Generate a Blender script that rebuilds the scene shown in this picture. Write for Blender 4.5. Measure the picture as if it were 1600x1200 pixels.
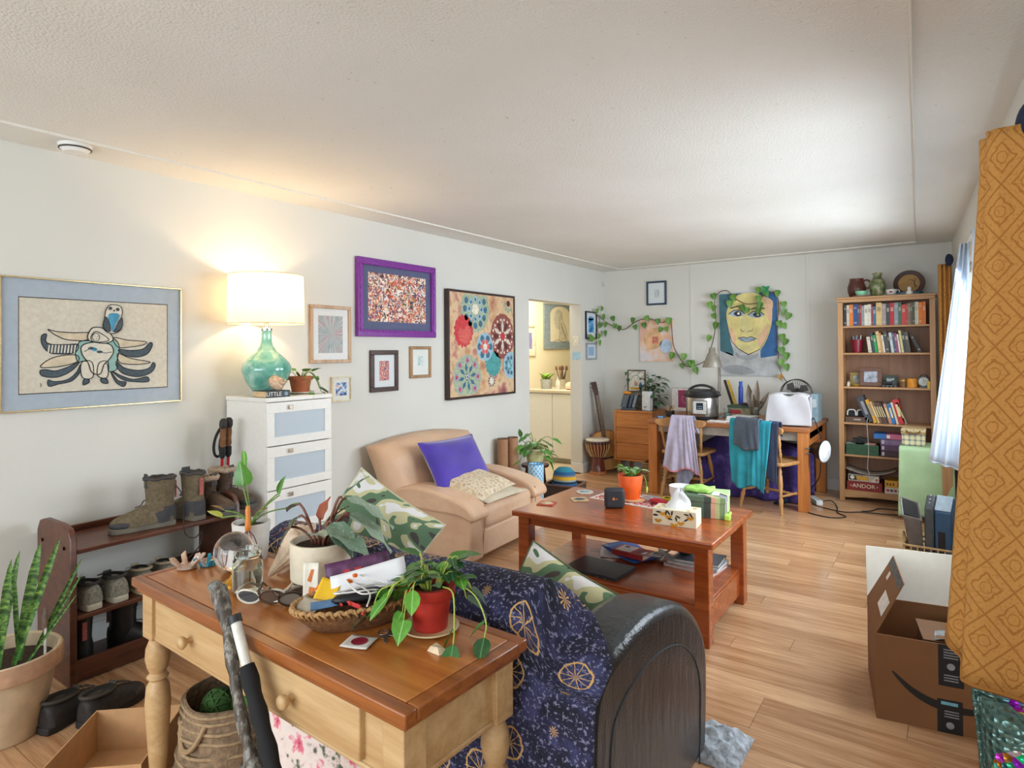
import bpy, bmesh, math, random
from mathutils import Vector, Matrix, Quaternion
random.seed(7)
SC = bpy.context.scene; COL = SC.collection; PI = math.pi
R = math.radians
for o in list(bpy.data.objects): bpy.data.objects.remove(o)
# ---------------------------------------------------------------- camera
cam = bpy.data.cameras.new('camera'); CAM = bpy.data.objects.new('camera', cam); COL.objects.link(CAM)
cam.sensor_width = 36; cam.lens = 36*975.434/1600; cam.shift_y = -(600-538.82)/1600; cam.clip_start = .05
_F = Vector((-0.57040084, 0.82131001, 0.00963085)); _R = Vector((0.82127746, 0.57047244, -0.00803324)); _U = _R.cross(_F)
CAM.matrix_world = Matrix(((_R.x, _U.x, -_F.x, 0), (_R.y, _U.y, -_F.y, 0), (_R.z, _U.z, -_F.z, 1.45), (0, 0, 0, 1)))
SC.camera = CAM
# ---------------------------------------------------------------- world, daylight, added fill lights, exposure
W = bpy.data.worlds.new('world'); SC.world = W; W.use_nodes = True
bg = W.node_tree.nodes['Background']; bg.inputs[0].default_value = (.80, .91, 1, 1); bg.inputs[1].default_value = 1.6
def area(name, loc, rot, sx, sy, power, color):
    l = bpy.data.lights.new(name, 'AREA'); l.shape = 'RECTANGLE'; l.size = sx; l.size_y = sy; l.energy = power; l.color = color
    o = bpy.data.objects.new(name, l); o.location = loc; o.rotation_euler = rot; COL.objects.link(o); return o
area('daylight_side_window', (.235, 4.35, 1.46), (0, R(74), R(2.5)), 1.16, 3.2, 84, (.84, .93, 1)).data.spread = R(158)
area('rear_fill_light', (-1.5, -2.36, 1.5), (R(90), 0, 0), 3.4, 1.5, 80, (.84, .93, 1))  # added fill light in the unseen rear wall opening
area('kitchen_fill_light', (-4.1, 6.75, 2.40), (0, 0, 0), .7, .9, 24, (1, .95, .86))  # added warm fill under the kitchen ceiling, no fixture there
SC.view_settings.view_transform = 'Standard'; SC.view_settings.look = 'None'
SC.view_settings.exposure = 0.27; SC.view_settings.gamma = 1
SC.view_settings.use_curve_mapping = False
# ---------------------------------------------------------------- material helpers
def C(h):
    if not isinstance(h, str): return tuple(h)[:3]+(1,)
    h = h.lstrip('#'); v = [int(h[i:i+2], 16)/255 for i in (0, 2, 4)]
    return tuple((x/12.92 if x <= .04045 else ((x+.055)/1.055)**2.4) for x in v)+(1,)
MATS = {}
class NT:
    def __init__(s, name):
        s.m = bpy.data.materials.new(name); s.m.use_nodes = True; s.t = s.m.node_tree; s.b = s.t.nodes['Principled BSDF']
    def n(s, typ, **k):
        x = s.t.nodes.new(typ)
        for a, v in k.items(): setattr(x, a, v)
        return x
    def put(s, v, sock):
        if hasattr(v, 'is_linked') or isinstance(v, bpy.types.NodeSocket): s.t.links.new(v, sock)
        else: sock.default_value = v
    def math(s, op, a, b=0, c=None):
        x = s.n('ShaderNodeMath', operation=op); s.put(a, x.inputs[0]); s.put(b, x.inputs[1])
        if c is not None: s.put(c, x.inputs[2])
        return x.outputs[0]
    def mix(s, f, a, b):
        x = s.n('ShaderNodeMix', data_type='RGBA'); s.put(f, x.inputs[0]); s.put(a if not isinstance(a, str) else C(a), x.inputs[6]); s.put(b if not isinstance(b, str) else C(b), x.inputs[7]); return x.outputs[2]
    def ramp(s, f, stops, interp='LINEAR'):
        x = s.n('ShaderNodeValToRGB'); x.color_ramp.interpolation = interp; e = x.color_ramp.elements
        while len(e) < len(stops): e.new(.5)
        for i, (p, c) in enumerate(stops): e[i].position = p; e[i].color = C(c)
        s.put(f, x.inputs[0]); return x.outputs[0]
    def co(s, which='Object', scale=(1, 1, 1), rot=(0, 0, 0)):
        x = s.n('ShaderNodeTexCoord'); m = s.n('ShaderNodeMapping'); m.inputs['Scale'].default_value = scale; m.inputs['Rotation'].default_value = rot
        s.t.links.new(x.outputs[which], m.inputs[0]); return m.outputs[0]
    def noise(s, vec, scale, detail=3, rough=.55, out=0, dist=0):
        x = s.n('ShaderNodeTexNoise'); s.put(vec, x.inputs['Vector']); x.inputs['Scale'].default_value = scale; x.inputs['Detail'].default_value = detail; x.inputs['Roughness'].default_value = rough; x.inputs['Distortion'].default_value = dist
        return x.outputs[out]
    def vor(s, vec, scale, out='Distance', feature='F1', rnd=1., dim='3D'):
        x = s.n('ShaderNodeTexVoronoi', feature=feature, voronoi_dimensions=dim); s.put(vec, x.inputs['Vector']); x.inputs['Scale'].default_value = scale; x.inputs['Randomness'].default_value = rnd
        return x.outputs[out]
    def bump(s, h, strength=.3, dist=.01):
        x = s.n('ShaderNodeBump'); x.inputs['Strength'].default_value = strength; x.inputs['Distance'].default_value = dist; s.put(h, x.inputs['Height']); s.t.links.new(x.outputs[0], s.b.inputs['Normal'])
    def fin(s, col=None, rough=.5, metal=0, **k):
        if col is not None: s.put(C(col) if isinstance(col, str) else col, s.b.inputs['Base Color'])
        s.put(rough, s.b.inputs['Roughness']); s.b.inputs['Metallic'].default_value = metal
        for a, v in k.items(): s.b.inputs[a.replace('_', ' ')].default_value = v
        return s.m
def M(col, rough=.55, metal=0, var=.12, sc=30, bump=0, bs=80, **k):
    key = (col, rough, metal, var, sc, bump, bs, tuple(sorted(k.items())))
    if key in MATS: return MATS[key]
    t = NT('paint_'+str(col).lstrip('#')); c = C(col)
    v = t.co()
    if var:
        f = t.noise(v, sc, 4); d = tuple(x*(1-var*1.6) for x in c[:3])+(1,); l = tuple(min(1, x*(1+var)) for x in c[:3])+(1,)
        cc = t.ramp(f, [(.3, d), (.7, l)])
    else: cc = c
    if bump: t.bump(t.noise(v, bs, 4), bump, .004)
    MATS[key] = t.fin(cc, rough, metal, **k); return MATS[key]
def wood(a, b, rough=.4, axis=0, sc=1., key=None, coat=0, rnd=0):
    kk = ('wood', a, b, rough, axis, sc, coat, rnd)
    if kk in MATS: return MATS[kk]
    t = NT('wood_'+a.lstrip('#')); s = [14*sc]*3; s[axis] = 1.1*sc
    v = t.co('Object', tuple(s))
    if rnd:
        oi = t.n('ShaderNodeObjectInfo'); vm = t.n('ShaderNodeVectorMath', operation='ADD'); t.t.links.new(v, vm.inputs[0])
        cx = t.n('ShaderNodeCombineXYZ'); t.put(t.math('MULTIPLY', oi.outputs['Random'], 37), cx.inputs[0]); t.put(t.math('MULTIPLY', oi.outputs['Random'], 91), cx.inputs[1]); t.t.links.new(cx.outputs[0], vm.inputs[1]); v = vm.outputs[0]
    f = t.noise(v, 1.6, 6, .62, dist=.6); f2 = t.noise(v, 7, 3, .6)
    g = t.math('ADD', t.math('MULTIPLY', f, .75), t.math('MULTIPLY', f2, .25))
    if rnd: g = t.math('ADD', g, t.math('MULTIPLY', t.math('SUBTRACT', oi.outputs['Random'], .5), rnd))
    c = t.ramp(g, [(.32, b), (.5, tuple((x+y)/2 for x, y in zip(C(a), C(b)))), (.66, a)])
    t.bump(f2, .06, .002)
    MATS[kk] = t.fin(c, rough, 0, Coat_Weight=coat, Coat_Roughness=.2); return MATS[kk]
# ---------------------------------------------------------------- mesh helpers
class MB:
    def __init__(s): s.v = []; s.f = []; s.mi = []; s.uv = {}
    def add(s, vs, fs, mi=0, uv=None):
        o = len(s.v); s.v += [tuple(p) for p in vs]; s.f += [tuple(i+o for i in f) for f in fs]; s.mi += [mi]*len(fs)
        if uv:
            for i, u in enumerate(uv): s.uv[o+i] = u
        return s
    def hexa(s, p, mi=0): return s.add(p, [(0, 3, 2, 1), (4, 5, 6, 7), (0, 1, 5, 4), (1, 2, 6, 5), (2, 3, 7, 6), (3, 0, 4, 7)], mi)
    def box(s, x0, x1, y0, y1, z0, z1, mi=0): return s.hexa([(x0, y0, z0), (x1, y0, z0), (x1, y1, z0), (x0, y1, z0), (x0, y0, z1), (x1, y0, z1), (x1, y1, z1), (x0, y1, z1)], mi)
    def cbox(s, c, sz, mi=0, m=None):
        x, y, z = [k/2 for k in sz]; p = [Vector(q) for q in [(-x, -y, -z), (x, -y, -z), (x, y, -z), (-x, y, -z), (-x, -y, z), (x, -y, z), (x, y, z), (-x, y, z)]]
        if m is not None: p = [m @ q for q in p]
        return s.hexa([q+Vector(c) for q in p], mi)
    def lathe(s, prof, n=24, c=(0, 0, 0), mi=0, m=None, sx=1, sy=1, wob=0, cap=True):
        vs = []; fs = []; k = len(prof)
        for i in range(n):
            a = 2*PI*i/n
            for r, z in prof:
                r2 = r*(1+wob*math.sin(a*5+z*40)); q = Vector((r2*math.cos(a)*sx, r2*math.sin(a)*sy, z))
                if m is not None: q = m @ q
                vs.append(q+Vector(c))
        for i in range(n):
            j = (i+1) % n
            for t in range(k-1): fs.append((i*k+t, j*k+t, j*k+t+1, i*k+t+1))
        if cap and prof[0][0] > 1e-5: fs.append(tuple(i*k for i in reversed(range(n))))
        if cap and prof[-1][0] > 1e-5: fs.append(tuple(i*k+k-1 for i in range(n)))
        return s.add(vs, fs, mi)
    def ball(s, c, r, nu=16, nv=10, mi=0, m=None):
        r = r if hasattr(r, '__len__') else (r, r, r)
        return s.lathe([(math.sin(PI*i/nv), -math.cos(PI*i/nv)) for i in range(nv+1)], nu, c, mi, (m or Matrix.Identity(3)) @ Matrix.Diagonal(Vector(r)))
    def tube(s, pts, r, n=8, mi=0, closed=False, cap=True):
        pts = [Vector(p) for p in pts]; k = len(pts); rr = r if hasattr(r, '__len__') else [r]*k; vs = []; fs = []; up = None
        for i, p in enumerate(pts):
            d = (pts[(i+1) % k]-pts[i-1]) if (closed or 0 < i < k-1) else (pts[1]-pts[0] if i == 0 else pts[-1]-pts[-2])
            d = d.normalized() if d.length > 1e-9 else Vector((0, 0, 1))
            if up is None: up = Vector((0, 0, 1)) if abs(d.z) < .9 else Vector((1, 0, 0))
            a = d.cross(up); a = a.normalized() if a.length > 1e-6 else d.orthogonal().normalized(); b = a.cross(d); up = b
            for j in range(n): t = 2*PI*j/n; vs.append(p+(a*math.cos(t)+b*math.sin(t))*rr[i])
        for i in range(k if closed else k-1):
            for j in range(n): i2 = (i+1) % k; j2 = (j+1) % n; fs.append((i*n+j, i*n+j2, i2*n+j2, i2*n+j))
        if cap and not closed: fs += [tuple(reversed(range(n))), tuple((k-1)*n+j for j in range(n))]
        return s.add(vs, fs, mi)
    def prism(s, poly, a, b, axis='z', mi=0):
        def P(u, v, w): return (u, v, w) if axis == 'z' else ((w, u, v) if axis == 'x' else (u, w, v))
        n = len(poly); vs = [P(u, v, a) for u, v in poly]+[P(u, v, b) for u, v in poly]
        fl = axis == 'y'
        fs = [tuple(range(n)) if fl else tuple(reversed(range(n))), tuple(reversed(range(n, 2*n))) if fl else tuple(range(n, 2*n))]
        for i in range(n): j = (i+1) % n; q = (i, j, n+j, n+i); fs.append(tuple(reversed(q)) if fl else q)
        return s.add(vs, fs, mi)
    def grid(s, fn, nu, nv, mi=0, uvs=(1, 1)):
        vs = []; uv = []
        for j in range(nv+1):
            for i in range(nu+1): u, v = i/nu, j/nv; vs.append(fn(u, v)); uv.append((u*uvs[0], v*uvs[1]))
        w = nu+1
        return s.add(vs, [(j*w+i, j*w+i+1, (j+1)*w+i+1, (j+1)*w+i) for j in range(nv) for i in range(nu)], mi, uv)
    # flat print on a picture: local x right, z up, facing -y ; layer lifts by 0.4 mm
    def art(s, pts, mi=0, ly=1, y0=0): return s.add([(x, y0-ly*.0004, z) for x, z in pts], [tuple(range(len(pts)))], mi)
    def ell(s, x, z, rx, rz, mi=0, ly=1, y0=0, n=20, rot=0):
        c, d = math.cos(rot), math.sin(rot); return s.art([(x+rx*math.cos(2*PI*i/n)*c-rz*math.sin(2*PI*i/n)*d, z+rx*math.cos(2*PI*i/n)*d+rz*math.sin(2*PI*i/n)*c) for i in range(n)], mi, ly, y0)
    def stroke(s, pts, w, mi=0, ly=2, y0=0, closed=False):
        P = [Vector(p) for p in pts]; k = len(P); vs = []
        for i in range(k):
            d = (P[(i+1) % k]-P[i-1]) if (closed or 0 < i < k-1) else (P[1]-P[0] if i == 0 else P[-1]-P[-2])
            d = d.normalized() if d.length > 1e-9 else Vector((1, 0)); nn = Vector((-d.y, d.x))*(w[i] if hasattr(w, '__len__') else w)/2
            vs += [P[i]+nn, P[i]-nn]
        fs = [(2*i, 2*i+1, 2*((i+1) % k)+1, 2*((i+1) % k)) for i in range(k if closed else k-1)]
        return s.add([(p.x, y0-ly*.0004, p.y) for p in vs], fs, mi)
    def build(s, name, mats, parent=None, smooth=35, bevel=0, seg=2, sub=0, solid=0, loc=None):
        me = bpy.data.meshes.new(name); me.from_pydata(s.v, [], s.f); me.validate(clean_customdata=False)
        mats = mats if isinstance(mats, (list, tuple)) else [mats]
        for m in mats: me.materials.append(m)
        if len(me.polygons) == len(s.mi): me.polygons.foreach_set('material_index', s.mi)
        if s.uv:
            l = me.uv_layers.new(name='UVMap')
            for lp in me.loops: l.data[lp.index].uv = s.uv.get(lp.vertex_index, (0, 0))
        bm = bmesh.new(); bm.from_mesh(me)
        if not s.uv: bmesh.ops.recalc_face_normals(bm, faces=[f for f in bm.faces])
        bm.to_mesh(me); bm.free()
        if smooth:
            me.shade_smooth()
            if smooth < 180: me.set_sharp_from_angle(angle=R(smooth))
        o = bpy.data.objects.new(name, me); COL.objects.link(o)
        if parent: o.parent = parent
        if loc: o.location = loc
        if solid: d = o.modifiers.new('thick', 'SOLIDIFY'); d.thickness = solid; d.offset = 0
        if sub: d = o.modifiers.new('sub', 'SUBSURF'); d.levels = sub; d.render_levels = sub
        if bevel: d = o.modifiers.new('bevel', 'BEVEL'); d.width = bevel; d.segments = seg; d.limit_method = 'ANGLE'; d.angle_limit = R(40)
        return o
def tag(o, label, cat, group=None):
    o['label'] = label; o['category'] = cat
    if group: o['group'] = group
    return o
def thing(name, label, cat, loc=(0, 0, 0), rz=0, group=None, rot=None):
    o = bpy.data.objects.new(name, None); COL.objects.link(o); o.location = loc; o.rotation_euler = rot or (0, 0, R(rz)); o.empty_display_size = .05
    return tag(o, label, cat, group)
def part(parent, name, mat, fn, **k):
    b = MB(); fn(b); return b.build(name, mat, parent, **k)
def S(o): o['kind'] = 'structure'; return o
def bez(p0, p1, p2, p3, n=10):
    p0, p1, p2, p3 = map(Vector, (p0, p1, p2, p3)); return [p0*(1-t)**3+p1*3*t*(1-t)**2+p2*3*t*t*(1-t)+p3*t**3 for t in [i/n for i in range(n+1)]]
def cr(pts, n=6, closed=False):
    P = [Vector(p) for p in pts]; k = len(P); out = []
    for i in range(k if closed else k-1):
        a, b, c, d = (P[(i-1) % k], P[i], P[(i+1) % k], P[(i+2) % k]) if closed else (P[max(i-1, 0)], P[i], P[i+1], P[min(i+2, k-1)])
        for t in [j/n for j in range(n)]: out.append(.5*((2*b)+(c-a)*t+(2*a-5*b+4*c-d)*t*t+(3*b-a-3*c+d)*t**3))
    if not closed: out.append(P[-1])
    return out
_fc = {}
def text(parent, s, size, mat, loc, rot=(R(90), 0, 0), depth=.0006, name='lettering', sx=1):
    cu = bpy.data.curves.new('t', 'FONT'); cu.body = s; cu.size = size; cu.align_x = 'CENTER'; cu.align_y = 'CENTER'; cu.extrude = depth; cu.resolution_u = 3
    ob = bpy.data.objects.new('t', cu); me = bpy.data.meshes.new_from_object(ob); bpy.data.objects.remove(ob); bpy.data.curves.remove(cu)
    me.materials.clear(); me.materials.append(mat); o = bpy.data.objects.new(name, me); COL.objects.link(o); o.parent = parent; o.location = loc; o.rotation_euler = rot; o.scale = (sx, 1, 1); return o
# leaves: base at the origin, pointing +y, top +z, length 1
LEAF = {}
def leafmesh(kind):
    if kind in LEAF: return LEAF[kind]
    pr = {'heart': [(0, .0), (.06, .30), (.22, .40), (.45, .36), (.7, .22), (.88, .08), (1, 0)], 'oval': [(0, .01), (.15, .2), (.38, .3), (.6, .28), (.82, .15), (1, 0)],
          'blade': [(0, .05), (.2, .07), (.5, .085), (.75, .075), (.92, .04), (1, 0)], 'wing': [(0, .02), (.12, .24), (.34, .33), (.56, .27), (.8, .13), (1, 0)]}[kind]
    vs = []; fs = []
    bend = {'heart': .16, 'oval': .14, 'blade': .05, 'wing': .12}[kind]; fold = .22
    for y, w in pr:
        z = -bend*y*y+.05*y
        wav = .03*math.sin(y*14) if kind == 'wing' else 0
        vs += [(-w, y-(.10*w if kind == 'heart' and y < .1 else 0), z+w*fold+wav), (-w*.5, y, z+w*fold*.55), (0, y, z), (w*.5, y, z+w*fold*.55), (w, y-(.10*w if kind == 'heart' and y < .1 else 0), z+w*fold-wav)]
    for i in range(len(pr)-1):
        for j in range(4): fs.append((i*5+j, i*5+j+1, i*5+j+6, i*5+j+5))
    LEAF[kind] = (vs, fs); return LEAF[kind]
_lm = {}
def leaf(parent, kind, base, d, size, mat, up=(0, 0, 1), width=1., roll=0, name='leaf'):
    k = (kind, mat.name)
    if k not in _lm:
        vs, fs = leafmesh(kind); me = bpy.data.meshes.new('leaf_'+kind); me.from_pydata(vs, [], fs); me.materials.append(mat); me.shade_smooth(); _lm[k] = me
    o = bpy.data.objects.new(name, _lm[k]); COL.objects.link(o); o.parent = parent
    y = Vector(d).normalized(); x = y.cross(Vector(up)); x = x.normalized() if x.length > 1e-4 else y.orthogonal().normalized(); z = x.cross(y)
    m = Matrix((x, y, z)).transposed() @ Matrix.Rotation(roll, 3, 'Y')
    o.location = base; o.rotation_euler = m.to_euler(); o.scale = (size*width, size, size); return o
def leafmat(a, b, rough=.35, vein=None, spots=None):
    kk = ('leaf', a, b, vein, spots)
    if kk in MATS: return MATS[kk]
    t = NT('leaf_'+a.lstrip('#')); v = t.co('Object'); oi = t.n('ShaderNodeObjectInfo')
    f = t.math('ADD', t.math('MULTIPLY', t.noise(v, 5, 3), .6), t.math('MULTIPLY', oi.outputs['Random'], .45))
    c = t.ramp(f, [(.25, b), (.75, a)])
    if spots: c = t.mix(t.math('LESS_THAN', t.vor(v, 15), .2), c, spots)
    if vein:
        sp = t.n('ShaderNodeSeparateXYZ'); t.t.links.new(v, sp.inputs[0]); c = t.mix(t.math('LESS_THAN', t.math('ABSOLUTE', sp.outputs[0]), .018), c, vein)
    MATS[kk] = t.fin(c, rough, 0, Subsurface_Weight=.0); return MATS[kk]
# ================================================================ the room
XL = -3.544; YB = 7.138; ZC = 2.437; YR = -2.4
def XR(y): return .06+(YB-y)*.044
def wallmat(a, name, bumpy=.05):
    t = NT(name); v = t.co(); c = t.ramp(t.noise(v, 1.3, 3), [(.3, tuple(x*.95 for x in C(a)[:3])+(1,)), (.7, a)]); t.bump(t.noise(v, 220, 3), bumpy, .002); return t.fin(c, .75)
MWALL = wallmat('#dad9d2', 'wall_cream'); MKIT = wallmat('#f0e6c8', 'wall_kitchen_cream'); MWHITE = M('#e9e9e6', .5, var=.02)
t = NT('popcorn_ceiling'); v = t.co(); n1 = t.noise(v, 110, 4, .7); n2 = t.vor(v, 95)
t.bump(t.math('SUBTRACT', n1, t.math('MULTIPLY', n2, .6)), .42, .009)
sp = t.math('GREATER_THAN', t.noise(v, 38, 2), .74); MCEIL = t.fin(t.mix(t.math('MULTIPLY', sp, .35), t.ramp(t.noise(v, 1.1, 2), [(.3, '#e2e1da'), (.7, '#eae9e4')]), '#a58a6a'), .9)
MFLOOR = wood('#d6ab82', '#a2744f', .2, 0, 1., rnd=.22)
b = MB(); b.box(XL-.15, .6, YR-.1, YB+.1, -.1, -.012); floor = S(b.build('floor', MFLOOR))
pm = {}
def plank(x0, x1, y0, y1):
    L = round(x1-x0, 3)
    if L not in pm:
        q = MB(); q.box(0, L-.0018, 0, y1-y0-.0018, -.012, 0); o = q.build('plank', MFLOOR, floor, smooth=0); pm[L] = o.data
    else: o = bpy.data.objects.new('plank', pm[L]); COL.objects.link(o); o.parent = floor
    o.location = (x0, y0, 0)
rnd = random.Random(3); y = .1; wd = .1255; row = 0
while y < YB-.01:
    y1 = min(y+wd, YB); xe = round(min(XR(y)+.02, .33), 1)+.1; x = XL-rnd.choice([0, .25, .5, .75, 1.0]) ; st = XL
    nx = x+1.22
    while st < xe-.01:
        e = min(nx, xe); plank(st, e, y, y1); st = e; nx = st+1.22
    y = y1; row += 1
b = MB(); b.box(XL-.15, .6, YR-.1, .1, -.012, 0); o = b.build('floor_near_camera', MFLOOR); S(o); o.parent = floor; del o['kind']; o.name = 'plank_field'
DY0, DY1, DZ = 5.415, 6.545, 1.99; TW = .15
b = MB(); b.box(XL-TW, XL, YR, DY0, 0, ZC); b.box(XL-TW, XL, DY1, YB+.1, 0, ZC); b.box(XL-TW, XL, DY0, DY1, DZ, ZC); S(b.build('wall_left', MWALL))
b = MB(); b.box(XL-TW, .7, YB, YB+.1, 0, ZC); wb = S(b.build('wall_back', MWALL))
for x in (-2.418, -1.178, -.02):
    part(wb, 'panel_batten', MWALL, lambda b: b.box(x-.017, x+.017, YB-.005, YB+.01, .1, ZC), bevel=.002)
WY0, WY1, WZ0, WZ1 = 2.72, 6.0, .86, 2.06
def rw(b, y0, y1, z0, z1, d0, d1, mi=0): b.hexa([(XR(y0)+d0, y0, z0), (XR(y0)+d1, y0, z0), (XR(y1)+d1, y1, z0), (XR(y1)+d0, y1, z0), (XR(y0)+d0, y0, z1), (XR(y0)+d1, y0, z1), (XR(y1)+d1, y1, z1), (XR(y1)+d0, y1, z1)], mi)
b = MB()
for a in ((YR, WY0, 0, ZC), (WY1, YB+.1, 0, ZC), (WY0, WY1, 0, WZ0), (WY0, WY1, WZ1, ZC)): rw(b, *a, 0, .16)
S(b.build('wall_right', MWALL))
def window_side():
    w = thing('window_1', 'wide daylight window', 'window'); del w['label'], w['category']; S(w)
    b = MB()
    for a in ((WY0, WY1, WZ0, WZ0+.06), (WY0, WY1, WZ1-.06, WZ1), (WY0, WY0+.06, WZ0, WZ1), (WY1-.06, WY1, WZ0, WZ1), (4.33, 4.39, WZ0, WZ1)): rw(b, *a, .03, .1)
    b.build('window_frame', MWHITE, w, bevel=.004)
    g = NT('window_glass'); g.fin('#ffffff', .02, 0, Transmission_Weight=1., IOR=1.02, Alpha=.15)
    for a in ((WY0+.06, 4.33), (4.39, WY1-.06)):
        q = MB(); rw(q, a[0], a[1], WZ0+.06, WZ1-.06, .115, .119); q.build('pane', g.m, w)
    q = MB(); rw(q, WY0-.05, WY1+.05, WZ0-.03, WZ0, -.03, .05); q.build('window_sill', MWHITE, w, bevel=.004)
    return g.m
MGLASSP = window_side()
b = MB(); RX0, RX1, RZ0, RZ1 = -3.2, .2, .75, 2.25
for a in ((XL-TW, RX0, 0, ZC), (RX1, .7, 0, ZC), (RX0, RX1, 0, RZ0), (RX0, RX1, RZ1, ZC)): b.box(a[0], a[1], YR-.1, YR, a[2], a[3])
S(b.build('wall_rear', MWALL))
w2 = thing('added_rear_window', '-', '-'); del w2['label'], w2['category']; S(w2)  # unseen window behind the camera, added to even out the light
part(w2, 'window_frame', MWHITE, lambda b: [b.box(*a) for a in ((RX0, RX1, YR-.09, YR-.03, RZ0, RZ0+.06), (RX0, RX1, YR-.09, YR-.03, RZ1-.06, RZ1), (RX0, RX0+.06, YR-.09, YR-.03, RZ0, RZ1), (RX1-.06, RX1, YR-.09, YR-.03, RZ0, RZ1), (-1.53, -1.47, YR-.09, YR-.03, RZ0, RZ1))])
b = MB(); b.box(XL-TW, .7, YR-.1, YB+.1, ZC, ZC+.1); S(b.build('ceiling', MCEIL))
MTRIM = M('#e2dfd6', .5, var=.02)
b = MB(); b.box(-3.254, -3.243, YR, 6.99, ZC-.012, ZC+.01); S(b.build('trim_1', MTRIM, bevel=.004))
b = MB(); b.hexa([(-3.262, 6.97, ZC-.012), (-.2, 6.90, ZC-.012), (-.2, 6.925, ZC-.012), (-3.262, 6.995, ZC-.012), (-3.262, 6.97, ZC+.01), (-.2, 6.90, ZC+.01), (-.2, 6.925, ZC+.01), (-3.262, 6.995, ZC+.01)]); S(b.build('trim_2', MTRIM, bevel=.004))
b = MB(); b.hexa([(.06, YR, ZC-.012), (.069, YR, ZC-.012), (-.211, 6.92, ZC-.012), (-.22, 6.92, ZC-.012), (.06, YR, ZC+.01), (.069, YR, ZC+.01), (-.211, 6.92, ZC+.01), (-.22, 6.92, ZC+.01)]); S(b.build('trim_3', MTRIM, bevel=.004))
def basebd(b, seg):
    for x0, x1, y0, y1 in seg: b.box(x0, x1, y0, y1, 0, .095); b.box(x0+(0 if x1-x0 > .3 else 0), x1-(.004 if x1-x0 < .3 else 0), y0+(.004 if x1-x0 > .3 else 0), y1, .095, .11)
b = MB(); basebd(b, [(XL, XL+.014, YR, DY0), (XL, XL+.014, DY1, YB), (XL-TW, XL+.014, DY1-.014, DY1)]); S(b.build('baseboard_left', MWHITE, bevel=.003))
b = MB(); basebd(b, [(XL, .05, YB-.014, YB)]); S(b.build('baseboard_back', MWHITE, bevel=.003))
# kitchen seen through the doorway
KX = -4.70
b = MB(); b.box(KX, XL-TW, 4.6, 9.1, -.1, -.002); S(b.build('floor_kitchen', M('#cdb99a', .45, var=.08, sc=4)))
b = MB(); b.box(KX-.1, KX, 4.6, 9.2, 0, ZC); b.box(KX, XL-TW, 9.1, 9.2, 0, ZC); b.box(KX, XL-TW, 4.5, 4.6, 0, ZC); S(b.build('wall_kitchen', MKIT))
b = MB(); b.box(XL-TW-.006, XL-TW, 4.6, DY0, 0, ZC); b.box(XL-TW-.006, XL-TW, DY1, 9.1, 0, ZC); S(b.build('wall_kitchen_inner', MKIT))
b = MB(); b.box(KX-.1, XL-TW, 4.5, 9.2, ZC, ZC+.1); S(b.build('ceiling_kitchen', MWHITE))
c = thing('kitchen_cabinet', 'white base cabinet with pale worktop seen through the doorway', 'cabinet', (-4.2, 6.95, 0))
part(c, 'body', MWHITE, lambda b: b.box(-.49, .49, .02, .6, .06, .9)); part(c, 'plinth', M('#bdb7a8', .6), lambda b: b.box(-.47, .49, .06, .58, 0, .06))
for x0, x1 in ((-.48, -.003), (.003, .48)):
    part(c, 'door', MWHITE, lambda b: b.box(x0, x1, 0, .02, .07, .885), bevel=.003)
part(c, 'worktop', M('#d9cdb5', .35, var=.05), lambda b: b.box(-.495, .497, -.02, .6, .9, .935), bevel=.004)
# wall fittings
o = thing('light_switch', 'cream light switch plate on the doorway jamb', 'switch', (XL-.075, DY1, 1.56))
part(o, 'plate', M('#e8e2cc', .4), lambda b: b.box(-.035, .035, -.006, 0, -.06, .06), bevel=.003); part(o, 'rocker', M('#efead8', .4), lambda b: b.box(-.012, .012, -.011, -.006, -.025, .025), bevel=.002)
b = MB(); b.prism([(-.05, -.045), (.03, -.05), (.055, -.03), (.055, .045), (-.05, .045)], -.002, 0, 'y'); o = b.build('paper_note', M('#a9cfe4', .7), loc=(XL-.07, DY1-.0005, 1.385)); tag(o, 'pale blue paper note stuck below the light switch', 'note')
o = thing('smoke_detector', 'round white smoke detector on the ceiling above the owl print', 'smoke detector', (-3.36, 1.24, ZC))
part(o, 'housing', MWHITE, lambda b: b.lathe([(0, -.038), (.045, -.036), (.062, -.022), (.066, -.012), (.07, 0)], 28)); part(o, 'vent_ring', M('#44403a', .6), lambda b: b.lathe([(.0635, -.0235), (.067, -.0215), (.067, -.0165), (.0635, -.0165)], 28, cap=False))
o = thing('corner_hook', 'tiny clear hook high in the room corner', 'hook', (XL, YB-.03, 2.28)); part(o, 'plate', M('#c9ccd0', .3), lambda b: b.box(0, .004, -.02, .02, -.03, .03), bevel=.002); part(o, 'peg', M('#aeb2b8', .3), lambda b: b.tube([(.004, 0, -.01), (.02, 0, -.018), (.026, 0, 0)], .004, 6))
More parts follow.
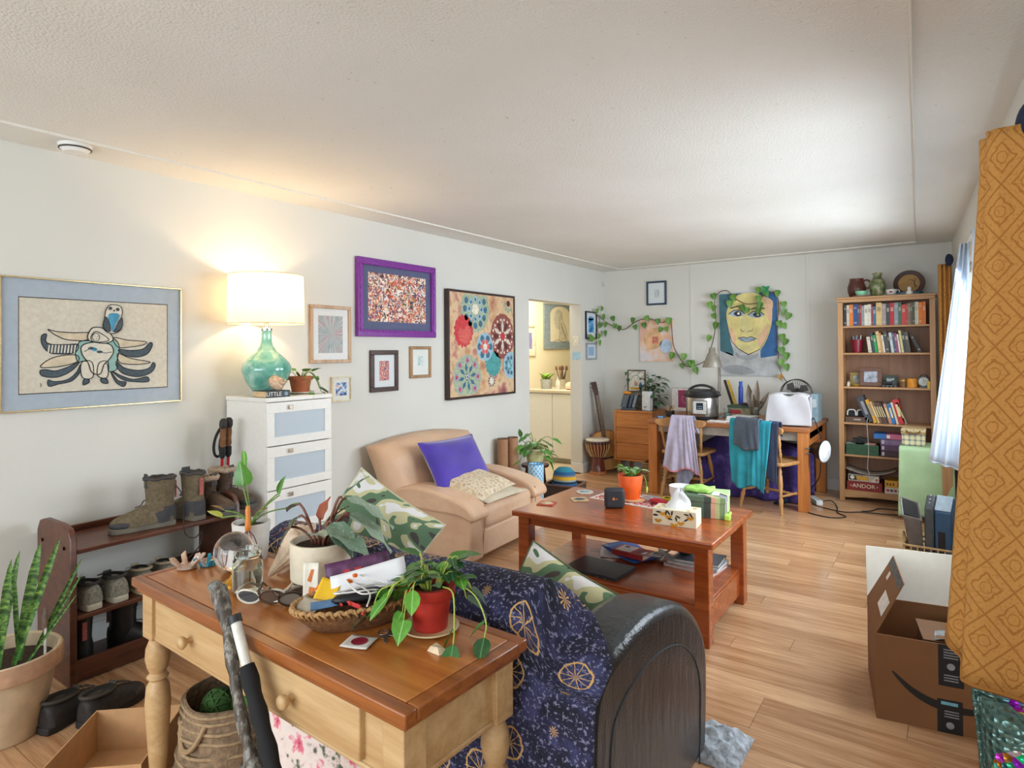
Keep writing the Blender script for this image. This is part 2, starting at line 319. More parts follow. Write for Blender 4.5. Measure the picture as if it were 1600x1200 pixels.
# ================================================================ pictures: local x right, z up, facing -y, origin at bottom centre on the wall
MGL = NT('picture_glass').fin('#ffffff', .04, 0, Transmission_Weight=1., IOR=1.04, Alpha=.08)
LW, BW = 90, 0   # turn about z for things hanging on the left wall / the back wall
def frame_bars(b, w, h, t, y0, y1, mi=0):
    for a in ((-w/2, w/2, 0, t), (-w/2, w/2, h-t, h), (-w/2, -w/2+t, t, h-t), (w/2-t, w/2, t, h-t)): b.box(a[0], a[1], y0, y1, a[2], a[3], mi)
def picture(label, loc, rz, w, h, t, fm, matc, inner, artfn=None, artm=None, depth=.022, glass=True, name='framed_picture', group=None):
    o = thing(name, label, 'picture', loc, rz, group)
    part(o, 'frame', fm, lambda b: frame_bars(b, w, h, t, -depth, 0), bevel=min(.004, t/4))
    part(o, 'mat_board', matc, lambda b: b.box(-w/2+t, w/2-t, -depth*.45, -.001, t, h-t))
    x0, x1, z0, z1 = inner
    b = MB(); b.box(x0, x1, -depth*.45-.0006, -depth*.45, z0, z1, 0)
    if artfn: artfn(b, -depth*.45-.0006)
    b.build('print', artm, o, smooth=0)
    if glass: part(o, 'glass', MGL, lambda b: b.box(-w/2+t, w/2-t, -depth*.8-.001, -depth*.8, t, h-t))
    return o
# --- big print: owl, person in a parka, fan of feathers
def owlart(b, y0):
    X0, X1, Z0, Z1 = -.337, .337, .083, .537
    def q(x, y):
        u = (x-105)/935; tp = 243+49*u; bt = 863-55*u; u2 = u*(1-.13*(1-u)); return (X0+(X1-X0)*u2, Z0+(Z1-Z0)*(bt-y)/(bt-tp))
    def P(l, mi, ly, smooth=True):
        pts = [q(*p) for p in l]; pts = [tuple(p) for p in cr([(x, z, 0) for x, z in pts], 5, True)] if smooth else pts; b.art([p[:2] for p in pts], mi, ly, y0); return [p[:2] for p in pts]
    def O(l, mi, ly=2, w=.0045): b.stroke(P(l, mi, ly), w, 1, ly+2, y0, True)
    # black keyline round the paper
    b.stroke([(X0, Z0), (X1, Z0), (X1, Z1), (X0, Z1)], .005, 1, 3, y0, True)
    O([(283, 450), (330, 462), (430, 470), (545, 472), (545, 515), (470, 520), (390, 512), (330, 485)], 4)
    O([(275, 480), (245, 490), (248, 545), (290, 595), (360, 605), (450, 595), (470, 545), (400, 545), (310, 545), (270, 525)], 2)
    for i in range(9): b.stroke([q(292+i*20, 548), q(285+i*20, 598)], .006, 5, 5, y0)
    O([(237, 687), (290, 640), (370, 615), (460, 612), (470, 650), (380, 680), (300, 690)], 4)
    O([(270, 705), (236, 712), (250, 745), (340, 752), (430, 710), (475, 655), (400, 690), (330, 712)], 2)
    O([(285, 770), (320, 780), (400, 768), (455, 725), (485, 670), (480, 720), (430, 775), (350, 795), (290, 810)], 2)
    O([(690, 500), (780, 515), (900, 525), (880, 545), (800, 558), (720, 560)], 4)
    O([(722, 575), (800, 580), (880, 570), (925, 530), (942, 545), (910, 600), (840, 622), (760, 610)], 2)
    O([(720, 600), (800, 630), (925, 652), (880, 665), (800, 668), (730, 655)], 4)
    O([(710, 650), (760, 690), (850, 705), (920, 690), (945, 655), (960, 675), (930, 720), (850, 745), (760, 730), (715, 690)], 2)
    O([(680, 710), (740, 740), (820, 762), (905, 745), (915, 775), (840, 778), (750, 765)], 2)
    O([(675, 715), (720, 770), (770, 780), (755, 808), (715, 790), (690, 755)], 2)
    O([(470, 540), (500, 520), (640, 500), (700, 510), (728, 560), (715, 640), (710, 700), (660, 712), (640, 660), (500, 650), (470, 660), (452, 600)], 3, 3)
    O([(490, 660), (555, 655), (560, 750), (495, 752)], 5, 5); O([(590, 740), (600, 660), (655, 655), (650, 750)], 5, 5)
    O([(505, 765), (535, 765), (535, 785), (500, 800)], 2, 5); O([(610, 760), (645, 760), (655, 788), (620, 785)], 2, 5)
    O([(488, 560), (530, 535), (600, 530), (670, 545), (690, 590), (660, 640), (630, 670), (610, 725), (580, 732), (550, 715), (530, 660), (495, 610)], 5, 7, .005)
    O([(530, 480), (560, 438), (620, 440), (670, 475), (686, 515), (640, 535), (560, 528), (530, 510)], 5, 10, .005)
    O([(548, 495), (575, 462), (620, 480), (660, 515), (610, 528), (560, 525)], 5, 13, .004)
    b.ell(*q(578, 498), .016, .02, 5, 17, y0); b.stroke([(q(578, 498)[0]+.016*math.cos(a*.3), q(578, 498)[1]+.02*math.sin(a*.3)) for a in range(21)], .003, 1, 18, y0, True)
    for e in ((570, 490), (588, 492), (579, 508)): b.ell(*q(*e), .002, .002, 1, 19, y0, 8)
    b.stroke([q(505, 590), q(540, 570), q(585, 575)], .003, 1, 12, y0); b.stroke([q(590, 590), q(640, 597), q(680, 590)], .003, 1, 12, y0)
    b.ell(*q(548, 568), .014, .007, 2, 13, y0, 10); b.ell(*q(602, 590), .014, .007, 2, 13, y0, 10); b.ell(*q(570, 575), .012, .01, 6, 12, y0, 10)
    O([(640, 330), (660, 298), (695, 292), (735, 305), (746, 340), (738, 375), (745, 420), (730, 455), (685, 475), (640, 460), (622, 425), (632, 380)], 5, 14, .004)
    P([(655, 360), (690, 345), (728, 360), (700, 420), (685, 465), (672, 430)], 6, 18)
    O([(636, 370), (655, 390), (668, 440), (665, 462), (640, 455), (623, 425)], 2, 20, .003); O([(742, 375), (722, 395), (700, 440), (690, 465), (725, 455), (745, 425)], 2, 20, .003)
    for e in ((668, 315), (715, 322)): b.ell(*q(*e), .009, .009, 2, 22, y0, 12); b.ell(*q(*e), .004, .004, 1, 24, y0, 8)
    b.ell(*q(692, 330), .004, .005, 1, 22, y0, 6); b.stroke([q(235, 790), q(243, 800), q(237, 815)], .003, 1, 3, y0)
MG = lambda *a, **k: M(*a, **k)
gold = M('#d8c69a', .25, .8, var=.05)
FLATK = dict(var=.06, sc=60)
picture('large owl and parka figure print with blue-grey mat in thin gold frame', (XL, 1.41, 1.183), LW, .824, .632, .008, gold, M('#a6b2be', .7, var=.03), (-.340, .340, .08, .54), owlart,
        [M('#cfc8b8', .8, **FLATK), M('#1f2227', .7), M('#4c5a63', .8, var=.3, sc=200), M('#8fb5ab', .8, **FLATK), M('#d3c4a9', .8, var=.15, sc=15), M('#d6cfbf', .8, **FLATK), M('#4f9cc0', .8, var=.2, sc=20)])
# --- starburst photograph
t = NT('starburst_print'); v = t.co('Object'); sx = t.n('ShaderNodeSeparateXYZ'); t.t.links.new(v, sx.inputs[0])
an = t.math('ARCTAN2', t.math('SUBTRACT', sx.outputs[2], .2), sx.outputs[0]); cc = t.n('ShaderNodeCombineXYZ'); t.put(an, cc.inputs[0]); ray = t.noise(cc.outputs[0], 14, 2)
base = t.ramp(t.noise(v, 12, 3), [(.3, '#7f9096'), (.5, '#a3aaaa'), (.7, '#b08a90')]); MST = t.fin(t.mix(t.math('MULTIPLY', t.math('GREATER_THAN', ray, .58), .75), base, '#e4ebe6'), .6)
picture('starburst photograph in light wood frame beside the lamp', (XL, 2.865, 1.375), LW, .352, .402, .024, wood('#cdb193', '#a98562', .45, 2), M('#e2e4e4', .8, var=.02), (-.105, .105, .07, .33), None, MST)
# --- small blue floral picture
t = NT('blue_floral_print'); v = t.co('Object'); MBF = t.fin(t.ramp(t.noise(v, 30, 3, .6), [(.38, '#2c4f8f'), (.47, '#7fa0cd'), (.55, '#e7e3dc'), (.62, '#c06a5a')], 'CONSTANT'), .6)
picture('small blue floral picture in cream frame low beside the dresser', (XL, 2.955, 1.1), LW, .176, .176, .012, M('#d9cfb2', .4), M('#dfe0da', .8, var=.02), (-.048, .048, .042, .134), None, MBF)
# --- purple frame with dense crowd of colours
t = NT('confetti_print'); v = t.co('Object'); f = t.vor(t.mix(.12, v, t.noise(v, 22, 3, out=1)), 70, 'Color'); s1 = t.n('ShaderNodeSeparateColor'); t.t.links.new(f, s1.inputs[0])
MCF = t.fin(t.ramp(s1.outputs[0], [(.0, '#2b2a3a'), (.16, '#d6693f'), (.3, '#e8cfae'), (.45, '#f0ebe4'), (.58, '#6e5a86'), (.68, '#b33a3c'), (.78, '#dfb0a2'), (.9, '#9c7a4a')], 'CONSTANT'), .55)
o = picture('dense multicoloured print with slate mat in carved purple frame', (XL, 3.517, 1.565), LW, .848, .587, .052, M('#7d2f94', .35, var=.15, sc=50), M('#565c7c', .7, var=.05), (-.31, .315, .115, .485), None, MCF, .035)
for sg in ((-.41, .41, .041), (-.41, .41, .546)):
    part(o, 'carved_bead', M('#8f3fa6', .3, var=.2, sc=90), lambda b: b.tube([(-.40+i*.8/60, -.036, sg[2]+.004*math.sin(i*1.3)) for i in range(61)], .006, 6))
for x in (-.40, .40): part(o, 'carved_bead', M('#8f3fa6', .3, var=.2, sc=90), lambda b: b.tube([(x+.004*math.sin(i*1.3), -.036, .04+i*.506/40) for i in range(41)], .006, 6))
# --- two small frames under it
t = NT('red_lace_print'); v = t.co('Object'); MRL = t.fin(t.ramp(t.vor(v, 75), [(.25, '#b5434a'), (.4, '#e3b9a6'), (.6, '#7a4a6a')], 'CONSTANT'), .6)
picture('small red patterned print in dark brown frame under the purple one', (XL, 3.37, 1.146), LW, .286, .317, .036, M('#4b3a36', .3, var=.1), M('#d9dee0', .8, var=.02), (-.05, .05, .085, .235), None, MRL)
t = NT('teal_line_print'); v = t.co('Object'); MTL = t.fin(t.ramp(t.vor(v, 110), [(.3, '#7fb0b4'), (.45, '#d8e0dc')], 'CONSTANT'), .6)
picture('small pale teal sketch in tan wood frame left of the mandala painting', (XL, 3.771, 1.235), LW, .244, .258, .025, wood('#b08c66', '#8a6846', .4, 2), M('#dfe2de', .8, var=.02), (-.03, .03, .10, .18), None, MTL)
# --- mandala painting in dark tray frame
def mandala(b, y0):
    def ring(x, z, r, n, rr, mi, ly, ph=0, k=1.): 
        for i in range(n):
            a = 2*PI*i/n+ph
            if abs(x+r*math.cos(a))+rr < .478 and .03 < z+r*math.sin(a)*k-rr and z+r*math.sin(a)*k+rr < .93: b.ell(x+r*math.cos(a), z+r*math.sin(a)*k, rr, rr*1.1, mi, ly, y0, 10)
    def petals(x, z, r0, r1, n, w, mi, ly, ph=0):
        for i in range(n):
            a = 2*PI*i/n+ph; c, s = math.cos(a), math.sin(a); m = (r0+r1)/2
            b.art([(x+r0*c, z+r0*s), (x+m*c-w*s, z+m*s+w*c), (x+r1*c, z+r1*s), (x+m*c+w*s, z+m*s-w*c)], mi, ly, y0)
    def clip(l): return [(max(-.478, min(.478, x)), max(.03, min(.93, z))) for x, z in l]
    def disc(x, z, r, mi, ly, n=36, wob=.03, k=1): b.art(clip([(x+r*(1+wob*math.sin(9*i))*math.cos(2*PI*i/n), z+k*r*(1+wob*math.sin(9*i))*math.sin(2*PI*i/n)) for i in range(n)]), mi, ly, y0)
    disc(-.12, .80, .21, 1, 1); ring(-.12, .80, .15, 12, .028, 2, 2); ring(-.12, .80, .09, 8, .026, 3, 3); ring(-.12, .80, .09, 8, .014, 2, 4); disc(-.12, .80, .05, 4, 4)
    disc(.30, .56, .19, 5, 1, k=1.15); petals(.30, .56, .03, .17, 6, .022, 6, 3, PI/6); petals(.30, .56, .05, .175, 6, .03, 7, 2); ring(.30, .56, .16, 18, .012, 4, 4); disc(.30, .56, .035, 8, 5); ring(.30, .56, .05, 8, .012, 4, 6)
    disc(-.29, .60, .13, 8, 2, k=1.1, wob=.1); disc(-.27, .57, .09, 9, 3, wob=.2); disc(-.3, .66, .05, 8, 4, wob=.2)
    disc(.02, .46, .125, 3, 5, k=1.05); ring(.02, .46, .085, 6, .03, 2, 6); ring(.02, .46, .05, 6, .022, 9, 7); disc(.02, .46, .03, 4, 8)
    disc(.43, .28, .12, 3, 5, k=1.1); ring(.43, .28, .075, 9, .02, 2, 6); ring(.40, .28, .04, 6, .016, 10, 7)
    disc(-.24, .19, .20, 1, 2, wob=.06); ring(-.24, .19, .15, 8, .03, 11, 3); ring(-.24, .19, .15, 8, .014, 8, 4); petals(-.24, .19, .04, .13, 8, .02, 2, 4, .2); disc(-.24, .19, .032, 2, 5); ring(-.24, .19, .018, 5, .008, 4, 6)
    disc(.15, .30, .12, 10, 1, wob=.1); disc(.12, .14, .055, 6, 4); petals(.12, .14, .03, .062, 12, .008, 7, 5); disc(.12, .14, .026, 4, 6); ring(.4, .87, .06, 8, .022, 1, 3); disc(.40, .88, .03, 7, 4)
t = NT('mandala_ground'); v = t.co('Object'); MMG = t.fin(t.ramp(t.noise(v, 5, 4, .6), [(.3, '#a4634f'), (.42, '#c79a76'), (.52, '#d9bf98'), (.6, '#bd7f72'), (.7, '#8a5a5c')]), .5)
o = thing('canvas_painting', 'large mandala painting in dark tray frame beside the doorway', 'painting', (XL, 4.585, 1.03), LW)
part(o, 'frame', M('#3a2b27', .4), lambda b: frame_bars(b, 1.01, .96, .018, -.05, 0), bevel=.003)
b = MB(); b.box(-.49, .49, -.04, -.002, .02, .94); mandala(b, -.04)
b.build('canvas', [MMG]+[M(c, .5, var=.2, sc=60) for c in ('#a7b59a', '#3f6f8a', '#9ec0d2', '#e4ddcb', '#96524a', '#d9cfc2', '#5c2f30', '#c93a40', '#d9635c', '#4f9fa0', '#a594b4')], o, smooth=0)
# --- two blue pictures past the doorway
t = NT('blue_sea_print'); v = t.co('Object'); MB1 = t.fin(t.ramp(t.noise(v, 12, 4), [(.35, '#1c5a9a'), (.5, '#2f8ac8'), (.65, '#8fc3df')]), .6)
picture('blue arched print in thin black frame beside the trailing vine', (XL, 6.775, 1.585), LW, .28, .335, .016, M('#20242b', .4), M('#d4dce2', .8, var=.02), (-.07, .07, .08, .25), lambda b, y0: b.ell(0, .25, .07, .025, 0, 0, y0, 20), [MB1])
picture('small pale blue picture in grey frame below the blue arched print', (XL, 6.775, 1.335), LW, .265, .205, .02, M('#9a9fa6', .4), M('#d4dce2', .8, var=.02), (-.07, .07, .05, .155), None, NT('sky_print').fin('#8fb4d8', .6))
# --- back wall
picture('small pencil sketch in navy blue frame high on the back wall', (-2.837, YB, 1.985), BW, .25, .286, .022, M('#2c4258', .4), M('#d8dfe2', .8, var=.02), (-.03, .035, .09, .19), lambda b, y0: [b.stroke([(-.01, .10), (-.012, .16), (.02, .165), (.022, .10)], .003, 1, 2, y0), b.stroke([(.0, .17), (.02, .18), (.03, .15)], .003, 1, 2, y0)], [M('#c9d2d4', .8), M('#8a8f92', .8)])
t = NT('pastel_wash'); v = t.co('Object'); MPW = t.fin(t.ramp(t.noise(v, 4.5, 3), [(.3, '#b6c7da'), (.42, '#e4d9dd'), (.52, '#e8c3a4'), (.6, '#dfae9c'), (.7, '#d4bad0')]), .7)
o = thing('canvas_painting', 'small pastel canvas under the trailing vine on the back wall', 'painting', (-2.845, YB, 1.31), BW)
b = MB(); b.box(-.205, .205, -.02, 0, 0, .5); y0 = -.02
b.ell(-.04, .27, .12, .13, 1, 1, y0); b.ell(.12, .18, .075, .085, 2, 1, y0); b.art([(-.05, .21), (.03, .21), (.03, .3), (-.05, .3)], 3, 3, y0); b.stroke([(-.03, .22), (-.03, .28), (.01, .28), (.01, .24), (-.015, .24)], .008, 4, 4, y0)
b.build('canvas', [MPW, M('#e6b98e', .7, var=.2, sc=8), M('#b9cde2', .7, var=.2, sc=8), M('#d98d74', .7), M('#a8443c', .7)], o, smooth=0)
# --- portrait
o = thing('portrait_painting', 'large unframed portrait of a yellow face on blue, hung with vine', 'painting', (-1.785, YB, 1.155), BW)
b = MB(); Wp, Hp = .62, .915; b.box(-Wp/2, Wp/2, -.025, 0, 0, Hp); y0 = -.025
def q(x, y): u = (x-762)/(1248-762); tp = 205-12*u; bt = 885+12*u; return (-Wp/2+Wp*u, Hp*(bt-y)/(bt-tp))
def P(l, mi, ly, s=True):
    pts = [q(*p) for p in l]
    if s: pts = [(p[0], p[1]) for p in cr([(x, z, 0) for x, z in pts], 4, True)]
    b.art([(max(-Wp/2, min(Wp/2, x)), max(0, min(Hp, z))) for x, z in pts], mi, ly, y0)
P([(764, 207), (960, 203), (880, 330), (850, 430), (860, 600), (885, 690), (880, 725), (770, 680)], 1, 1, False)
P([(1070, 203), (1246, 195), (1246, 700), (1230, 745), (1110, 745), (1105, 690), (1170, 560), (1200, 400), (1190, 260)], 2, 1, False)
P([(766, 700), (830, 690), (885, 715), (880, 760), (830, 800), (768, 830)], 3, 1, False)
P([(885, 640), (1110, 690), (1105, 745), (1245, 725), (1247, 890), (770, 882), (780, 820), (870, 770), (900, 700)], 3, 2, False)
P([(900, 690), (950, 720), (1050, 715), (1090, 700), (1080, 740), (1000, 760), (920, 740)], 4, 3)
P([(780, 830), (880, 800), (1000, 820), (1060, 870), (900, 880)], 4, 3)
P([(945, 210), (1070, 205), (1140, 240), (1200, 270), (1205, 420), (1180, 540), (1120, 660), (1020, 712), (930, 670), (870, 590), (835, 450), (830, 350), (880, 260)], 5, 4)
P([(1130, 235), (1195, 260), (1215, 300), (1200, 380), (1190, 460), (1165, 400), (1150, 300)], 6, 6)
P([(845, 480), (880, 500), (905, 570), (900, 640), (865, 590)], 6, 6); P([(1180, 470), (1130, 510), (1085, 590), (1100, 650), (1150, 590)], 6, 6); P([(920, 625), (1000, 640), (1080, 630), (1020, 700), (950, 685)], 7, 6); P([(960, 370), (1000, 380), (1030, 520), (980, 530), (950, 510)], 7, 6)
for ex, s in ((925, -1), (1085, 1)):
    cy = 372 if s < 0 else 385
    P([(ex-75, cy+2), (ex-35, cy-26), (ex+20, cy-24), (ex+52, cy+4), (ex+15, cy+26), (ex-35, cy+22)], 8, 8); P([(ex-35, cy), (ex-8, cy-20), (ex+25, cy-10), (ex+28, cy+14), (ex-5, cy+22)], 9, 10); P([(ex-2, cy-8), (ex+14, cy-8), (ex+14, cy+7), (ex-2, cy+7)], 10, 12)
    b.stroke([q(ex-78, cy+2), q(ex-35, cy-28), q(ex+20, cy-27), q(ex+60, cy+2)], .009, 9, 12, y0); b.stroke([q(ex-60*(1 if s < 0 else .8), cy-45), q(ex, cy-62), q(ex+65, cy-48)], .012, 9, 12, y0)
P([(925, 578), (975, 572), (1000, 580), (1025, 570), (1075, 585), (1020, 608), (970, 606)], 8, 8); b.stroke([q(925, 576), q(970, 568), q(1000, 577), q(1030, 566), q(1078, 584)], .008, 9, 10, y0); b.stroke([q(930, 585), q(1000, 588), q(1070, 588)], .005, 9, 10, y0); b.stroke([q(945, 592), q(990, 610), q(1060, 594)], .006, 9, 10, y0)
b.stroke([q(945, 500), q(955, 520), q(975, 522)], .006, 9, 9, y0); b.stroke([q(1010, 522), q(1040, 520), q(1048, 500)], .006, 9, 9, y0)
b.stroke([q(836, 450), q(848, 520), q(870, 600), q(925, 665), q(1010, 715), q(1100, 675), q(1150, 600), q(1190, 480)], [.002, .003, .005, .007, .011, .006, .003, .002], 9, 9, y0)
b.build('canvas', [M(c, .6, var=.16, sc=9) for c in ('#b9bdc0', '#3f6d78', '#2f6296', '#b6b8b8', '#9c9fa2', '#dccd88', '#dfb692', '#cfc488', '#9fb2c0', '#2e2c33', '#eceade')], o, smooth=0)
# --- kitchen pictures
def wolf(b, y0):
    L = lambda l, w=.006, mi=1, ly=4: b.stroke([(x, z) for x, z in l], w, mi, ly, y0)
    b.ell(-.06, .44, .13, .15, 2, 1, y0)
    b.art([(-.02, .44), (.01, .53), (.035, .56), (.04, .47), (.07, .40), (.15, .33), (.19, .24), (.20, .12), (.04, .12), (.0, .14), (-.05, .14), (-.03, .25), (-.04, .36)], 3, 2, y0)
    L([(-.02, .44), (.01, .53), (.035, .56), (.04, .47), (.07, .40), (.15, .33), (.19, .24), (.20, .12), (.06, .10)]); L([(-.02, .44), (-.04, .36), (-.03, .25), (-.05, .14), (-.02, .13)])
    for i in range(7): L([(.0+i*.022, .38-i*.03), (.03+i*.022, .35-i*.03), (.02+i*.022, .31-i*.03)], .008)
    L([(-.2, .10), (-.12, .14), (.0, .12), (.1, .10), (.24, .13)], .006)
o = picture('howling wolf drawing with arched mat, on the kitchen wall', (KX, 8.02, 1.47), LW, .95, .66, .02, M('#8f989c', .4), M('#8fa0aa', .7), (-.29, .30, .11, .50), lambda b, y0: (b.art([(-.29+.0, .5)]+[(.005+.295*math.cos(PI-PI*i/16), .5+.13*math.sin(PI*i/16)) for i in range(17)], 0, 0, y0), wolf(b, y0)), [M('#e3dcc2', .8, var=.03), M('#33302c', .7), M('#c9c6b6', .8), M('#d2ccb4', .8)])
picture('narrow lilac picture in cream frame on the kitchen wall', (KX, 7.18, 1.375), LW, .3, .43, .03, M('#ddceb0', .5), M('#e3dcc8', .8), (-.06, .06, .1, .32), None, M('#8f87b4', .7, var=.25, sc=20))
# ================================================================ left side: dresser, lamp, shoe rack, shoes, snake plant
MLAM = M('#ece9e2', .35, var=.02)
d = thing('tall_dresser', 'tall white dresser with four frosted glass drawers under the lamp', 'dresser', (-3.53, 2.09, 0))
part(d, 'body', MLAM, lambda b: (b.box(0, .385, 0, .018, 0, 1.17), b.box(0, .385, .432, .45, 0, 1.17), b.box(0, .01, .018, .432, .05, 1.17), b.box(.01, .37, .018, .432, .05, .068), b.box(.05, .37, .018, .432, 0, .05)), bevel=.002)
part(d, 'top_panel', MLAM, lambda b: b.box(-.002, .402, -.004, .454, 1.17, 1.195), bevel=.003)
MFROST = NT('frosted_glass').fin('#b9c4cd', .42, 0, Specular_IOR_Level=.5)
for i in range(4):
    z0 = .17+i*.2505; z1 = z0+.245
    if i == 0: z0 = .06
    dr = part(d, 'drawer', MLAM, lambda b: (b.box(.385, .402, .002, .448, z0, z0+.048), b.box(.385, .402, .002, .448, z1-.06, z1), b.box(.385, .402, .002, .05, z0+.048, z1-.06), b.box(.385, .402, .40, .448, z0+.048, z1-.06), b.box(.02, .375, .03, .42, z0+.01, z0+.016)), bevel=.0015)
    part(dr, 'frosted_pane', MFROST, lambda b: b.box(.388, .394, .05, .40, z0+.048, z1-.06))
    part(dr, 'knob', M('#b9ab98', .3, .7), lambda b: (b.box(.402, .410, .145, .155, z1-.036, z1-.026), b.box(.410, .418, .138, .162, z1-.043, z1-.019)), bevel=.002)
# --- table lamp
lp = thing('table_lamp', 'jade glass table lamp with glowing white drum shade', 'lamp', (-3.33, 2.225, 1.195))
t = NT('jade_glass'); v = t.co(); c = t.ramp(t.noise(v, 9, 4, dist=1.5), [(.3, '#4a9a8a'), (.5, '#79b8a6'), (.7, '#b4d6c8')]); MJ = t.fin(c, .08, 0, Coat_Weight=.8)
part(lp, 'glass_base', MJ, lambda b: b.lathe([(.055, .008), (.075, .02), (.115, .08), (.139, .14), (.142, .165), (.13, .195), (.10, .228), (.06, .262), (.036, .298), (.03, .33), (.029, .385), (.031, .39)], 36), smooth=180)
part(lp, 'foot', M('#c9cdd0', .15, .9), lambda b: b.lathe([(.06, 0), (.06, .01), (.05, .014)], 28)); part(lp, 'neck', M('#d2d4d4', .12, .95), lambda b: (b.lathe([(.033, .388), (.033, .40), (.014, .405), (.014, .43), (.02, .432), (.02, .47), (.006, .475), (.006, .70)], 20), b.lathe([(.012, .70), (.012, .712), (.004, .72)], 12)))
t = NT('lamp_shade_fabric'); tr = t.n('ShaderNodeBsdfTranslucent'); tr.inputs[0].default_value = C('#f6e8cc'); df = t.n('ShaderNodeBsdfDiffuse'); df.inputs[0].default_value = C('#efe6d4'); mx = t.n('ShaderNodeMixShader'); mx.inputs[0].default_value = .42
t.t.links.new(df.outputs[0], mx.inputs[1]); t.t.links.new(tr.outputs[0], mx.inputs[2]); t.t.links.new(mx.outputs[0], t.t.nodes['Material Output'].inputs[0])
sh = MB(); n = 48; r = .212; vs = []
for i in range(n): a = 2*PI*i/n; vs += [(r*1.02*math.cos(a), r*1.02*math.sin(a), .428), (r*math.cos(a), r*math.sin(a), .715)]
sh.add(vs, [(2*i, 2*((i+1) % n), 2*((i+1) % n)+1, 2*i+1) for i in range(n)]); so = sh.build('lamp_shade', t.m, lp, smooth=180)
for z, rr in ((.428, r*1.02), (.715, r)): part(so, 'rim_wire', M('#d9c9a4', .4), lambda b: b.tube([(rr*math.cos(2*PI*i/48), rr*math.sin(2*PI*i/48), z) for i in range(48)], .0025, 6, closed=True))
part(so, 'spider', M('#b0a890', .4, .6), lambda b: [b.tube([(0, 0, .705), (rr*math.cos(a), rr*math.sin(a), .713)], .002, 5) for rr in (r,) for a in (0, 2.1, 4.2)])
em = NT('bulb_glow'); em.fin('#fff0d0', .3, 0, Emission_Strength=3.); em.b.inputs['Emission Color'].default_value = (1, .72, .40, 1)
part(lp, 'bulb', em.m, lambda b: b.lathe([(.012, .475), (.016, .49), (.03, .53), (.03, .55), (.018, .572), (0, .58)], 16), smooth=180)
l = bpy.data.lights.new('lamp_light', 'POINT'); l.energy = 10; l.color = (1, .70, .40); l.shadow_soft_size = .035; o = bpy.data.objects.new('lamp_light', l); COL.objects.link(o); o.parent = lp; o.location = (0, 0, .6)
# --- on the dresser: book, shell, terracotta pot
bk = thing('hardback_book', 'thick dark hardback lettered LITTLE, flat on the dresser', 'book', (-3.19, 2.165, 1.195), 88)
part(bk, 'cover', M('#2d3238', .45), lambda b: (b.box(-.065, .085, -.05, .09, 0, .003), b.box(-.065, .085, -.05, .09, .035, .038), b.box(-.065, .085, -.05, -.046, .003, .035)), bevel=.001)
part(bk, 'page_block', M('#d8b98c', .8), lambda b: b.box(-.062, .082, -.046, .086, .003, .035)); text(bk, 'LITTLE', .033, M('#e9e4d6', .6), (-.018, -.0505, .019)); part(bk, 'emblem', M('#7d97a6', .5), lambda b: b.ell(.06, .019, .012, .012, 0, 2, -.05, 14))
b = MB(); b.box(-.04, .05, -.03, .03, 0, .022); o = b.build('small_grey_box', M('#8b8f96', .6, var=.2), loc=(-3.21, 2.12-.01, 1.195), bevel=.002)
bpy.data.objects.remove(o)
def shellmesh(b, s, turns=2.6):
    n = 46
    pts = []; rr = []
    for i in range(n): tt = i/(n-1); a = tt*turns*2*PI; r = s*.42*(1-tt)**1.1; pts.append((r*math.cos(a)*.7, r*math.sin(a)*.7, s*.95*tt)); rr.append(s*(.42*(1-tt)**1.05+.012)*(1+.10*math.sin(i*2.1)))
    b.tube(pts, rr, 12)
o = MB(); shellmesh(o, .085); o = o.build('whelk_shell', M('#d8b697', .4, var=.3, sc=45), smooth=180); o.location = (-3.20, 2.185, 1.266); o.rotation_euler = (R(74), R(12), R(120)); tag(o, 'knobbly pinkish whelk shell lying on the dark hardback', 'shell')
def pot(parent, mat, prof, soil=None, n=28, name='pot', wob=0):
    p = part(parent, name, mat, lambda b: b.lathe(prof, n, wob=wob), smooth=50)
    if soil: part(parent, 'soil', M('#3b2a1f', .95, var=.4, sc=80, bump=.8), lambda b: b.lathe([(0, soil[1]), (soil[0]*.6, soil[1]+.004), (soil[0], soil[1]-.002)], n))
    return p
def potprof(r0, r1, h, t=.006, rim=0, rimh=.02):
    if rim: return [(r0, 0), (r1-(r1-r0)*rimh/h, h-rimh), (r1+rim-.002, h-rimh), (r1+rim, h-rimh+.003), (r1+rim, h), (r1-t, h), (r1-t-.002, h-.02), (r0-t, h*.3), (0, h*.3)]
    return [(r0, 0), (r1, h-.002), (r1-.001, h), (r1-t, h), (r1-t-.002, h-.02), (max(r0-t, .005), h*.25), (0, h*.25)]
MTC = M('#b0613c', .75, var=.15, sc=25)
GL1 = leafmat('#4f8f2f', '#2c5f22'); GL2 = leafmat('#6fae3f', '#3f7a2a', vein='#9cc878'); GL3 = leafmat('#3f6f3a', '#23452a', vein='#5f8f58'); GDRY = leafmat('#b98a3a', '#8f6a2f'); GYEL = leafmat('#c6c24a', '#9aa83a')
MSTEM = M('#6f8f3f', .5); MSTEMB = M('#6b4a2e', .6)
def strand(pl, pts, r=.0025, mat=None, name='stem'): return part(pl, name, mat or MSTEM, lambda b: b.tube(pts, r, 6), smooth=180)
tp = thing('potted_trailing_plant', 'small terracotta pot with trailing vine on the dresser corner', 'plant', (-3.30, 2.44, 1.195))
part(tp, 'saucer', M('#d9d2c4', .5), lambda b: b.lathe([(.05, 0), (.082, .008), (.085, .014), (.08, .013), (0, .006)], 28)); pt = pot(tp, MTC, [(a, z+.008) for a, z in potprof(.05, .07, .1, .006, .006, .022)], (.062, .09))
rg = random.Random(5)
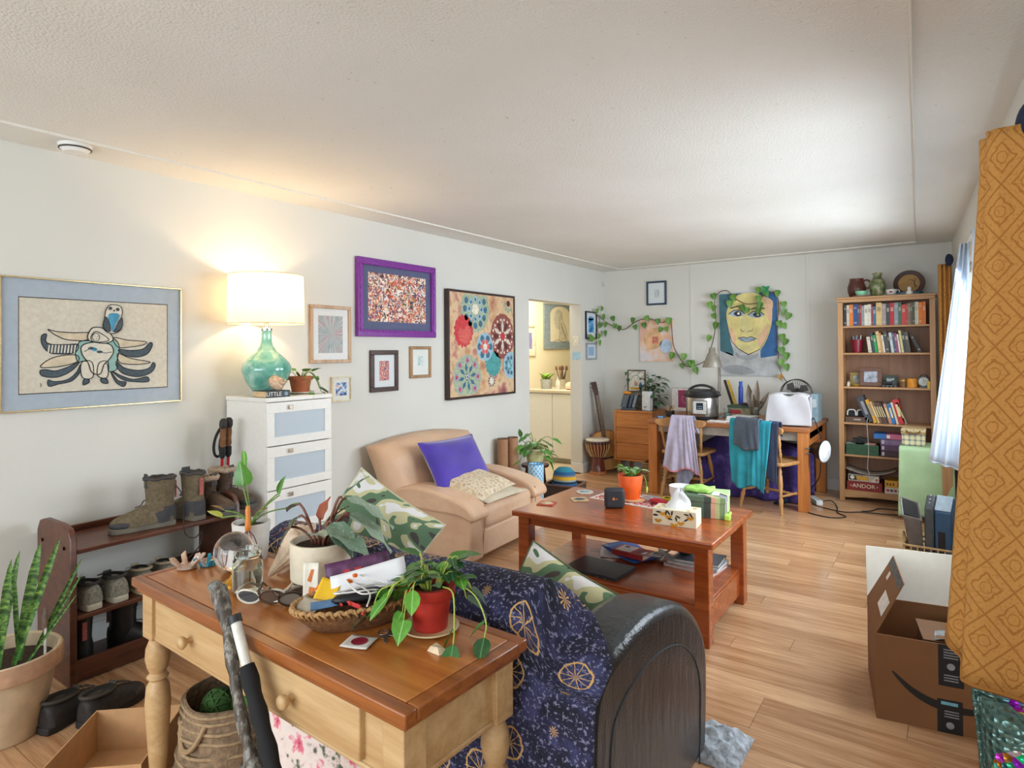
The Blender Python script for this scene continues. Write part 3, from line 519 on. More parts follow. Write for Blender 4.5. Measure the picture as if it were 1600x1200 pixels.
for i in range(11):
    a = rg.uniform(0, 2*PI) if i < 5 else rg.uniform(-.5, 1.6); L = rg.uniform(.05, .12) if i < 5 else rg.uniform(.1, .17); dx, dy = math.cos(a), math.sin(a)
    tip = (dx*(.06+L*.55), dy*(.06+L*.55), .11+(.03 if i < 5 else -L*.7)); pts = bez((dx*.02, dy*.02, .098), (dx*.05, dy*.05, .16), (dx*.09, dy*.09, .14), tip, 7); strand(tp, pts, .002)
    leaf(tp, 'heart', tip, (dx, dy, -.5 if i >= 5 else .4), rg.uniform(.045, .075), GL1 if i % 3 else GL3)
    if i >= 5: leaf(tp, 'heart', pts[5], (dy, -dx, -.2), rg.uniform(.035, .05), GL1)
for i in range(5): leaf(tp, 'blade', (.0, .0, .098), (rg.uniform(-1, 1), rg.uniform(-1, 1), 1.1), .05, GYEL, width=3)
# --- trekking poles
def tpole(label, x, y, lean, rz, g):
    p = thing('trekking_pole', label, 'pole', (x, y, .0), rz, g, rot=(R(lean), 0, R(rz)))
    part(p, 'shaft', M('#c01f2c', .3, .3, var=.05), lambda b: b.lathe([(.004, .06), (.006, .08), (.006, .45), (.008, .46), (.008, .88)], 12)); part(p, 'tip', M('#9a9a9a', .3, .8), lambda b: b.lathe([(.001, 0), (.004, .03), (.005, .065)], 10))
    part(p, 'basket', M('#222222', .6), lambda b: b.lathe([(.005, .066), (.025, .07), (.025, .074), (.005, .076)], 16)); part(p, 'grip', M('#7a5233', .85, var=.2), lambda b: b.lathe([(.011, .92), (.017, .94), (.014, .97), (.017, 1.0), (.015, 1.03)], 14)); part(p, 'grip_cap', M('#26221f', .6), lambda b: b.lathe([(.017, 1.03), (.021, 1.045), (.02, 1.07), (.01, 1.085), (0, 1.086)], 14)); part(p, 'lower_grip', M('#1d1c1b', .7), lambda b: b.lathe([(.009, .86), (.017, .875), (.017, .92), (.012, .925)], 14))
    part(p, 'wrist_strap', M('#1b1a19', .8), lambda b: b.tube(bez((0, .01, 1.04), (-.05, .03, .98), (-.05, .02, .86), (-.01, .02, .87), 10), .008, 6)); part(p, 'label_band', M('#e8e4de', .4), lambda b: b.lathe([(.0084, .76), (.0086, .765), (.0086, .80), (.0084, .805)], 12))
tpole('red trekking pole with cork grip, the one nearer the dresser', -3.40, 2.0, 2.5, 90, 'trekking poles'); tpole('red trekking pole with cork grip, the one nearer the boots', -3.40, 1.955, 3.5, 90, 'trekking poles')
# --- shoe rack
MDW = wood('#6d3f2b', '#3f2218', .35, 1)
r_ = thing('shoe_rack', 'dark wooden two-shelf shoe rack against the wall', 'shoe rack', (-3.12, 1.16, 0))
X0 = -.37
def side(b, y0, y1): b.prism([(X0, 0), (0, 0), (0, .64), (-.03, .685), (-.09, .70), (X0+.09, .70), (X0+.03, .685), (X0, .64)], y0, y1, 'y')
for y0 in (-.03, .735): part(r_, 'side_panel', MDW, lambda b: side(b, y0, y0+.028), bevel=.006)
for z, y0 in ((.575, 0), (.285, 0)):
    s_ = part(r_, 'shelf', MDW, lambda b: b.box(X0+.02, -.005, -.002, .735, z, z+.02), bevel=.004); part(s_, 'back_lip', MDW, lambda b: b.box(X0+.005, X0+.02, -.002, .735, z-.005, z+.05), bevel=.003)
part(r_, 'kick_board', MDW, lambda b: b.box(-.05, -.03, -.002, .735, .01, .1), bevel=.003); part(r_, 'bottom_board', MDW, lambda b: b.box(X0+.03, -.05, -.002, .735, .02, .035), bevel=.003)
for y in (-.0315, -.0315):
    for x, z in ((-.06, .6), (-.3, .6)): part(r_, 'screw_plug', M('#4a2a1c', .5), lambda b: b.lathe([(.008, -.002), (.008, .002)], 12, (x, y, z), m=Matrix.Rotation(PI/2, 3, 'X')))
def shoe(label, loc, rz, cols, L=.28, Wd=.1, shaft=0, name='shoe', cat='shoe', group=None, lean=0, fur=None, soleh=.028, rx=0):
    s = thing(name, label, cat, loc, rz, group); s.rotation_euler = (R(rx), R(lean), R(rz))
    so, up, tr, lc = cols
    ol = [(0, 0), (.028, .005), (.036, .05), (.034, .11), (.040, .17), (.046, .21), (.042, .25), (.026, .275), (0, .282)]
    ol = [(x*Wd/.092, y*L/.282) for x, y in ol]; full = ol+[(-x, y) for x, y in ol[-2:0:-1]]
    part(s, 'sole', so, lambda b: b.prism(full, 0, soleh, 'z'), bevel=.005)
    secs = [(0.02, .6, .075), (.08, .92, .085), (.2, 1, .09), (.36, .93, .085), (.5, .94, .075), (.65, 1.08, .06), (.8, 1.1, .047), (.92, .8, .037), (.985, .38, .02)]
    if shaft: secs = [(a, w, h*1.15) for a, w, h in secs]
    def upper(b):
        vs = []; n = 9
        for a, w, h in secs:
            for j in range(n): th = PI*j/(n-1); vs.append((-math.cos(th)*w*Wd*.47, a*L, soleh+(math.sin(th)**.75)*h))
        fs = [(i*n+j, i*n+j+1, (i+1)*n+j+1, (i+1)*n+j) for i in range(len(secs)-1) for j in range(n-1)]; fs += [tuple(range(n)), tuple(reversed(range((len(secs)-1)*n, len(secs)*n)))]; b.add(vs, fs)
    part(s, 'upper', up, upper, sub=1)
    part(s, 'toe_cap', tr, lambda b: b.lathe([(1, 0), (1.03, .3), (.98, .65), (.8, .95)], 18, (0, L*.78, soleh), m=Matrix.Diagonal(Vector((Wd*.505, L*.205, .03)))), smooth=180)
    if shaft:
        H = shaft; part(s, 'shaft', up, lambda b: b.lathe([(.9, soleh+.02), (1., .09), (.92, .12), (.95, H*.7), (1.05, H), (.93, H+.003), (.86, H-.02), (.8, H*.55), (0, H*.5)], 20, (0, L*.24, 0), sx=Wd*.48, sy=L*.235), smooth=60)
        part(s, 'heel_patch', tr, lambda b: b.lathe([(1.04, soleh), (1.06, soleh+.05), (1.0, soleh+.075)], 18, cap=False, c=(0, L*.22, 0), sx=Wd*.46, sy=L*.225), smooth=60)
        part(s, 'collar', fur or tr, lambda b: b.tube([(Wd*.49*math.cos(2*PI*i/20), L*.24+L*.24*math.sin(2*PI*i/20), H+.004*math.sin(i*2)) for i in range(20)], .014 if fur else .007, 8, closed=True))
        part(s, 'laces', lc, lambda b: b.tube([((-1)**i*.017, L*.43-i*.008+(.05 if i < 5 else .0)*(1-i/5), .105+i*(H-.12)/9) for i in range(10)], .003, 5)); part(s, 'pull_tab', M('#b35c56', .7, var=.3, sc=150), lambda b: b.box(-.009, .009, -.004, .001, H*.55, H*.9))
        part(s, 'tongue', tr, lambda b: b.cbox((0, L*.45, H-.01), (.045, .012, .07)), bevel=.005)
    else:
        part(s, 'dark_opening', M('#15130f', .9), lambda b: b.lathe([(1, .0), (.96, .004), (0, -.006)], 20, (0, L*.27, soleh+.083), sx=Wd*.36, sy=L*.23)); part(s, 'collar', tr, lambda b: b.tube([(Wd*.38*math.cos(2*PI*i/20), L*.27+L*.24*math.sin(2*PI*i/20), soleh+.083-.008*math.sin(2*PI*i/20)) for i in range(20)], .007, 8, closed=True))  # near-black disc: shade inside the shoe opening, put into the colour
        part(s, 'laces', lc, lambda b: b.tube([((-1)**i*.018, L*.5+i*.011, soleh+.086-i*.004) for i in range(7)], .003, 5)); part(s, 'tongue', tr, lambda b: b.cbox((0, L*.50, soleh+.083), (.036, .01, .025), m=Matrix.Rotation(R(-25), 3, 'X')), bevel=.004)
    return s
cB = (M('#6f675a', .8), M('#6a5c45', .85, var=.2, sc=60, bump=.2), M('#3b3a3c', .7), M('#4a2f26', .7)); cW = (M('#55524c', .8), M('#4f3a2b', .5, var=.25, sc=50), M('#3c3a39', .6), M('#2f2a26', .7)); FUR = M('#b7a089', .95, var=.35, sc=150, bump=1., bs=250)
shoe('olive hiking boot with grey collar, toe pointing away from the dresser', (-3.20, 1.62, .595), 168, cB, .29, .105, .24, 'hiking_boot', 'boot', 'hiking boots')
shoe('olive hiking boot standing heel-out in the middle of the rack top', (-3.14, 1.72, .595), 97, cB, .27, .105, .24, 'hiking_boot', 'boot', 'hiking boots')
shoe('brown winter boot with fur collar, nearer the rack front edge', (-3.33, 1.80, .595), -75, cW, .26, .1, .19, 'winter_boot', 'boot', 'winter boots', fur=FUR)
shoe('brown winter boot with fur collar, nearest the trekking poles', (-3.36, 1.895, .595), -58, cW, .26, .1, .21, 'winter_boot', 'boot', 'winter boots', fur=FUR)
cS = (M('#c3bba6', .7), M('#8f897b', .8, var=.3, sc=70), M('#3a3834', .8), M('#4d4a44', .8)); cT = (M('#c9b493', .7), M('#7d7565', .8, var=.2, sc=70), M('#9a8a70', .8), M('#d2c8b4', .8))
shoe('grey running shoe nearest the rack side panel, heel outwards', (-3.135, 1.235, .305), 93, cS, .27, .1, 0, 'running_shoe', 'shoe', 'grey running shoes'); shoe('grey running shoe second from the rack side panel', (-3.135, 1.345, .305), 93, cS, .27, .1, 0, 'running_shoe', 'shoe', 'grey running shoes')
shoe('tan canvas shoe with woven sole on the middle shelf', (-3.135, 1.46, .305), 92, cT, .25, .095, 0, 'canvas_shoe', 'shoe', 'tan canvas shoes'); shoe('tan canvas shoe half hidden by the console table corner', (-3.135, 1.575, .305), 92, cT, .25, .095, 0, 'canvas_shoe', 'shoe', 'tan canvas shoes')
cK = (M('#1c1a18', .6), M('#1f1c1a', .45, var=.2, sc=40), M('#171514', .5), M('#2b2724', .6)); cN = (M('#231e1b', .7), M('#2a2420', .65, var=.25, sc=60), M('#3a332c', .7), M('#55493d', .7))
shoe('tall black lace-up boot nearest the plant pot, under the shelves', (-3.13, 1.225, .035), 85, cK, .0+.26, .1, .23, 'tall_boot', 'boot', 'tall black boots').location = (-3.20, 1.215, .036)
shoe('tall black lace-up boot further under the shoe rack', (-3.20, 1.33, .036), -40, cK, .26, .1, .23, 'tall_boot', 'boot', 'tall black boots').location = (-3.32, 1.36, .036)
shoe('worn brown-black shoe on the floor touching the plant pot', (-3.00, .98, 0), -52, cN, .28, .105, 0, 'walking_shoe', 'shoe', 'walking shoes on the floor').location = (-2.84, .93, .0)
shoe('worn brown-black shoe on the floor nearer the cardboard tray', (-2.86, 1.06, 0), -52, cN, .28, .105, 0, 'walking_shoe', 'shoe', 'walking shoes on the floor').location = (-2.755, 1.03, .0)
for nm in ('walking_shoe', 'walking_shoe.001'): bpy.data.objects[nm].rotation_euler = (0, 0, R(18))
o = MB(); o.tube(cr([(-3.125, 1.585, .80), (-3.085, 1.60, .74), (-3.08, 1.60, .60), (-3.09, 1.62, .55), (-3.09, 1.66, .53), (-3.1, 1.70, .545), (-3.10, 1.68, .47), (-3.12, 1.58, .39), (-3.12, 1.50, .335), (-3.02, 1.42, .36)], 6), .0028, 6); o = o.build('loose_bootlace', M('#2b211d', .7), smooth=180); tag(o, 'long dark bootlace dangling from the rack top', 'lace')
# --- snake plant
sp_ = thing('snake_plant', 'snake plant with tall upright leaves in large pale clay pot', 'plant', (-2.97, .855, 0)); MCL = M('#cbb494', .8, var=.12, sc=14)
part(sp_, 'pot', MCL, lambda b: b.lathe([(.115, 0), (.12, .005), (.165, .24), (.178, .245), (.185, .255), (.187, .31), (.178, .318), (.168, .312), (.16, .25), (0, .25)], 40), smooth=50)
part(sp_, 'rim_band', M('#c39a7c', .8, var=.15, sc=20), lambda b: b.lathe([(.186, .25), (.1885, .262), (.1885, .305), (.186, .315)], 40, cap=False), smooth=50); part(sp_, 'soil', M('#3b2a1f', .95, var=.4, sc=80, bump=.8), lambda b: b.lathe([(0, .27), (.1, .272), (.163, .265)], 28))
t = NT('snake_leaf'); v = t.co('Object', (1.5, 9, 1.5)); MSN = t.fin(t.ramp(t.noise(v, 3, 3, dist=1), [(.35, '#24401f'), (.52, '#456f30'), (.68, '#7f9c4c')]), .35)
for dx, dy, dz, L, w in ((.02, .05, .15, .46, .9), (.05, .02, .45, .50, .6), (-.06, .0, .3, .42, .7), (.03, .10, .55, .40, .45), (.0, -.05, .0, .38, .9), (-.04, -.1, .1, .40, .8), (.08, .05, 1.0, .30, .4), (-.02, .07, -.2, .34, .6), (.05, .08, .75, .36, .4), (.03, -.03, .2, .42, .8), (-.08, -.05, -.1, .3, .8)):
    vx = Vector((dx*1.2+.25*dz*.9, dy*1.2+dz*.55, 1)); leaf(sp_, 'blade', (dx*.9, dy*.8, .262), vx, L, MSN, up=(1, -.8, 0), width=.55*w, name='leaf')
w_ = thing('watering_stake', 'clear glass watering stake with dry leaf in the snake plant pot', 'plant stake', (-2.90, .965, .262)); part(w_, 'stem', M('#d8d4cc', .1, 0), lambda b: b.tube([(0, 0, -.03), (.003, .0, .06), (.006, .0, .12), (0, .002, .16)], .005, 8)); part(w_, 'bulb', M('#7d6a5c', .3, var=.3), lambda b: b.lathe([(.003, .1), (.012, .13), (.010, .17), (.003, .2), (0, .205)], 12))
# ================================================================ console table, sofa and what lies on and under them
ct = thing('console_table', 'pine console table with oak top, turned legs and two drawers', 'table', (-1.475, 1.10, 0), -2.6)
MOAK = wood('#c8803c', '#9a5522', .3, 0, 1., coat=.25); MOAKD = wood('#a8622c', '#753c16', .3, 0, 1., coat=.2); MPINE = wood('#cfae80', '#b08858', .45, 0, .8)
def fr(b, x0, x1, y0, y1, z0, z1, t): [b.box(*a) for a in ((x0, x1, y0, y0+t, z0, z1), (x0, x1, y1-t, y1, z0, z1), (x0, x0+t, y0+t, y1-t, z0, z1), (x1-t, x1, y0+t, y1-t, z0, z1))]
tt = part(ct, 'table_top', MOAK, lambda b: b.box(-.588, .588, -.166, .166, .722, .75), bevel=.002)
for a in ((-.622, .622, -.20, -.168), (-.622, .622, .168, .20), (-.622, -.590, -.167, .167), (.590, .622, -.167, .167)): part(tt, 'edge_moulding', MOAKD, lambda b: b.box(a[0], a[1], a[2], a[3], .722, .75), bevel=.004)
part(tt, 'lower_board', MOAKD, lambda b: b.box(-.610, .610, -.190, .190, .706, .722), bevel=.005)
part(ct, 'apron', MPINE, lambda b: fr(b, -.58, .58, -.165, .165, .565, .706, .02), bevel=.002); part(ct, 'bead_rail', MPINE, lambda b: fr(b, -.585, .585, -.17, .17, .565, .578, .012), bevel=.004)
legp = [(.014, 0), (.02, .01), (.024, .05), (.02, .07), (.028, .085), (.02, .10), (.022, .12), (.034, .30), (.037, .36), (.033, .41), (.022, .43), (.033, .44), (.022, .452), (.03, .47), (.036, .50), (.034, .53), (.024, .555), (.024, .565)]
for x in (-.562, .562):
    for y in (-.147, .147): part(ct, 'leg', MPINE, lambda b: (b.lathe(legp, 20, (x, y, 0)), b.box(x-.032, x+.032, y-.032, y+.032, .565, .706)), bevel=.003)
for x0, x1, kx in ((-.50, -.06, -.27), (.0, .46, .22)):
    dw = part(ct, 'drawer', MPINE, lambda b: b.box(x0, x1, -.181, -.16, .585, .70), bevel=.004)
    part(dw, 'knob', MPINE, lambda b: b.lathe([(.008, 0), (.007, .012), (.015, .02), (.018, .028), (.014, .035), (0, .037)], 18, (kx, -.181, .645), m=Matrix.Rotation(PI/2, 3, 'X')), smooth=60)
CZ = .75
# --- rose quartz shells, geode
def petalbowl(label, loc, rz, s, mats):
    o = thing('crystal_tealight_holder', label, 'candle holder', loc, rz)
    for i in range(7):
        a = 2*PI*i/7
        part(o, 'petal', mats[i % len(mats)], lambda b: b.hexa([Vector((math.cos(a+k)*r*s, math.sin(a+k)*r*s, z*s)) for (k, r, z) in ((-.45, .35, 0), (.45, .35, 0), (.35, .25, .06), (-.35, .25, .06), (-.12, .98, .62+.2*(i % 2)), (.14, .98, .6), (.1, .8, .62), (-.1, .8, .64+.2*(i % 2)))]), smooth=0)
    part(o, 'base', mats[0], lambda b: b.lathe([(.4*s, 0), (.55*s, .1*s), (.3*s, .14*s), (0, .08*s)], 14))
MQ = NT('rose_quartz'); v = MQ.co(); MQ = MQ.fin(MQ.ramp(MQ.noise(v, 25, 3), [(.35, '#e0b48f'), (.65, '#f0dccf')]), .15, 0, Transmission_Weight=.35)
MTQ = NT('turquoise_glass').fin('#2ba6c4', .12, 0, Transmission_Weight=.3); MPQ = NT('pale_quartz').fin('#e6d3cd', .15, 0, Transmission_Weight=.4)
petalbowl('peach crystal candle holder at the console table corner', (-2.035, 1.068, CZ), 10, .056, [MQ]); petalbowl('turquoise and pale crystal candle holder beside the peach one', (-2.005, 1.12, CZ), 40, .046, [MTQ, MPQ])
b = MB(); b.ball((0, 0, .03), (.045, .035, .03), 14, 9); rg = random.Random(2); b.v = [tuple(c*(1+rg.uniform(-.12, .12)) if c > -.1 else c for c in p) for p in b.v]; zm = min(p[2] for p in b.v); b.v = [(x, y, z-zm) for x, y, z in b.v]; o = b.build('geode_rock', M('#4a3a33', .7, var=.4, sc=120, bump=1.), loc=(-1.885, 1.135, CZ)); tag(o, 'dark rough rock behind the crystal ball', 'rock')
# --- crystal ball
o = thing('crystal_ball', 'clear crystal ball on a flared gold stand', 'crystal ball', (-1.787, 1.08, CZ)); MGOLD = M('#d9a23c', .2, .9, var=.1)
part(o, 'stand', MGOLD, lambda b: b.lathe([(.036, 0), (.036, .004), (.028, .008), (.014, .016), (.008, .028), (.014, .036), (.022, .044), (.018, .044), (0, .034)], 28), smooth=60)
MCRY = NT('crystal').fin('#ffffff', .0, 0, Transmission_Weight=1., IOR=1.45); part(o, 'ball', MCRY, lambda b: b.ball((0, 0, .097), .058, 32, 20), smooth=180)
# --- jar of water
o = thing('glass_jar', 'open glass jar half full of water', 'jar', (-1.687, 1.063, CZ)); MCG = NT('clear_glass').fin('#f4fbfa', .02, 0, Transmission_Weight=1., IOR=1.3)
part(o, 'glass', MCG, lambda b: b.lathe([(.034, 0), (.042, .006), (.043, .085), (.04, .097), (.035, .104), (.038, .107), (.035, .112), (.038, .116), (.036, .128), (.033, .128), (.032, .103), (.039, .085), (.039, .01), (0, .008)], 32), smooth=60)
part(o, 'water', NT('water').fin('#f2ead8', .0, 0, Transmission_Weight=1., IOR=1.2), lambda b: b.lathe([(.0, .0085), (.0385, .0105), (.0385, .072), (0, .072)], 28))
# --- conch
b = MB(); n = 48; prof = [(.004, 0), (.012, .012), (.018, .03), (.03, .06), (.046, .09), (.062, .12), (.066, .14), (.058, .152), (.05, .15), (.048, .163), (.034, .172), (.03, .169), (.016, .185), (.004, .198), (0, .2)]; k = len(prof)
b.lathe(prof, n); b.v = [(x*(1+.07*math.cos(12*math.atan2(y, x))*min(1, z/.08))*1.0, y*(1+.07*math.cos(12*math.atan2(y, x))*min(1, z/.08))*.8, z) for x, y, z in b.v]
b.grid(lambda u, v: (.02+.02*u+.055*v*math.sin(PI*u)**.7, -.02-.03*v, .01+.15*u), 12, 6); b.uv = {}
o = b.build('conch_shell', M('#e2c6aa', .35, var=.2, sc=22, bump=.3, bs=40), smooth=180, solid=.0025); o.location = (-1.735, 1.165, CZ+.008); o.rotation_euler = Vector((.055, .085, .105)).to_track_quat('Z', 'Y').to_euler(); tag(o, 'large cream conch shell with pink tip beside the speckled begonia', 'shell')
# --- far pot with whisk massager
o = thing('potted_aroid', 'white ribbed pot with sparse green and yellow leaves beside the conch', 'plant', (-1.955, 1.245, CZ)); MPW2 = M('#cfcac2', .6, var=.06)
pot(o, MPW2, potprof(.052, .062, .125), (.054, .11))
rg = random.Random(11)
for tip, L, m_, k in (((-.05, .0, .24), .09, GL2, 'heart'), ((.08, .05, .22), .06, GL2, 'oval'), ((.10, -.02, .18), .05, GYEL, 'oval'), ((-.11, -.04, .13), .065, GYEL, 'oval'), ((.03, .09, .2), .07, GL1, 'oval'), ((-.04, -.07, .17), .05, GDRY, 'oval'), ((.07, .09, .16), .05, GL1, 'oval'), ((-.07, .02, .30), .06, GL2, 'blade')):
    tip = Vector(tip); strand(o, bez((0, 0, .105), (tip.x*.2, tip.y*.2, .16), tuple(tip*.8+Vector((0, 0, .03))), tuple(tip), 6), .0025); dd = Vector((tip.x, tip.y, .05 if tip.z < .2 else .4)); leaf(o, k, tip, dd, L, m_, width=1 if k != 'blade' else 2)
o = thing('head_massager', 'orange-handled wire head massager stuck in the ribbed pot', 'massager', (-1.895, 1.195, CZ+.005)); part(o, 'handle', M('#e08a3c', .4), lambda b: b.lathe([(.009, .11), (.0095, .13), (.007, .15), (.0085, .175), (.006, .19), (0, .192)], 14), smooth=180)
for i in range(9): a = 2*PI*i/9; part(o, 'wire', M('#7a3a35', .4, .3), lambda b: b.tube(bez((0, 0, .112), (.02*math.cos(a), .02*math.sin(a), .10), (.04*math.cos(a), .04*math.sin(a), .05), (.032*math.cos(a), .032*math.sin(a), .0), 6), .0012, 5))
# --- sunglasses
def shades(label, loc, rz, fc, lc, rx=0):
    o = thing('sunglasses', label, 'sunglasses', loc, rz, 'sunglasses on the console'); fm = M(fc, .3); lm = M(lc, .08, var=.02)
    for s in (-1, 1):
        ring = [(s*.034+.031*math.cos(2*PI*i/16), .004*abs(math.cos(2*PI*i/16)), .022+.018*math.sin(2*PI*i/16)+.004*math.cos(2*PI*i/16)*s) for i in range(16)]; part(o, 'rim', fm, lambda b: b.tube(ring, .0032, 6, closed=True)); part(o, 'lens', lm, lambda b: b.add([p for p in ring], [tuple(range(16))]))
        part(o, 'temple', fm, lambda b: b.tube([(s*.065, 0, .035), (s*.068, .02, .035), (s*.066, .09, .034), (s*.06, .125, .012), (s*.058, .135, .006)], [.004, .004, .003, .003, .002], 6))
    part(o, 'bridge', fm, lambda b: b.tube([(-.008, 0, .03), (0, 0, .035), (.008, 0, .03)], .003, 6)); return o
shades('white-framed dark sunglasses nearest the table front edge', (-1.575, 1.03, CZ), 35, '#d8d2c4', '#3b3a3a'); shades('brown striped sunglasses in the middle of the three', (-1.525, 1.07, CZ), 50, '#5a3f30', '#6a5547'); shades('tortoiseshell sunglasses nearest the wicker tray', (-1.478, 1.098, CZ), 70, '#3c2a20', '#8f8a80')
# --- begonia
o = thing('potted_begonia', 'spotted begonia with silver leaves in cream ribbed pot', 'plant', (-1.537, 1.205, CZ)); MCRM = M('#ddd0b8', .6, var=.05)
n = 72; b = MB(); prof = [(.072, .03), (.085, .036), (.087, .14), (.0855, .143), (.079, .143), (.078, .12), (.06, .06), (0, .06)]; b.lathe(prof, n)
k = len(prof); b.v = [((x*(1+(.012 if (i//k) % 2 else 0)), y*(1+(.012 if (i//k) % 2 else 0)), z) if i % k in (1, 2) else (x, y, z)) for i, (x, y, z) in enumerate(b.v)]; b.build('pot', MCRM, o, smooth=25); part(o, 'saucer', MCRM, lambda b: b.lathe([(.074, 0), (.084, .004), (.084, .03), (.076, .03), (.072, .012), (0, .01)], 36)); part(o, 'soil', M('#3b2a1f', .95, var=.4, sc=80, bump=.8), lambda b: b.lathe([(0, .128), (.078, .125)], 24))
BEG = leafmat('#a3b8a2', '#74907a', spots='#d2ddd0'); BEG2 = leafmat('#4a5a3c', '#33402c', spots='#dfe4da'); BEGR = leafmat('#9a4a2e', '#6d2f22')
for tip, d_, L, m_, w in (((.05, .0, .20), (.75, -.05, -.55), .13, BEG, 1.0), ((.075, .045, .22), (.82, .5, -.75), .17, BEG, .8), ((.05, .055, .26), (.75, .6, -.55), .17, BEG, .75), ((-.055, -.035, .21), (-.35, -.45, -.75), .10, BEG2, 1.3), ((-.03, .02, .19), (.1, .3, .75), .075, BEGR, 1.5), ((.0, .035, .19), (.6, .3, .6), .075, BEGR, 1.5), ((-.085, -.02, .24), (-.5, .0, -.25), .06, BEG2, 1.1), ((.06, .03, .27), (.5, .4, .55), .10, BEG, .8), ((-.10, -.05, .17), (-.6, -.5, -.4), .045, BEGR, .5), ((.01, -.03, .17), (.6, -.2, .1), .09, BEG, 1.1), ((.07, -.01, .18), (.9, .25, -.45), .15, BEG, .9), ((.045, .07, .20), (.6, .8, -.6), .14, BEG, .9)):
    strand(o, bez((tip[0]*.2, tip[1]*.2, .125), (tip[0]*.3, tip[1]*.3, .17), (tip[0]*.8, tip[1]*.8, tip[2]+.02), tip, 6), .004, M('#7a4a3a', .5)); leaf(o, 'wing', tip, d_, L, m_, width=w)
# --- wicker tray and contents
bt = thing('wicker_tray', 'oval wicker tray heaped with papers and cords', 'tray', (-1.262, 1.115, CZ), 62); MWK = M('#7a5433', .7, var=.3, sc=90, bump=.6, bs=150); MWK2 = M('#b48a58', .65, var=.25, sc=120)
part(bt, 'bowl', MWK, lambda b: b.lathe([(.55, 0), (.72, .004), (.93, .035), (1, .06), (.965, .06), (.9, .038), (.68, .012), (0, .01)], 40, sx=.17, sy=.092), smooth=60)
part(bt, 'woven_rim', MWK2, lambda b: b.tube([(.17*math.cos(a)*(1+.006*math.cos(40*a)), .092*math.sin(a)*(1+.01*math.cos(40*a)), .062+.0025*math.sin(40*a)) for a in [2*PI*i/320 for i in range(320)]], .0055, 6, closed=True), smooth=180)
part(bt, 'rim_stitch', MWK2, lambda b: [b.tube([(.172*math.cos(a), .094*math.sin(a), .068), (.176*math.cos(a+.03), .098*math.sin(a+.03), .058), (.163*math.cos(a+.07), .086*math.sin(a+.07), .044)], .003, 5) for a in [2*PI*i/56 for i in range(56)]], smooth=180)
def sheet(name, label, cat, loc, rot, w, h, mat, bend=.0, th=.0015, prt=None, group=None):
    b = MB(); b.grid(lambda u, v: ((u-.5)*w, (v-.5)*h, bend*((u-.5)**2*4-(v-.5)**2)), 8, 6); o = b.build(name, mat, None, smooth=180, solid=th); o.location = loc; o.rotation_euler = [R(a) for a in rot]; tag(o, label, cat, group)
    if prt:
        for nm, m_, fn in prt: q = MB(); fn(q); q.build(nm, m_, o, smooth=0)
    return o
PX = Vector((-1.262, 1.115, CZ)); MPAP = M('#e6e4e6', .7, var=.02); INK = M('#5a5a66', .7)
sheet('paper_sheet', 'long white paper envelope leaning across the wicker tray', 'paper', PX+Vector((.0, .03, .102)), (62, -14, 40), .20, .058, MPAP, .006)
sheet('booklet', 'purple and red booklet standing in the wicker tray', 'booklet', PX+Vector((-.045, .035, .10)), (66, -8, 50), .17, .09, M('#5a2f55', .5, var=.5, sc=25), .004, .004, [('print', M('#b3262f', .5), lambda q: [q.box(-.07+i*.03, -.052+i*.03, -.03, .02, .003, .0034) for i in range(3)])])
sheet('card', 'yellow card in the wicker tray front', 'card', PX+Vector((-.075, -.045, .075)), (50, 15, 30), .055, .06, M('#f0bd1e', .5, var=.03), .003)
sheet('card', 'pale card with blue tag in the tray end', 'card', PX+Vector((-.08, -.10, .056)), (14, 8, 20), .06, .05, M('#cfc4b2', .7), .003); sheet('card', 'blue ticket lying in the wicker tray', 'card', PX+Vector((-.045, -.075, .058)), (10, -6, 50), .075, .035, M('#5b86b4', .6), .002)
sheet('brochure', 'white brochure with orange print standing beside the begonia pot', 'brochure', (-1.452, 1.105, CZ+.058), (84, 0, 35), .042, .115, M('#efe9da', .6, var=.03), .003, .002, [('print', M('#d8762c', .6), lambda q: (q.ell(0, 0, .0, .0), q.add([(-.008, -.04, .0022), (.016, -.04, .0022), (.018, -.01, .0022), (-.004, -.006, .0022)], [(0, 1, 2, 3)]), q.add([(-.01, .01, .0022), (.0, .005, .0022), (.008, .04, .0022), (.0, .04, .0022)], [(0, 1, 2, 3)])))])
def yarn(name, label, cat, c, mat, r, n, seed, tw=.004, sp=(1, 1, .5)):
    rg = random.Random(seed); P = [Vector(c)+Vector((rg.gauss(0, 1)*sp[0], rg.gauss(0, 1)*sp[1], abs(rg.gauss(0, .8))*sp[2]))*r for i in range(n)]; b = MB(); b.tube(cr(P, 6), tw, 6); o = b.build(name, mat, smooth=180); return tag(o, label, cat)
yarn('orange_yarn', 'tangle of orange yarn behind the papers in the tray', 'yarn', PX+Vector((-.075, .07, .072)), M('#f0741c', .9, var=.15), .03, 90, 3, .0045, (.7, 1.1, .7)); yarn('white_cable', 'loops of thin white cable over the tray', 'cable', PX+Vector((.02, -.01, .085)), M('#e8e6e2', .4), .05, 14, 8, .0022, (.9, 1.1, .3)); yarn('red_lanyard', 'red lanyard coiled in the front of the tray', 'cord', PX+Vector((.03, -.05, .058)), M('#d8403c', .6), .018, 12, 5, .0035, (1.2, .7, .3))
o = thing('black_pouch', 'black glasses case lying in the wicker tray', 'case', PX+Vector((.015, .0, .05)), 60); part(o, 'case', M('#17181a', .5), lambda b: b.ball((0, 0, .018), (.085, .026, .018), 18, 8), smooth=180); part(o, 'buckle', M('#b9bcc0', .3, .8), lambda b: b.box(-.05, -.02, -.012, .008, .032, .037), bevel=.002)
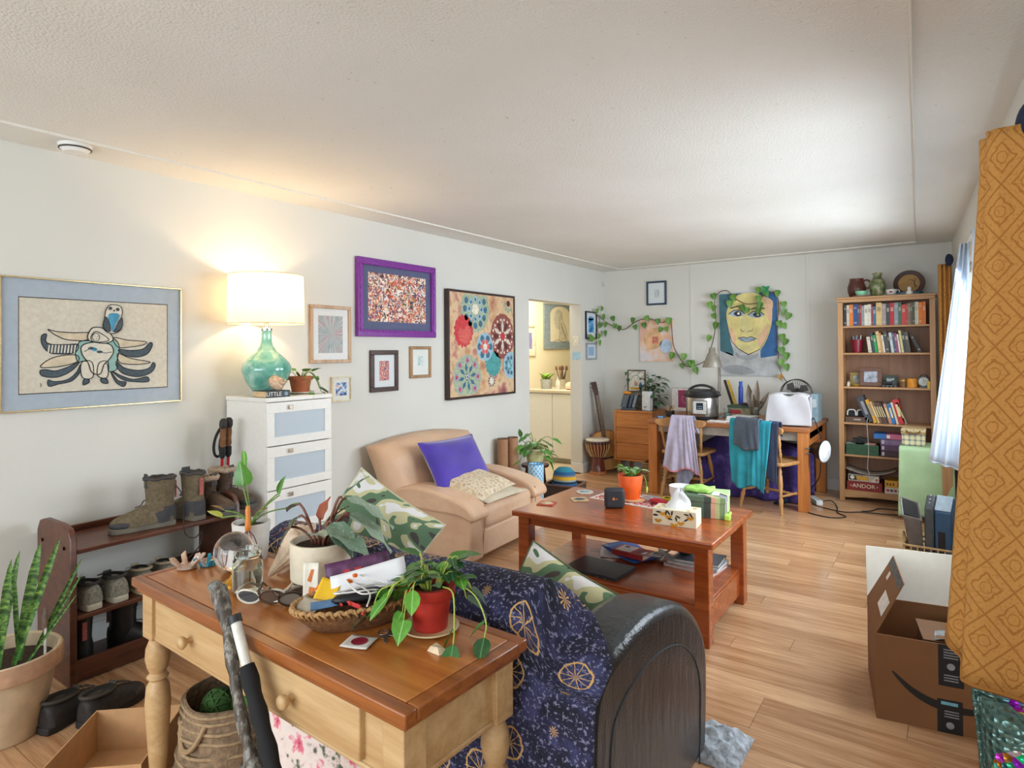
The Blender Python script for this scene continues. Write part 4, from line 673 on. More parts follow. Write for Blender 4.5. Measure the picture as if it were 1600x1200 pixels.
# --- red pot vine
o = thing('potted_vine', 'red clay pot with leafy trailing vine on gold-rimmed saucer', 'plant', (-1.075, 1.178, CZ)); part(o, 'saucer', M('#cdb48a', .4), lambda b: b.lathe([(.035, 0), (.06, .003), (.073, .010), (.071, .013), (.058, .008), (0, .005)], 36))
pot(o, M('#b32a1c', .6, var=.12), [(a, z+.006) for a, z in potprof(.042, .056, .108, .005, .007, .026)], (.05, .1)); rg = random.Random(21)
for i in range(34):
    a = rg.uniform(0, 2*PI); long = i % 3 != 0; rr_ = rg.uniform(.03, .085) if not long else rg.uniform(.07, .115); dx, dy = math.cos(a), math.sin(a); zt = rg.uniform(.12, .18) if not long else rg.uniform(.03, .13)
    p0 = (dx*.02, dy*.02, .10); tip = Vector((dx*rr_, dy*rr_, zt)); pts = bez(p0, (dx*.03, dy*.03, .145), (dx*rr_*.9, dy*rr_*.9, max(.15, zt+.035)), tip, 8); strand(o, pts, .0018, M('#a8b850', .5)); leaf(o, 'oval' if i % 2 else 'heart', tip, (dx+rg.uniform(-.5, .5), dy+rg.uniform(-.5, .5), .35 if not long else -.9), rg.uniform(.04, .068), (GL1, GL3, GL2)[i % 3], width=1.05); leaf(o, 'oval', pts[5], (dy+dx*.5, -dx+dy*.5, -.2), rg.uniform(.035, .055), (GL3, GL2, GL1)[i % 3]); leaf(o, 'heart', pts[3], (-dy+dx*.3, dx+dy*.3, .3), rg.uniform(.03, .045), (GL2, GL1, GL3)[i % 3])
for pth in ([(.05, -.01, .12), (.10, -.03, .12), (.12, -.05, .05), (.125, -.06, .018)], [(-.04, -.04, .12), (-.085, -.085, .11), (-.10, -.10, .06)], [(.06, .03, .12), (.12, .03, .10), (.16, .02, .05), (.17, .0, .022)]):
    strand(o, cr(pth, 5), .002, M('#a8b850', .5)); e = Vector(pth[-1]); dd = e-Vector(pth[-2]); leaf(o, 'oval', e, (dd.x, dd.y, dd.z*.3), .07, GL3); leaf(o, 'oval', pth[-2], (dd.y, -dd.x, -.02), .06, GL1)
# --- small things on the table
sheet('photo_card', 'white card with dark red oval beside the wicker tray', 'card', (-1.165, 1.025, CZ+.004), (0, 0, 20), .07, .065, M('#dcd6cf', .6), .0015, .001, [('print', M('#8f1f33', .5, var=.3, sc=90), lambda q: q.add([(.02*math.cos(2*PI*i/20), .02*math.sin(2*PI*i/20), .0022) for i in range(20)], [tuple(range(20))]))])
b = MB(); b.hexa([(-.02, -.012, 0), (.02, -.014, 0), (.024, .012, 0), (-.018, .014, 0), (-.012, -.008, .012), (.012, -.01, .016), (.018, .008, .008), (-.01, .01, .014)]); o = b.build('pale_stone', M('#d9c2a0', .6, var=.2), loc=(-.985, 1.10, CZ), smooth=0); tag(o, 'pale chipped stone alone at the table corner', 'stone')
o = thing('key_bunch', 'small bunch of keys between the card and the red pot', 'keys', (-1.155, 1.095, CZ)); part(o, 'ring', M('#8f9296', .25, .9), lambda b: b.tube([(.014*math.cos(2*PI*i/16), .014*math.sin(2*PI*i/16), .003) for i in range(16)], .0015, 5, closed=True))
for a in (10, 60, -40): m_ = Matrix.Rotation(R(a), 3, 'Z'); part(o, 'key', M('#8d8a80', .3, .8), lambda b: (b.cbox(m_ @ Vector((.024, 0, .003)), (.018, .016, .002), m=m_), b.cbox(m_ @ Vector((.044, 0, .003)), (.028, .006, .002), m=m_)), bevel=.0008)
# --- under and before the table
o = thing('woven_bag', 'grey-brown woven bag with green yarn inside, under the console', 'bag', (-1.93, 1.16, 0)); MBAG = M('#8a7258', .85, var=.3, sc=60, bump=.8, bs=120)
part(o, 'body', MBAG, lambda b: b.lathe([(.10, 0), (.14, .02), (.165, .15), (.15, .27), (.145, .35), (.137, .352), (.142, .27), (.15, .15), (.12, .04), (0, .03)], 32, wob=.03), smooth=60)
part(o, 'weave_ring', M('#a58a68', .85, var=.2, sc=80), lambda b: [b.tube([((r0+.001)*(1+.03*math.sin(a*5+z*40))*math.cos(a), (r0+.001)*(1+.03*math.sin(a*5+z*40))*math.sin(a), z) for a in [2*PI*i/32 for i in range(32)]], .006, 5, closed=True) for r0, z in ((.145, .34), (.146, .32), (.148, .29), (.151, .26), (.156, .22), (.162, .18), (.164, .14), (.158, .10), (.15, .06))], smooth=180)
part(o, 'handle', M('#a58a68', .85), lambda b: b.tube(bez((-.05, -.14, .30), (-.02, -.17, .2), (.05, -.17, .22), (.07, -.13, .32), 10), .008, 6))
for c_, (x, y, z), nm in (('#3c5f2a', (-.03, -.03, .30), 'dark green'), ('#54803a', (.05, .04, .29), 'leaf green'), ('#274a6a', (.0, .07, .32), 'navy')): b = MB(); rq = random.Random(len(nm)); b.ball((0, 0, 0), .052, 16, 10); [b.tube([Quaternion(ax, t_*2*PI) @ (ax.orthogonal().normalized()*.053) for t_ in [k/18 for k in range(18)]], .004, 5, closed=True) for ax in [Vector((rq.gauss(0, 1), rq.gauss(0, 1), rq.gauss(0, 1))).normalized() for _ in range(12)]]; tag(b.build('wool_ball', M(c_, .9, var=.2), smooth=180, loc=(-1.93+x, 1.16+y, z)), nm+' ball of wool in the woven bag', 'wool')
o = thing('cardboard_tray', 'shallow open cardboard box on the floor beside the turned leg', 'box', (-2.335, .985, 0), 42); MCB = M('#c79a6c', .8, var=.06, sc=20)
part(o, 'bottom', MCB, lambda b: b.box(-.15, .15, -.17, .17, 0, .004)); [part(o, 'side', MCB, lambda b: b.box(*a)) for a in ((-.15, .15, -.17, -.166, .004, .15), (-.15, .15, .166, .17, .004, .15), (-.15, -.146, -.166, .166, .004, .15), (.146, .15, -.166, .166, .004, .15))]
o = thing('walking_staff', 'gnarled dark bark staff leaning on the console front', 'walking stick', (-.995, .796, 0)); t = NT('bark'); v = t.co('Object', (1, 1, .35)); MBK = t.fin(t.ramp(t.noise(v, 55, 5, .7), [(.35, '#2a2622'), (.5, '#554a40'), (.58, '#8f8a80'), (.66, '#3c5560'), (.74, '#b08a55')]), .5); 
rg = random.Random(4); sp0, sp1 = Vector((0, 0, .0)), Vector((-.52, .069, .86)); pts = []; rr = []
for i in range(40): q_ = i/39; pts.append(sp0.lerp(sp1, q_)+Vector((.008*math.sin(q_*9), .006*math.cos(q_*13), 0))); rr.append(.017-.004*q_+.003*rg.uniform(-1, 1)+(.006 if i in (22, 23, 37, 38, 39) else 0))
part(o, 'shaft', MBK, lambda b: b.tube(pts, rr, 12), smooth=180); part(o, 'branch_stub', MBK, lambda b: b.tube([pts[23], pts[23]+Vector((-.03, -.01, -.01)), pts[23]+Vector((-.055, -.015, -.045))], [.012, .009, .006], 8), smooth=180); part(o, 'knot', MBK, lambda b: b.ball(tuple(pts[39]+Vector((-.01, 0, .0))), (.022, .018, .016), 12, 8), smooth=180)
o = thing('foam_grip_pole', 'white pole with black foam grip leaning beside the bark staff', 'pole', (-.90, .80, 0)); p0, p1 = Vector((0, 0, 0)), Vector((-.546, .075, .80)); L_ = lambda a: p0.lerp(p1, a)
part(o, 'tube', M('#e6e2d8', .4), lambda b: b.tube([L_(0), L_(1)], .0125, 14)); part(o, 'foam_grip', M('#17171a', .85), lambda b: b.tube([L_(.35+.53*i/30) for i in range(31)], [.019+.002*math.sin(i*1.4) for i in range(31)], 14), smooth=180); part(o, 'end_cap', M('#2a2a2c', .5), lambda b: b.tube([L_(.985), L_(1.004)], .016, 14))
def pillow(name, label, loc, rot, w, h, t, mat, piping=None, cat='cushion', pinch=.07):
    def f(sg):
        def g(u, v):
            a, c = 2*u-1, 2*v-1; k = (max(0, (1-a**4)*(1-c**4)))**.55; x = a*w/2*(1-pinch*(1-c*c)*abs(a)); y = c*h/2*(1-pinch*(1-a*a)*abs(c)); wr = .012*math.sin(7*a+3*c)*math.cos(5*c)*k
            return (x, y, sg*(k*t/2+wr*sg*.5))
        return g
    o = thing(name, label, cat, loc, rot=[R(a) for a in rot]); b = MB(); b.grid(f(1), 20, 20, uvs=(w, h)); b2 = MB(); b2.grid(f(-1), 20, 20, uvs=(w, h)); q = len(b.v); b.v += b2.v; b.f += [tuple(reversed([i+q for i in f_])) for f_ in b2.f]; b.mi += b2.mi; b.uv.update({q+i: u for i, u in b2.uv.items()})
    b.build('cover', mat, o, smooth=180)
    edge = [f(1)(u, v)[:2] for u, v in [(i/12, 0) for i in range(12)]+[(1, i/12) for i in range(12)]+[(1-i/12, 1) for i in range(12)]+[(0, 1-i/12) for i in range(12)]]
    part(o, 'piping', piping or mat, lambda b: b.tube([(x, y, 0) for x, y in edge], .004, 6, closed=True), smooth=180); return o
t = NT('pink_floral'); v = t.co('UV'); MFL = t.fin(t.ramp(t.noise(v, 16, 3, .6), [(.3, '#b8344f'), (.4, '#e0788c'), (.47, '#e9d9cf'), (.6, '#e4cfc6'), (.66, '#55604c')]), .85)
pillow('floral_cushion', 'pink flowered cushion standing on the floor under the console', (-1.44, 1.125, .265), (78, 0, 8), .50, .50, .10, MFL)
# ---------------------------------------------------------------- sofa
MLB = NT('black_leather'); v = MLB.co(); MLB.bump(MLB.math('ADD', MLB.math('MULTIPLY', MLB.vor(v, 160), .1), MLB.noise(MLB.co('Object', (1, 1, .25)), 22, 3)), .35, .012); MLB = MLB.fin(MLB.ramp(MLB.noise(v, 4, 3), [(.3, '#1e242a'), (.7, '#2e363d')]), .27)
sf = thing('leather_sofa', 'black leather sofa seen from behind, under a star throw', 'sofa', (-1.47, 1.35, 0))
arm = [(-.03, .06), (-.04, .45), (-.02, .60), (.05, .66), (.17, .69), (.33, .70), (.50, .675), (.64, .62), (.76, .53), (.83, .42), (.84, .28), (.82, .06)]
armS = [(p.x, p.y) for p in cr([(a, c, 0) for a, c in arm], 4)]
for s in (-1, 1):
    x0, x1 = (.60, .775) if s > 0 else (-.775, -.60); ao = part(sf, 'arm', MLB, lambda b: b.prism(armS, x0, x1, 'x'), bevel=.035, seg=4, smooth=60)
    xo = s*.7765
    part(ao, 'seam', M('#3a4248', .5), lambda b: b.tube([(xo-s*.001, .42+(p[0]-.42)*.78, .06+(p[1]-.06)*.80) for p in armS], .0025, 5)); 
part(sf, 'base', MLB, lambda b: b.box(-.598, .598, 0.02, .82, .06, .30), bevel=.02); part(sf, 'seat_cushion', MLB, lambda b: (b.box(-.56, -.005, .22, .88, .30, .43), b.box(.005, .56, .22, .88, .30, .43)), bevel=.035, seg=3)
part(sf, 'backrest', MLB, lambda b: b.prism([(.0, .1), (.24, .1), (.26, .43), (.17, .74), (.10, .78), (.04, .74), (.0, .5)], -.595, .595, 'x'), bevel=.03, seg=3, smooth=60)
for x in (-.70, .70):
    for y in (.05, .76): part(sf, 'foot', M('#231a14', .5), lambda b: b.lathe([(.02, 0), (.028, .06)], 14, (x, y, 0)))
# throw
t = NT('star_fabric'); uv = t.n('ShaderNodeTexCoord').outputs['UV']; wv = uv
V_ = t.n('ShaderNodeTexVoronoi', voronoi_dimensions='2D'); t.t.links.new(uv, V_.inputs['Vector']); V_.inputs['Scale'].default_value = 7.4; V_.inputs['Randomness'].default_value = .55
sb = t.n('ShaderNodeVectorMath', operation='SUBTRACT'); t.t.links.new(uv, sb.inputs[0]); t.t.links.new(V_.outputs['Position'], sb.inputs[1]); sx = t.n('ShaderNodeSeparateXYZ'); t.t.links.new(sb.outputs[0], sx.inputs[0])
rad = t.math('SQRT', t.math('ADD', t.math('MULTIPLY', sx.outputs[0], sx.outputs[0]), t.math('MULTIPLY', sx.outputs[1], sx.outputs[1]))); ang = t.math('ARCTAN2', sx.outputs[1], sx.outputs[0])
cs = t.n('ShaderNodeSeparateColor'); t.t.links.new(V_.outputs['Color'], cs.inputs[0]); R0 = t.math('MULTIPLY_ADD', cs.outputs[0], .02, .034)
big = t.math('GREATER_THAN', cs.outputs[1], .25)
wob_ = t.math('MULTIPLY_ADD', t.noise(uv, 40, 2), .014, -.007); r2 = t.math('ADD', rad, wob_)
ring = t.math('MULTIPLY', t.math('LESS_THAN', t.math('ABSOLUTE', t.math('SUBTRACT', r2, R0)), .0024), big)
raymask = t.math('GREATER_THAN', t.math('COSINE', t.math('MULTIPLY', t.math('ADD', ang, t.math('MULTIPLY', t.noise(uv, 30, 1), .25)), 10)), t.math('MINIMUM', t.math('MULTIPLY', t.math('DIVIDE', rad, R0), 1.7), .955)); Rr = t.math('MULTIPLY', R0, t.math('MULTIPLY_ADD', big, .75, .35))
rays = t.math('MULTIPLY', raymask, t.math('LESS_THAN', rad, Rr)); star = t.math('MAXIMUM', ring, rays)
nb = t.noise(uv, 9, 4, .7); sp_1 = t.math('GREATER_THAN', t.noise(uv, 85, 3, .7), .575)
ground = t.ramp(nb, [(.35, '#15151f'), (.5, '#232440'), (.62, '#3d3f68')]); ground = t.mix(t.math('MULTIPLY', sp_1, .75), ground, '#8f8fae')
MSTAR = t.fin(t.mix(star, ground, '#d8ac6c'), .9)
path = [(.90, .22), (.91, .43), (.86, .452), (.60, .456), (.38, .456), (.285, .47), (.26, .55), (.20, .74), (.15, .795), (.09, .808), (.02, .775), (-.03, .68), (-.048, .5), (-.05, .3), (-.05, .13)]
pp = cr([(a, c, 0) for a, c in path], 5); cum = [0]
for i in range(1, len(pp)): cum.append(cum[-1]+(pp[i]-pp[i-1]).length)
LEN = cum[-1]
def along(v):
    s_ = v*LEN
    for i in range(1, len(pp)):
        if cum[i] >= s_-1e-9: k = (s_-cum[i-1])/max(1e-9, cum[i]-cum[i-1]); return pp[i-1].lerp(pp[i], k)
    return pp[-1]
def thr(u, v):
    p = along(v); x = -.58+1.17*u; y, z = p.x, p.y
    back = max(0, min(1, (v-.62)/.12)); top = max(0, 1-abs(v-.66)/.12)
    x += .20*max(0, min(1, (v-.55)/.10))*max(0, (u-.72)/.28)
    at = .60+.11*max(0, min(1, (y+.03)/.18)) if y < .15 else .715
    if x > .58: z = min(z, at+.012+max(0, .64-x)*1.2)
    z -= top*.028*math.exp(-((x+.02)/.05)**2);  z += top*.012*math.sin(u*9)
    if v > .72: y -= .012*(1+math.sin(u*17+v*5))*(v-.72)*3; 
    elif v < .5: z += .004*(1+math.sin(u*23+v*31)); 
    return (x, y, z+.006)
b = MB(); b.grid(thr, 64, 84, uvs=(1.12, LEN)); b.uv = {i: (p[0], b.uv[i][1]) for i, p in enumerate(b.v)}; o = b.build('star_throw', MSTAR, None, smooth=180, solid=.006, loc=(-1.47, 1.35, 0)); tag(o, 'navy throw with gold compass stars draped over the sofa', 'throw')
b = MB(); b.tube([(.605+.004*math.sin(i), .20-.010*i, .725+.010*math.sin(i*1.9)-.0006*i*i) for i in range(20)], [.014+.004*math.sin(i*2.2) for i in range(20)], 8)
bpy.data.objects['star_throw']; o2 = b.build('gathered_corner', MSTAR, o, smooth=180)
t = NT('camo_cotton'); v = t.co('UV'); MCAMO = t.fin(t.ramp(t.noise(v, 5.5, 1.5, .5, dist=1.8), [(.0, '#4d4440'), (.38, '#5f7d5e'), (.47, '#c8c49a'), (.56, '#e3e2e2'), (.64, '#54735a'), (.72, '#cfc98e')], 'CONSTANT'), .85)
pillow('camouflage_cushion', 'camouflage cushion standing at the far end of the sofa', (-1.97, 1.80, .665), (62, 32, 26), .44, .44, .15, MCAMO, M('#d8d6b8', .8))
pillow('camouflage_cushion', 'camouflage cushion tucked behind the sofa backrest ridge', (-1.06, 1.75, .55), (62, 22, 6), .40, .40, .13, MCAMO, M('#5c6a48', .8))
b = MB(); b.grid(lambda u, v: ((u-.5)*.20, (v-.5)*.24, .002+.075*(math.sin(PI*u)*math.sin(PI*v))**.5*(.75+.25*math.sin(u*13+v*5)*math.sin(v*17))), 24, 24); o = b.build('fleece_bundle', M('#b9c2cc', .95, var=.35, sc=40, bump=.8), smooth=180, loc=(-.70, 2.30, 0)); tag(o, 'crumpled white and blue fleece on the floor by the sofa arm', 'blanket')
# ================================================================ armchair and its corner
t = NT('beige_leather'); v = t.co(); t.bump(t.math('ADD', t.noise(v, 9, 3), t.math('MULTIPLY', t.vor(v, 140), .12)), .5, .02); MBL = t.fin(t.ramp(t.noise(v, 3, 4), [(.3, '#cfa88a'), (.7, '#dfbfa0')]), .45)
ac = thing('leather_armchair', 'beige leather armchair with puffy arms against the wall', 'armchair', (-3.46, 3.70, 0), 3)
part(ac, 'base', MBL, lambda b: b.box(.08, .80, -.33, .33, .03, .24), bevel=.02); part(ac, 'front_panel', MBL, lambda b: b.box(.78, .815, -.33, .33, .04, .22), bevel=.014)
part(ac, 'seat_cushion', MBL, lambda b: b.box(.18, .835, -.335, .335, .215, .39), bevel=.055, seg=4, smooth=60)
for s in (-1, 1):
    y0, y1 = sorted((s*.33, s*.49)); part(ac, 'arm', MBL, lambda b: b.box(.06, .83, y0, y1, .03, .38), bevel=.02, smooth=60)
    part(ac, 'arm_pad', MBL, lambda b: b.prism([(p.x, p.y) for p in cr([(.05, .42, 0), (.30, .50, 0), (.55, .485, 0), (.78, .43, 0), (.865, .36, 0), (.84, .31, 0), (.7, .34, 0), (.3, .35, 0)], 4, True)], y0-.02, y1+.02, 'y'), bevel=.03, seg=3, smooth=60)
def bk_(u, v, sg):
    a = 2*u-1; c = v; y = a*.57*(1-.10*(1-c)); z = .34+c*(.47-.05*a*a); x0 = .10-.12*c; th = .24*(math.sin(PI*min(1, .12+.86*c))**.5)*(1-abs(a)**5)**.4*(1+.10*math.sin(c*9)); wr = .008*math.sin(14*a+6*c)
    return (x0+(.06 if sg > 0 else -.02)+(th*.75 if sg > 0 else -th*.12)+wr, y, z)
b = MB(); b.grid(lambda u, v: bk_(u, v, 1), 26, 18); q = MB(); q.grid(lambda u, v: bk_(u, v, -1), 26, 18); n0 = len(b.v); b.v += q.v; b.f += [tuple(reversed([i+n0 for i in f])) for f in q.f]; b.mi += q.mi
w = 27; h = 19; per = [i for i in range(w)]+[j*w+w-1 for j in range(1, h)]+[(h-1)*w+i for i in range(w-2, -1, -1)]+[j*w for j in range(h-2, 0, -1)]
for i in range(len(per)): j = (i+1) % len(per); b.f.append((per[j], per[i], per[i]+n0, per[j]+n0)); b.mi.append(0)
b.uv = {}; b.build('back_cushion', MBL, ac, smooth=180); part(ac, 'back_shell', MBL, lambda b: b.prism([(.0, .03), (.16, .03), (.16, .40), (.06, .74), (.0, .74)], -.50, .50, 'y'), bevel=.03, seg=3, smooth=60)
part(ac, 'seam_fold', M('#b38f74', .6), lambda b: [b.tube([(.845, s*.345, .40), (.85, s*.345, .30), (.835, s*.345, .2), (.82, s*.34, .06)], .004, 6) for s in (-1, 1)])
MPV = NT('purple_velvet'); v = MPV.co(); MPV.b.inputs['Sheen Weight'].default_value = .6; MPV = MPV.fin(MPV.ramp(MPV.noise(v, 5, 3), [(.3, '#33208c'), (.7, '#4527a8')]), .7)
pillow('velvet_cushion', 'purple velvet cushion leaning on the armchair back', (-3.02, 3.62, .60), (0, 58, -2), .44, .60, .14, MPV)
t = NT('cream_floral'); v = t.co('UV'); MCF2 = t.fin(t.ramp(t.vor(v, 28), [(.2, '#b99a86'), (.35, '#cdbfa6'), (.55, '#dccfb6'), (.8, '#c7b08f')]), .85)
pillow('patterned_cushion', 'cream floral cushion lying on the armchair seat', (-2.84, 3.62, .485), (4, 14, 6), .40, .46, .10, MCF2); pillow('plain_cushion', 'plain pale cushion underneath the cream floral one', (-2.78, 3.66, .42), (0, 3, 0), .40, .48, .055, M('#cfc2ac', .85, var=.06))
# scratching tubes, stool with plant, blue vase, hat in basket
MKR = M('#a97f5e', .85, var=.08, sc=30)
for i, (x, y, h, lb) in enumerate(((-3.45, 4.80, .62, 'tall brown cardboard tube, the one nearer the armchair'), (-3.40, 4.895, .625, 'tall brown cardboard tube, the one nearer the potted plant'))):
    o = thing('cardboard_tube', lb, 'tube', (x, y, 0), 0, 'cardboard tubes behind the armchair'); part(o, 'tube', MKR, lambda b: b.lathe([(.05, 0), (.05, h), (.045, h), (.045, .01), (0, .01)], 28)); part(o, 'cut_edge', M('#3a2d25', .9), lambda b: b.tube([(.0475*math.cos(2*PI*k/28), .0475*math.sin(2*PI*k/28), h) for k in range(28)], .0035, 5, closed=True))
o = thing('plant_stool', 'dark red low stool carrying the philodendron', 'stool', (-3.28, 5.10, 0)); MRD = wood('#5c2f2a', '#3a1c18', .4, 0); part(o, 'seat', MRD, lambda b: b.lathe([(.13, .33), (.135, .335), (.135, .35), (.13, .355)], 28)); [part(o, 'leg', MRD, lambda b: b.tube([(.08*math.cos(a), .08*math.sin(a), .335), (.11*math.cos(a), .11*math.sin(a), 0)], .014, 8)) for a in (.4, 1.97, 3.54, 5.11)]
o = thing('potted_philodendron', 'leafy philodendron in pale yellow pot beside the doorway', 'plant', (-3.28, 5.10, .355)); pot(o, M('#d8d49a', .5, var=.2, sc=12), potprof(.075, .095, .15), (.085, .135)); rg = random.Random(31)
for i in range(24):
    a = rg.uniform(-2.2, 1.4); dx, dy = math.cos(a), math.sin(a); r0 = rg.uniform(.06, .2); z = rg.uniform(.1, .33)-r0*.4; tip = Vector((dx*r0, dy*r0, z)); strand(o, bez((0, 0, .13), (dx*.03, dy*.03, .24), (dx*r0*.8, dy*r0*.8, z+.06), tip, 6), .003); leaf(o, 'heart', tip, (dx, dy, -.35), rg.uniform(.07, .12), (GL1, GL2)[i % 2])
for y, z in ((.15, .0), (.2, -.05)): leaf(o, 'heart', (.1, y*.5, .06+z), (.5, .2, -1), .11, GL1)
leaf(o, 'oval', (-.13, -.06, .25), (0, -.1, 1), .09, GL2); strand(o, bez((0, 0, .13), (-.05, -.03, .2), (-.12, -.06, .2), (-.13, -.06, .26), 6), .003)
t = NT('blue_lattice'); v = t.co('Object', (1, 1, 1)); sp2 = t.n('ShaderNodeSeparateXYZ'); t.t.links.new(v, sp2.inputs[0]); an = t.math('ARCTAN2', sp2.outputs[1], sp2.outputs[0]); a1 = t.math('FRACT', t.math('ADD', t.math('MULTIPLY', an, 1.91), t.math('MULTIPLY', sp2.outputs[2], 22))); a2 = t.math('FRACT', t.math('SUBTRACT', t.math('MULTIPLY', an, 1.91), t.math('MULTIPLY', sp2.outputs[2], 22)))
ln = t.math('MAXIMUM', t.math('LESS_THAN', a1, .25), t.math('LESS_THAN', a2, .25)); MLT = t.fin(t.mix(ln, '#6fb3dc', '#d4eaf4'), .35)
o = thing('lattice_vase', 'light blue vase with white lattice pattern behind the armchair arm', 'vase', (-3.08, 4.80, 0)); part(o, 'body', MLT, lambda b: b.lathe([(.05, 0), (.07, .02), (.072, .41), (.068, .42), (.06, .42), (.06, .1), (0, .1)], 32), smooth=50); part(o, 'rim', M('#3f7fb8', .35), lambda b: b.tube([(.066*math.cos(2*PI*k/28), .066*math.sin(2*PI*k/28), .42) for k in range(28)], .005, 6, closed=True))
o = thing('wicker_box', 'dark wicker box on the floor holding a knitted hat', 'basket', (-2.95, 5.10, 0), 8); MDWK = M('#4a3226', .75, var=.3, sc=70, bump=.6); part(o, 'wall', MDWK, lambda b: (fr(b, -.16, .16, -.14, .14, 0, .20, .012), b.box(-.15, .15, -.13, .13, 0, .01))); part(o, 'rim', M('#6a4a38', .7), lambda b: fr(b, -.168, .168, -.148, .148, .195, .212, .026), bevel=.006); part(o, 'stuffing', M('#6d5f55', .9, var=.3), lambda b: b.box(-.145, .145, -.125, .125, .01, .185))
t = NT('striped_knit'); v = t.co('Object'); sp3 = t.n('ShaderNodeSeparateXYZ'); t.t.links.new(v, sp3.inputs[0]); MKN = t.fin(t.ramp(t.math('MULTIPLY', sp3.outputs[2], 5.5), [(.0, '#2f5a86'), (.16, '#20364a'), (.26, '#8fa0a0'), (.34, '#d8a428'), (.5, '#7a7a78'), (.58, '#2a5a86'), (.75, '#2b7f94')], 'CONSTANT'), .95); 
b = MB(); b.lathe([(.11, 0), (.118, .02), (.115, .08), (.10, .13), (.06, .165), (0, .172)], 28, sx=1, sy=.8); b.tube([(.115*math.cos(2*PI*k/28), .092*math.sin(2*PI*k/28), .015) for k in range(28)], .013, 6, closed=True); o = b.build('knitted_hat', MKN, smooth=180, loc=(-2.95, 5.09, .187)); tag(o, 'striped blue and mustard knitted hat on the wicker box', 'hat')
# ================================================================ coffee table
MCH = wood('#b25a26', '#843610', .25, 0, 1., coat=.5); TX, TY, TZ = -1.51, 3.375, .52
cf = thing('coffee_table', 'cherry wood coffee table with lower shelf', 'coffee table', (TX, TY, 0), 0)
part(cf, 'table_top', MCH, lambda b: b.box(-.585, .585, -.38, .38, .488, .52), bevel=.008, seg=3); part(cf, 'apron', MCH, lambda b: fr(b, -.54, .54, -.335, .335, .44, .488, .02))
for x in (-.52, .52):
    for y in (-.315, .315): part(cf, 'leg', MCH, lambda b: b.box(x-.036, x+.036, y-.036, y+.036, 0, .488), bevel=.004)
part(cf, 'shelf', MCH, lambda b: b.box(-.53, .53, -.325, .325, .185, .20), bevel=.003); part(cf, 'shelf_rail', MCH, lambda b: fr(b, -.535, .535, -.33, .33, .055, .185, .02), bevel=.003)
def coaster(label, x, y, rz, c1, c2, rnd_=False):
    o = thing('coaster', label, 'coaster', (x, y, TZ), rz); 
    part(o, 'tile', M(c1, .6, var=.25, sc=60), lambda b: b.lathe([(.055, 0), (.056, .006), (0, .006)], 28) if rnd_ else b.box(-.05, .05, -.05, .05, 0, .006), bevel=.001); part(o, 'picture', M(c2, .6, var=.4, sc=50), lambda b: (b.lathe([(.032, .0062), (0, .0065)], 20), b.box(-.04, .04, -.008, .008, .006, .0068)))
coaster('red and cream square coaster at the near table corner', -2.00, 3.235, 15, '#b5533f', '#d9c9a4'); coaster('cream square coaster with dark figure in the middle of the three', -1.88, 3.43, 40, '#d9bf96', '#4a5a60'); coaster('round white coaster with blue motif furthest from the sofa', -1.95, 3.63, 10, '#d9d2c2', '#86b0bc', True)
o = thing('smart_speaker', 'square black speaker with orange logo on the coffee table', 'speaker', (-1.615, 3.37, TZ), 32); part(o, 'body', M('#2c2e33', .6, var=.05), lambda b: b.box(-.058, .058, -.03, .03, 0, .118), bevel=.018, seg=4, smooth=50); part(o, 'side_strip', M('#4b5058', .4), lambda b: b.box(.056, .0595, -.018, .018, .02, .1), bevel=.001); part(o, 'logo', M('#d8762c', .5), lambda b: (b.art([(-.016, .06), (-.004, .07), (-.002, .062), (.002, .058), (-.004, .05), (-.012, .053)], 0, 2, -.03), b.stroke([(.004, .055), (.012, .06), (.016, .056)], .004, 0, 2, -.03)))
o = thing('patterned_placemat', 'red and white printed placemat under the orange pot', 'placemat', (-1.55, 3.60, TZ), -6); t = NT('red_print'); v = t.co('Object'); MRP = t.fin(t.ramp(t.vor(v, 55), [(.3, '#e6d9cf'), (.42, '#a8283a'), (.7, '#c2404c')], 'CONSTANT'), .8)
part(o, 'cloth', MRP, lambda b: b.box(-.29, .29, -.12, .12, 0, .003)); part(o, 'border', M('#e4dccf', .8), lambda b: fr(b, -.292, .292, -.122, .122, 0, .0035, .02))
b = MB(); b.lathe([(.075, 0), (.08, .004), (.078, .008), (0, .008)], 28); o = b.build('cork_mat', M('#d8a878', .8, var=.15, sc=90), loc=(-1.60, 3.60, TZ+.0035)); tag(o, 'round tan mat between the orange pot and the placemat', 'mat')
o = thing('potted_succulent', 'small green plant in bright orange pot', 'plant', (-1.62, 3.61, TZ+.0115)); pot(o, M('#f0601c', .45, var=.04), potprof(.058, .078, .145), (.07, .13)); rg = random.Random(8)
for i in range(20): a = rg.uniform(0, 2*PI); dx, dy = math.cos(a), math.sin(a); r0 = rg.uniform(.01, .07); tip = Vector((dx*r0, dy*r0, .155+rg.uniform(0, .04))); strand(o, [(dx*.01, dy*.01, .125), tuple(tip)], .003); leaf(o, 'oval', tip, (dx, dy, rg.uniform(-.3, .6)), rg.uniform(.04, .06), (GL2, leafmat('#8fae7a', '#5f8a58'))[i % 2], width=1.2)
strand(o, bez((.06, -.01, .14), (.09, -.01, .17), (.11, -.01, .14), (.11, -.01, .08), 6), .003); leaf(o, 'oval', (.11, -.01, .09), (.1, 0, -1), .05, GYEL)
yarn('glasses_and_cable', 'small tangle of clear and white cable on the placemat', 'cable', (-1.49, 3.63, TZ+.008), M('#b9c4cc', .2, .2), .035, 16, 13, .003, (1.2, .8, .5)); 
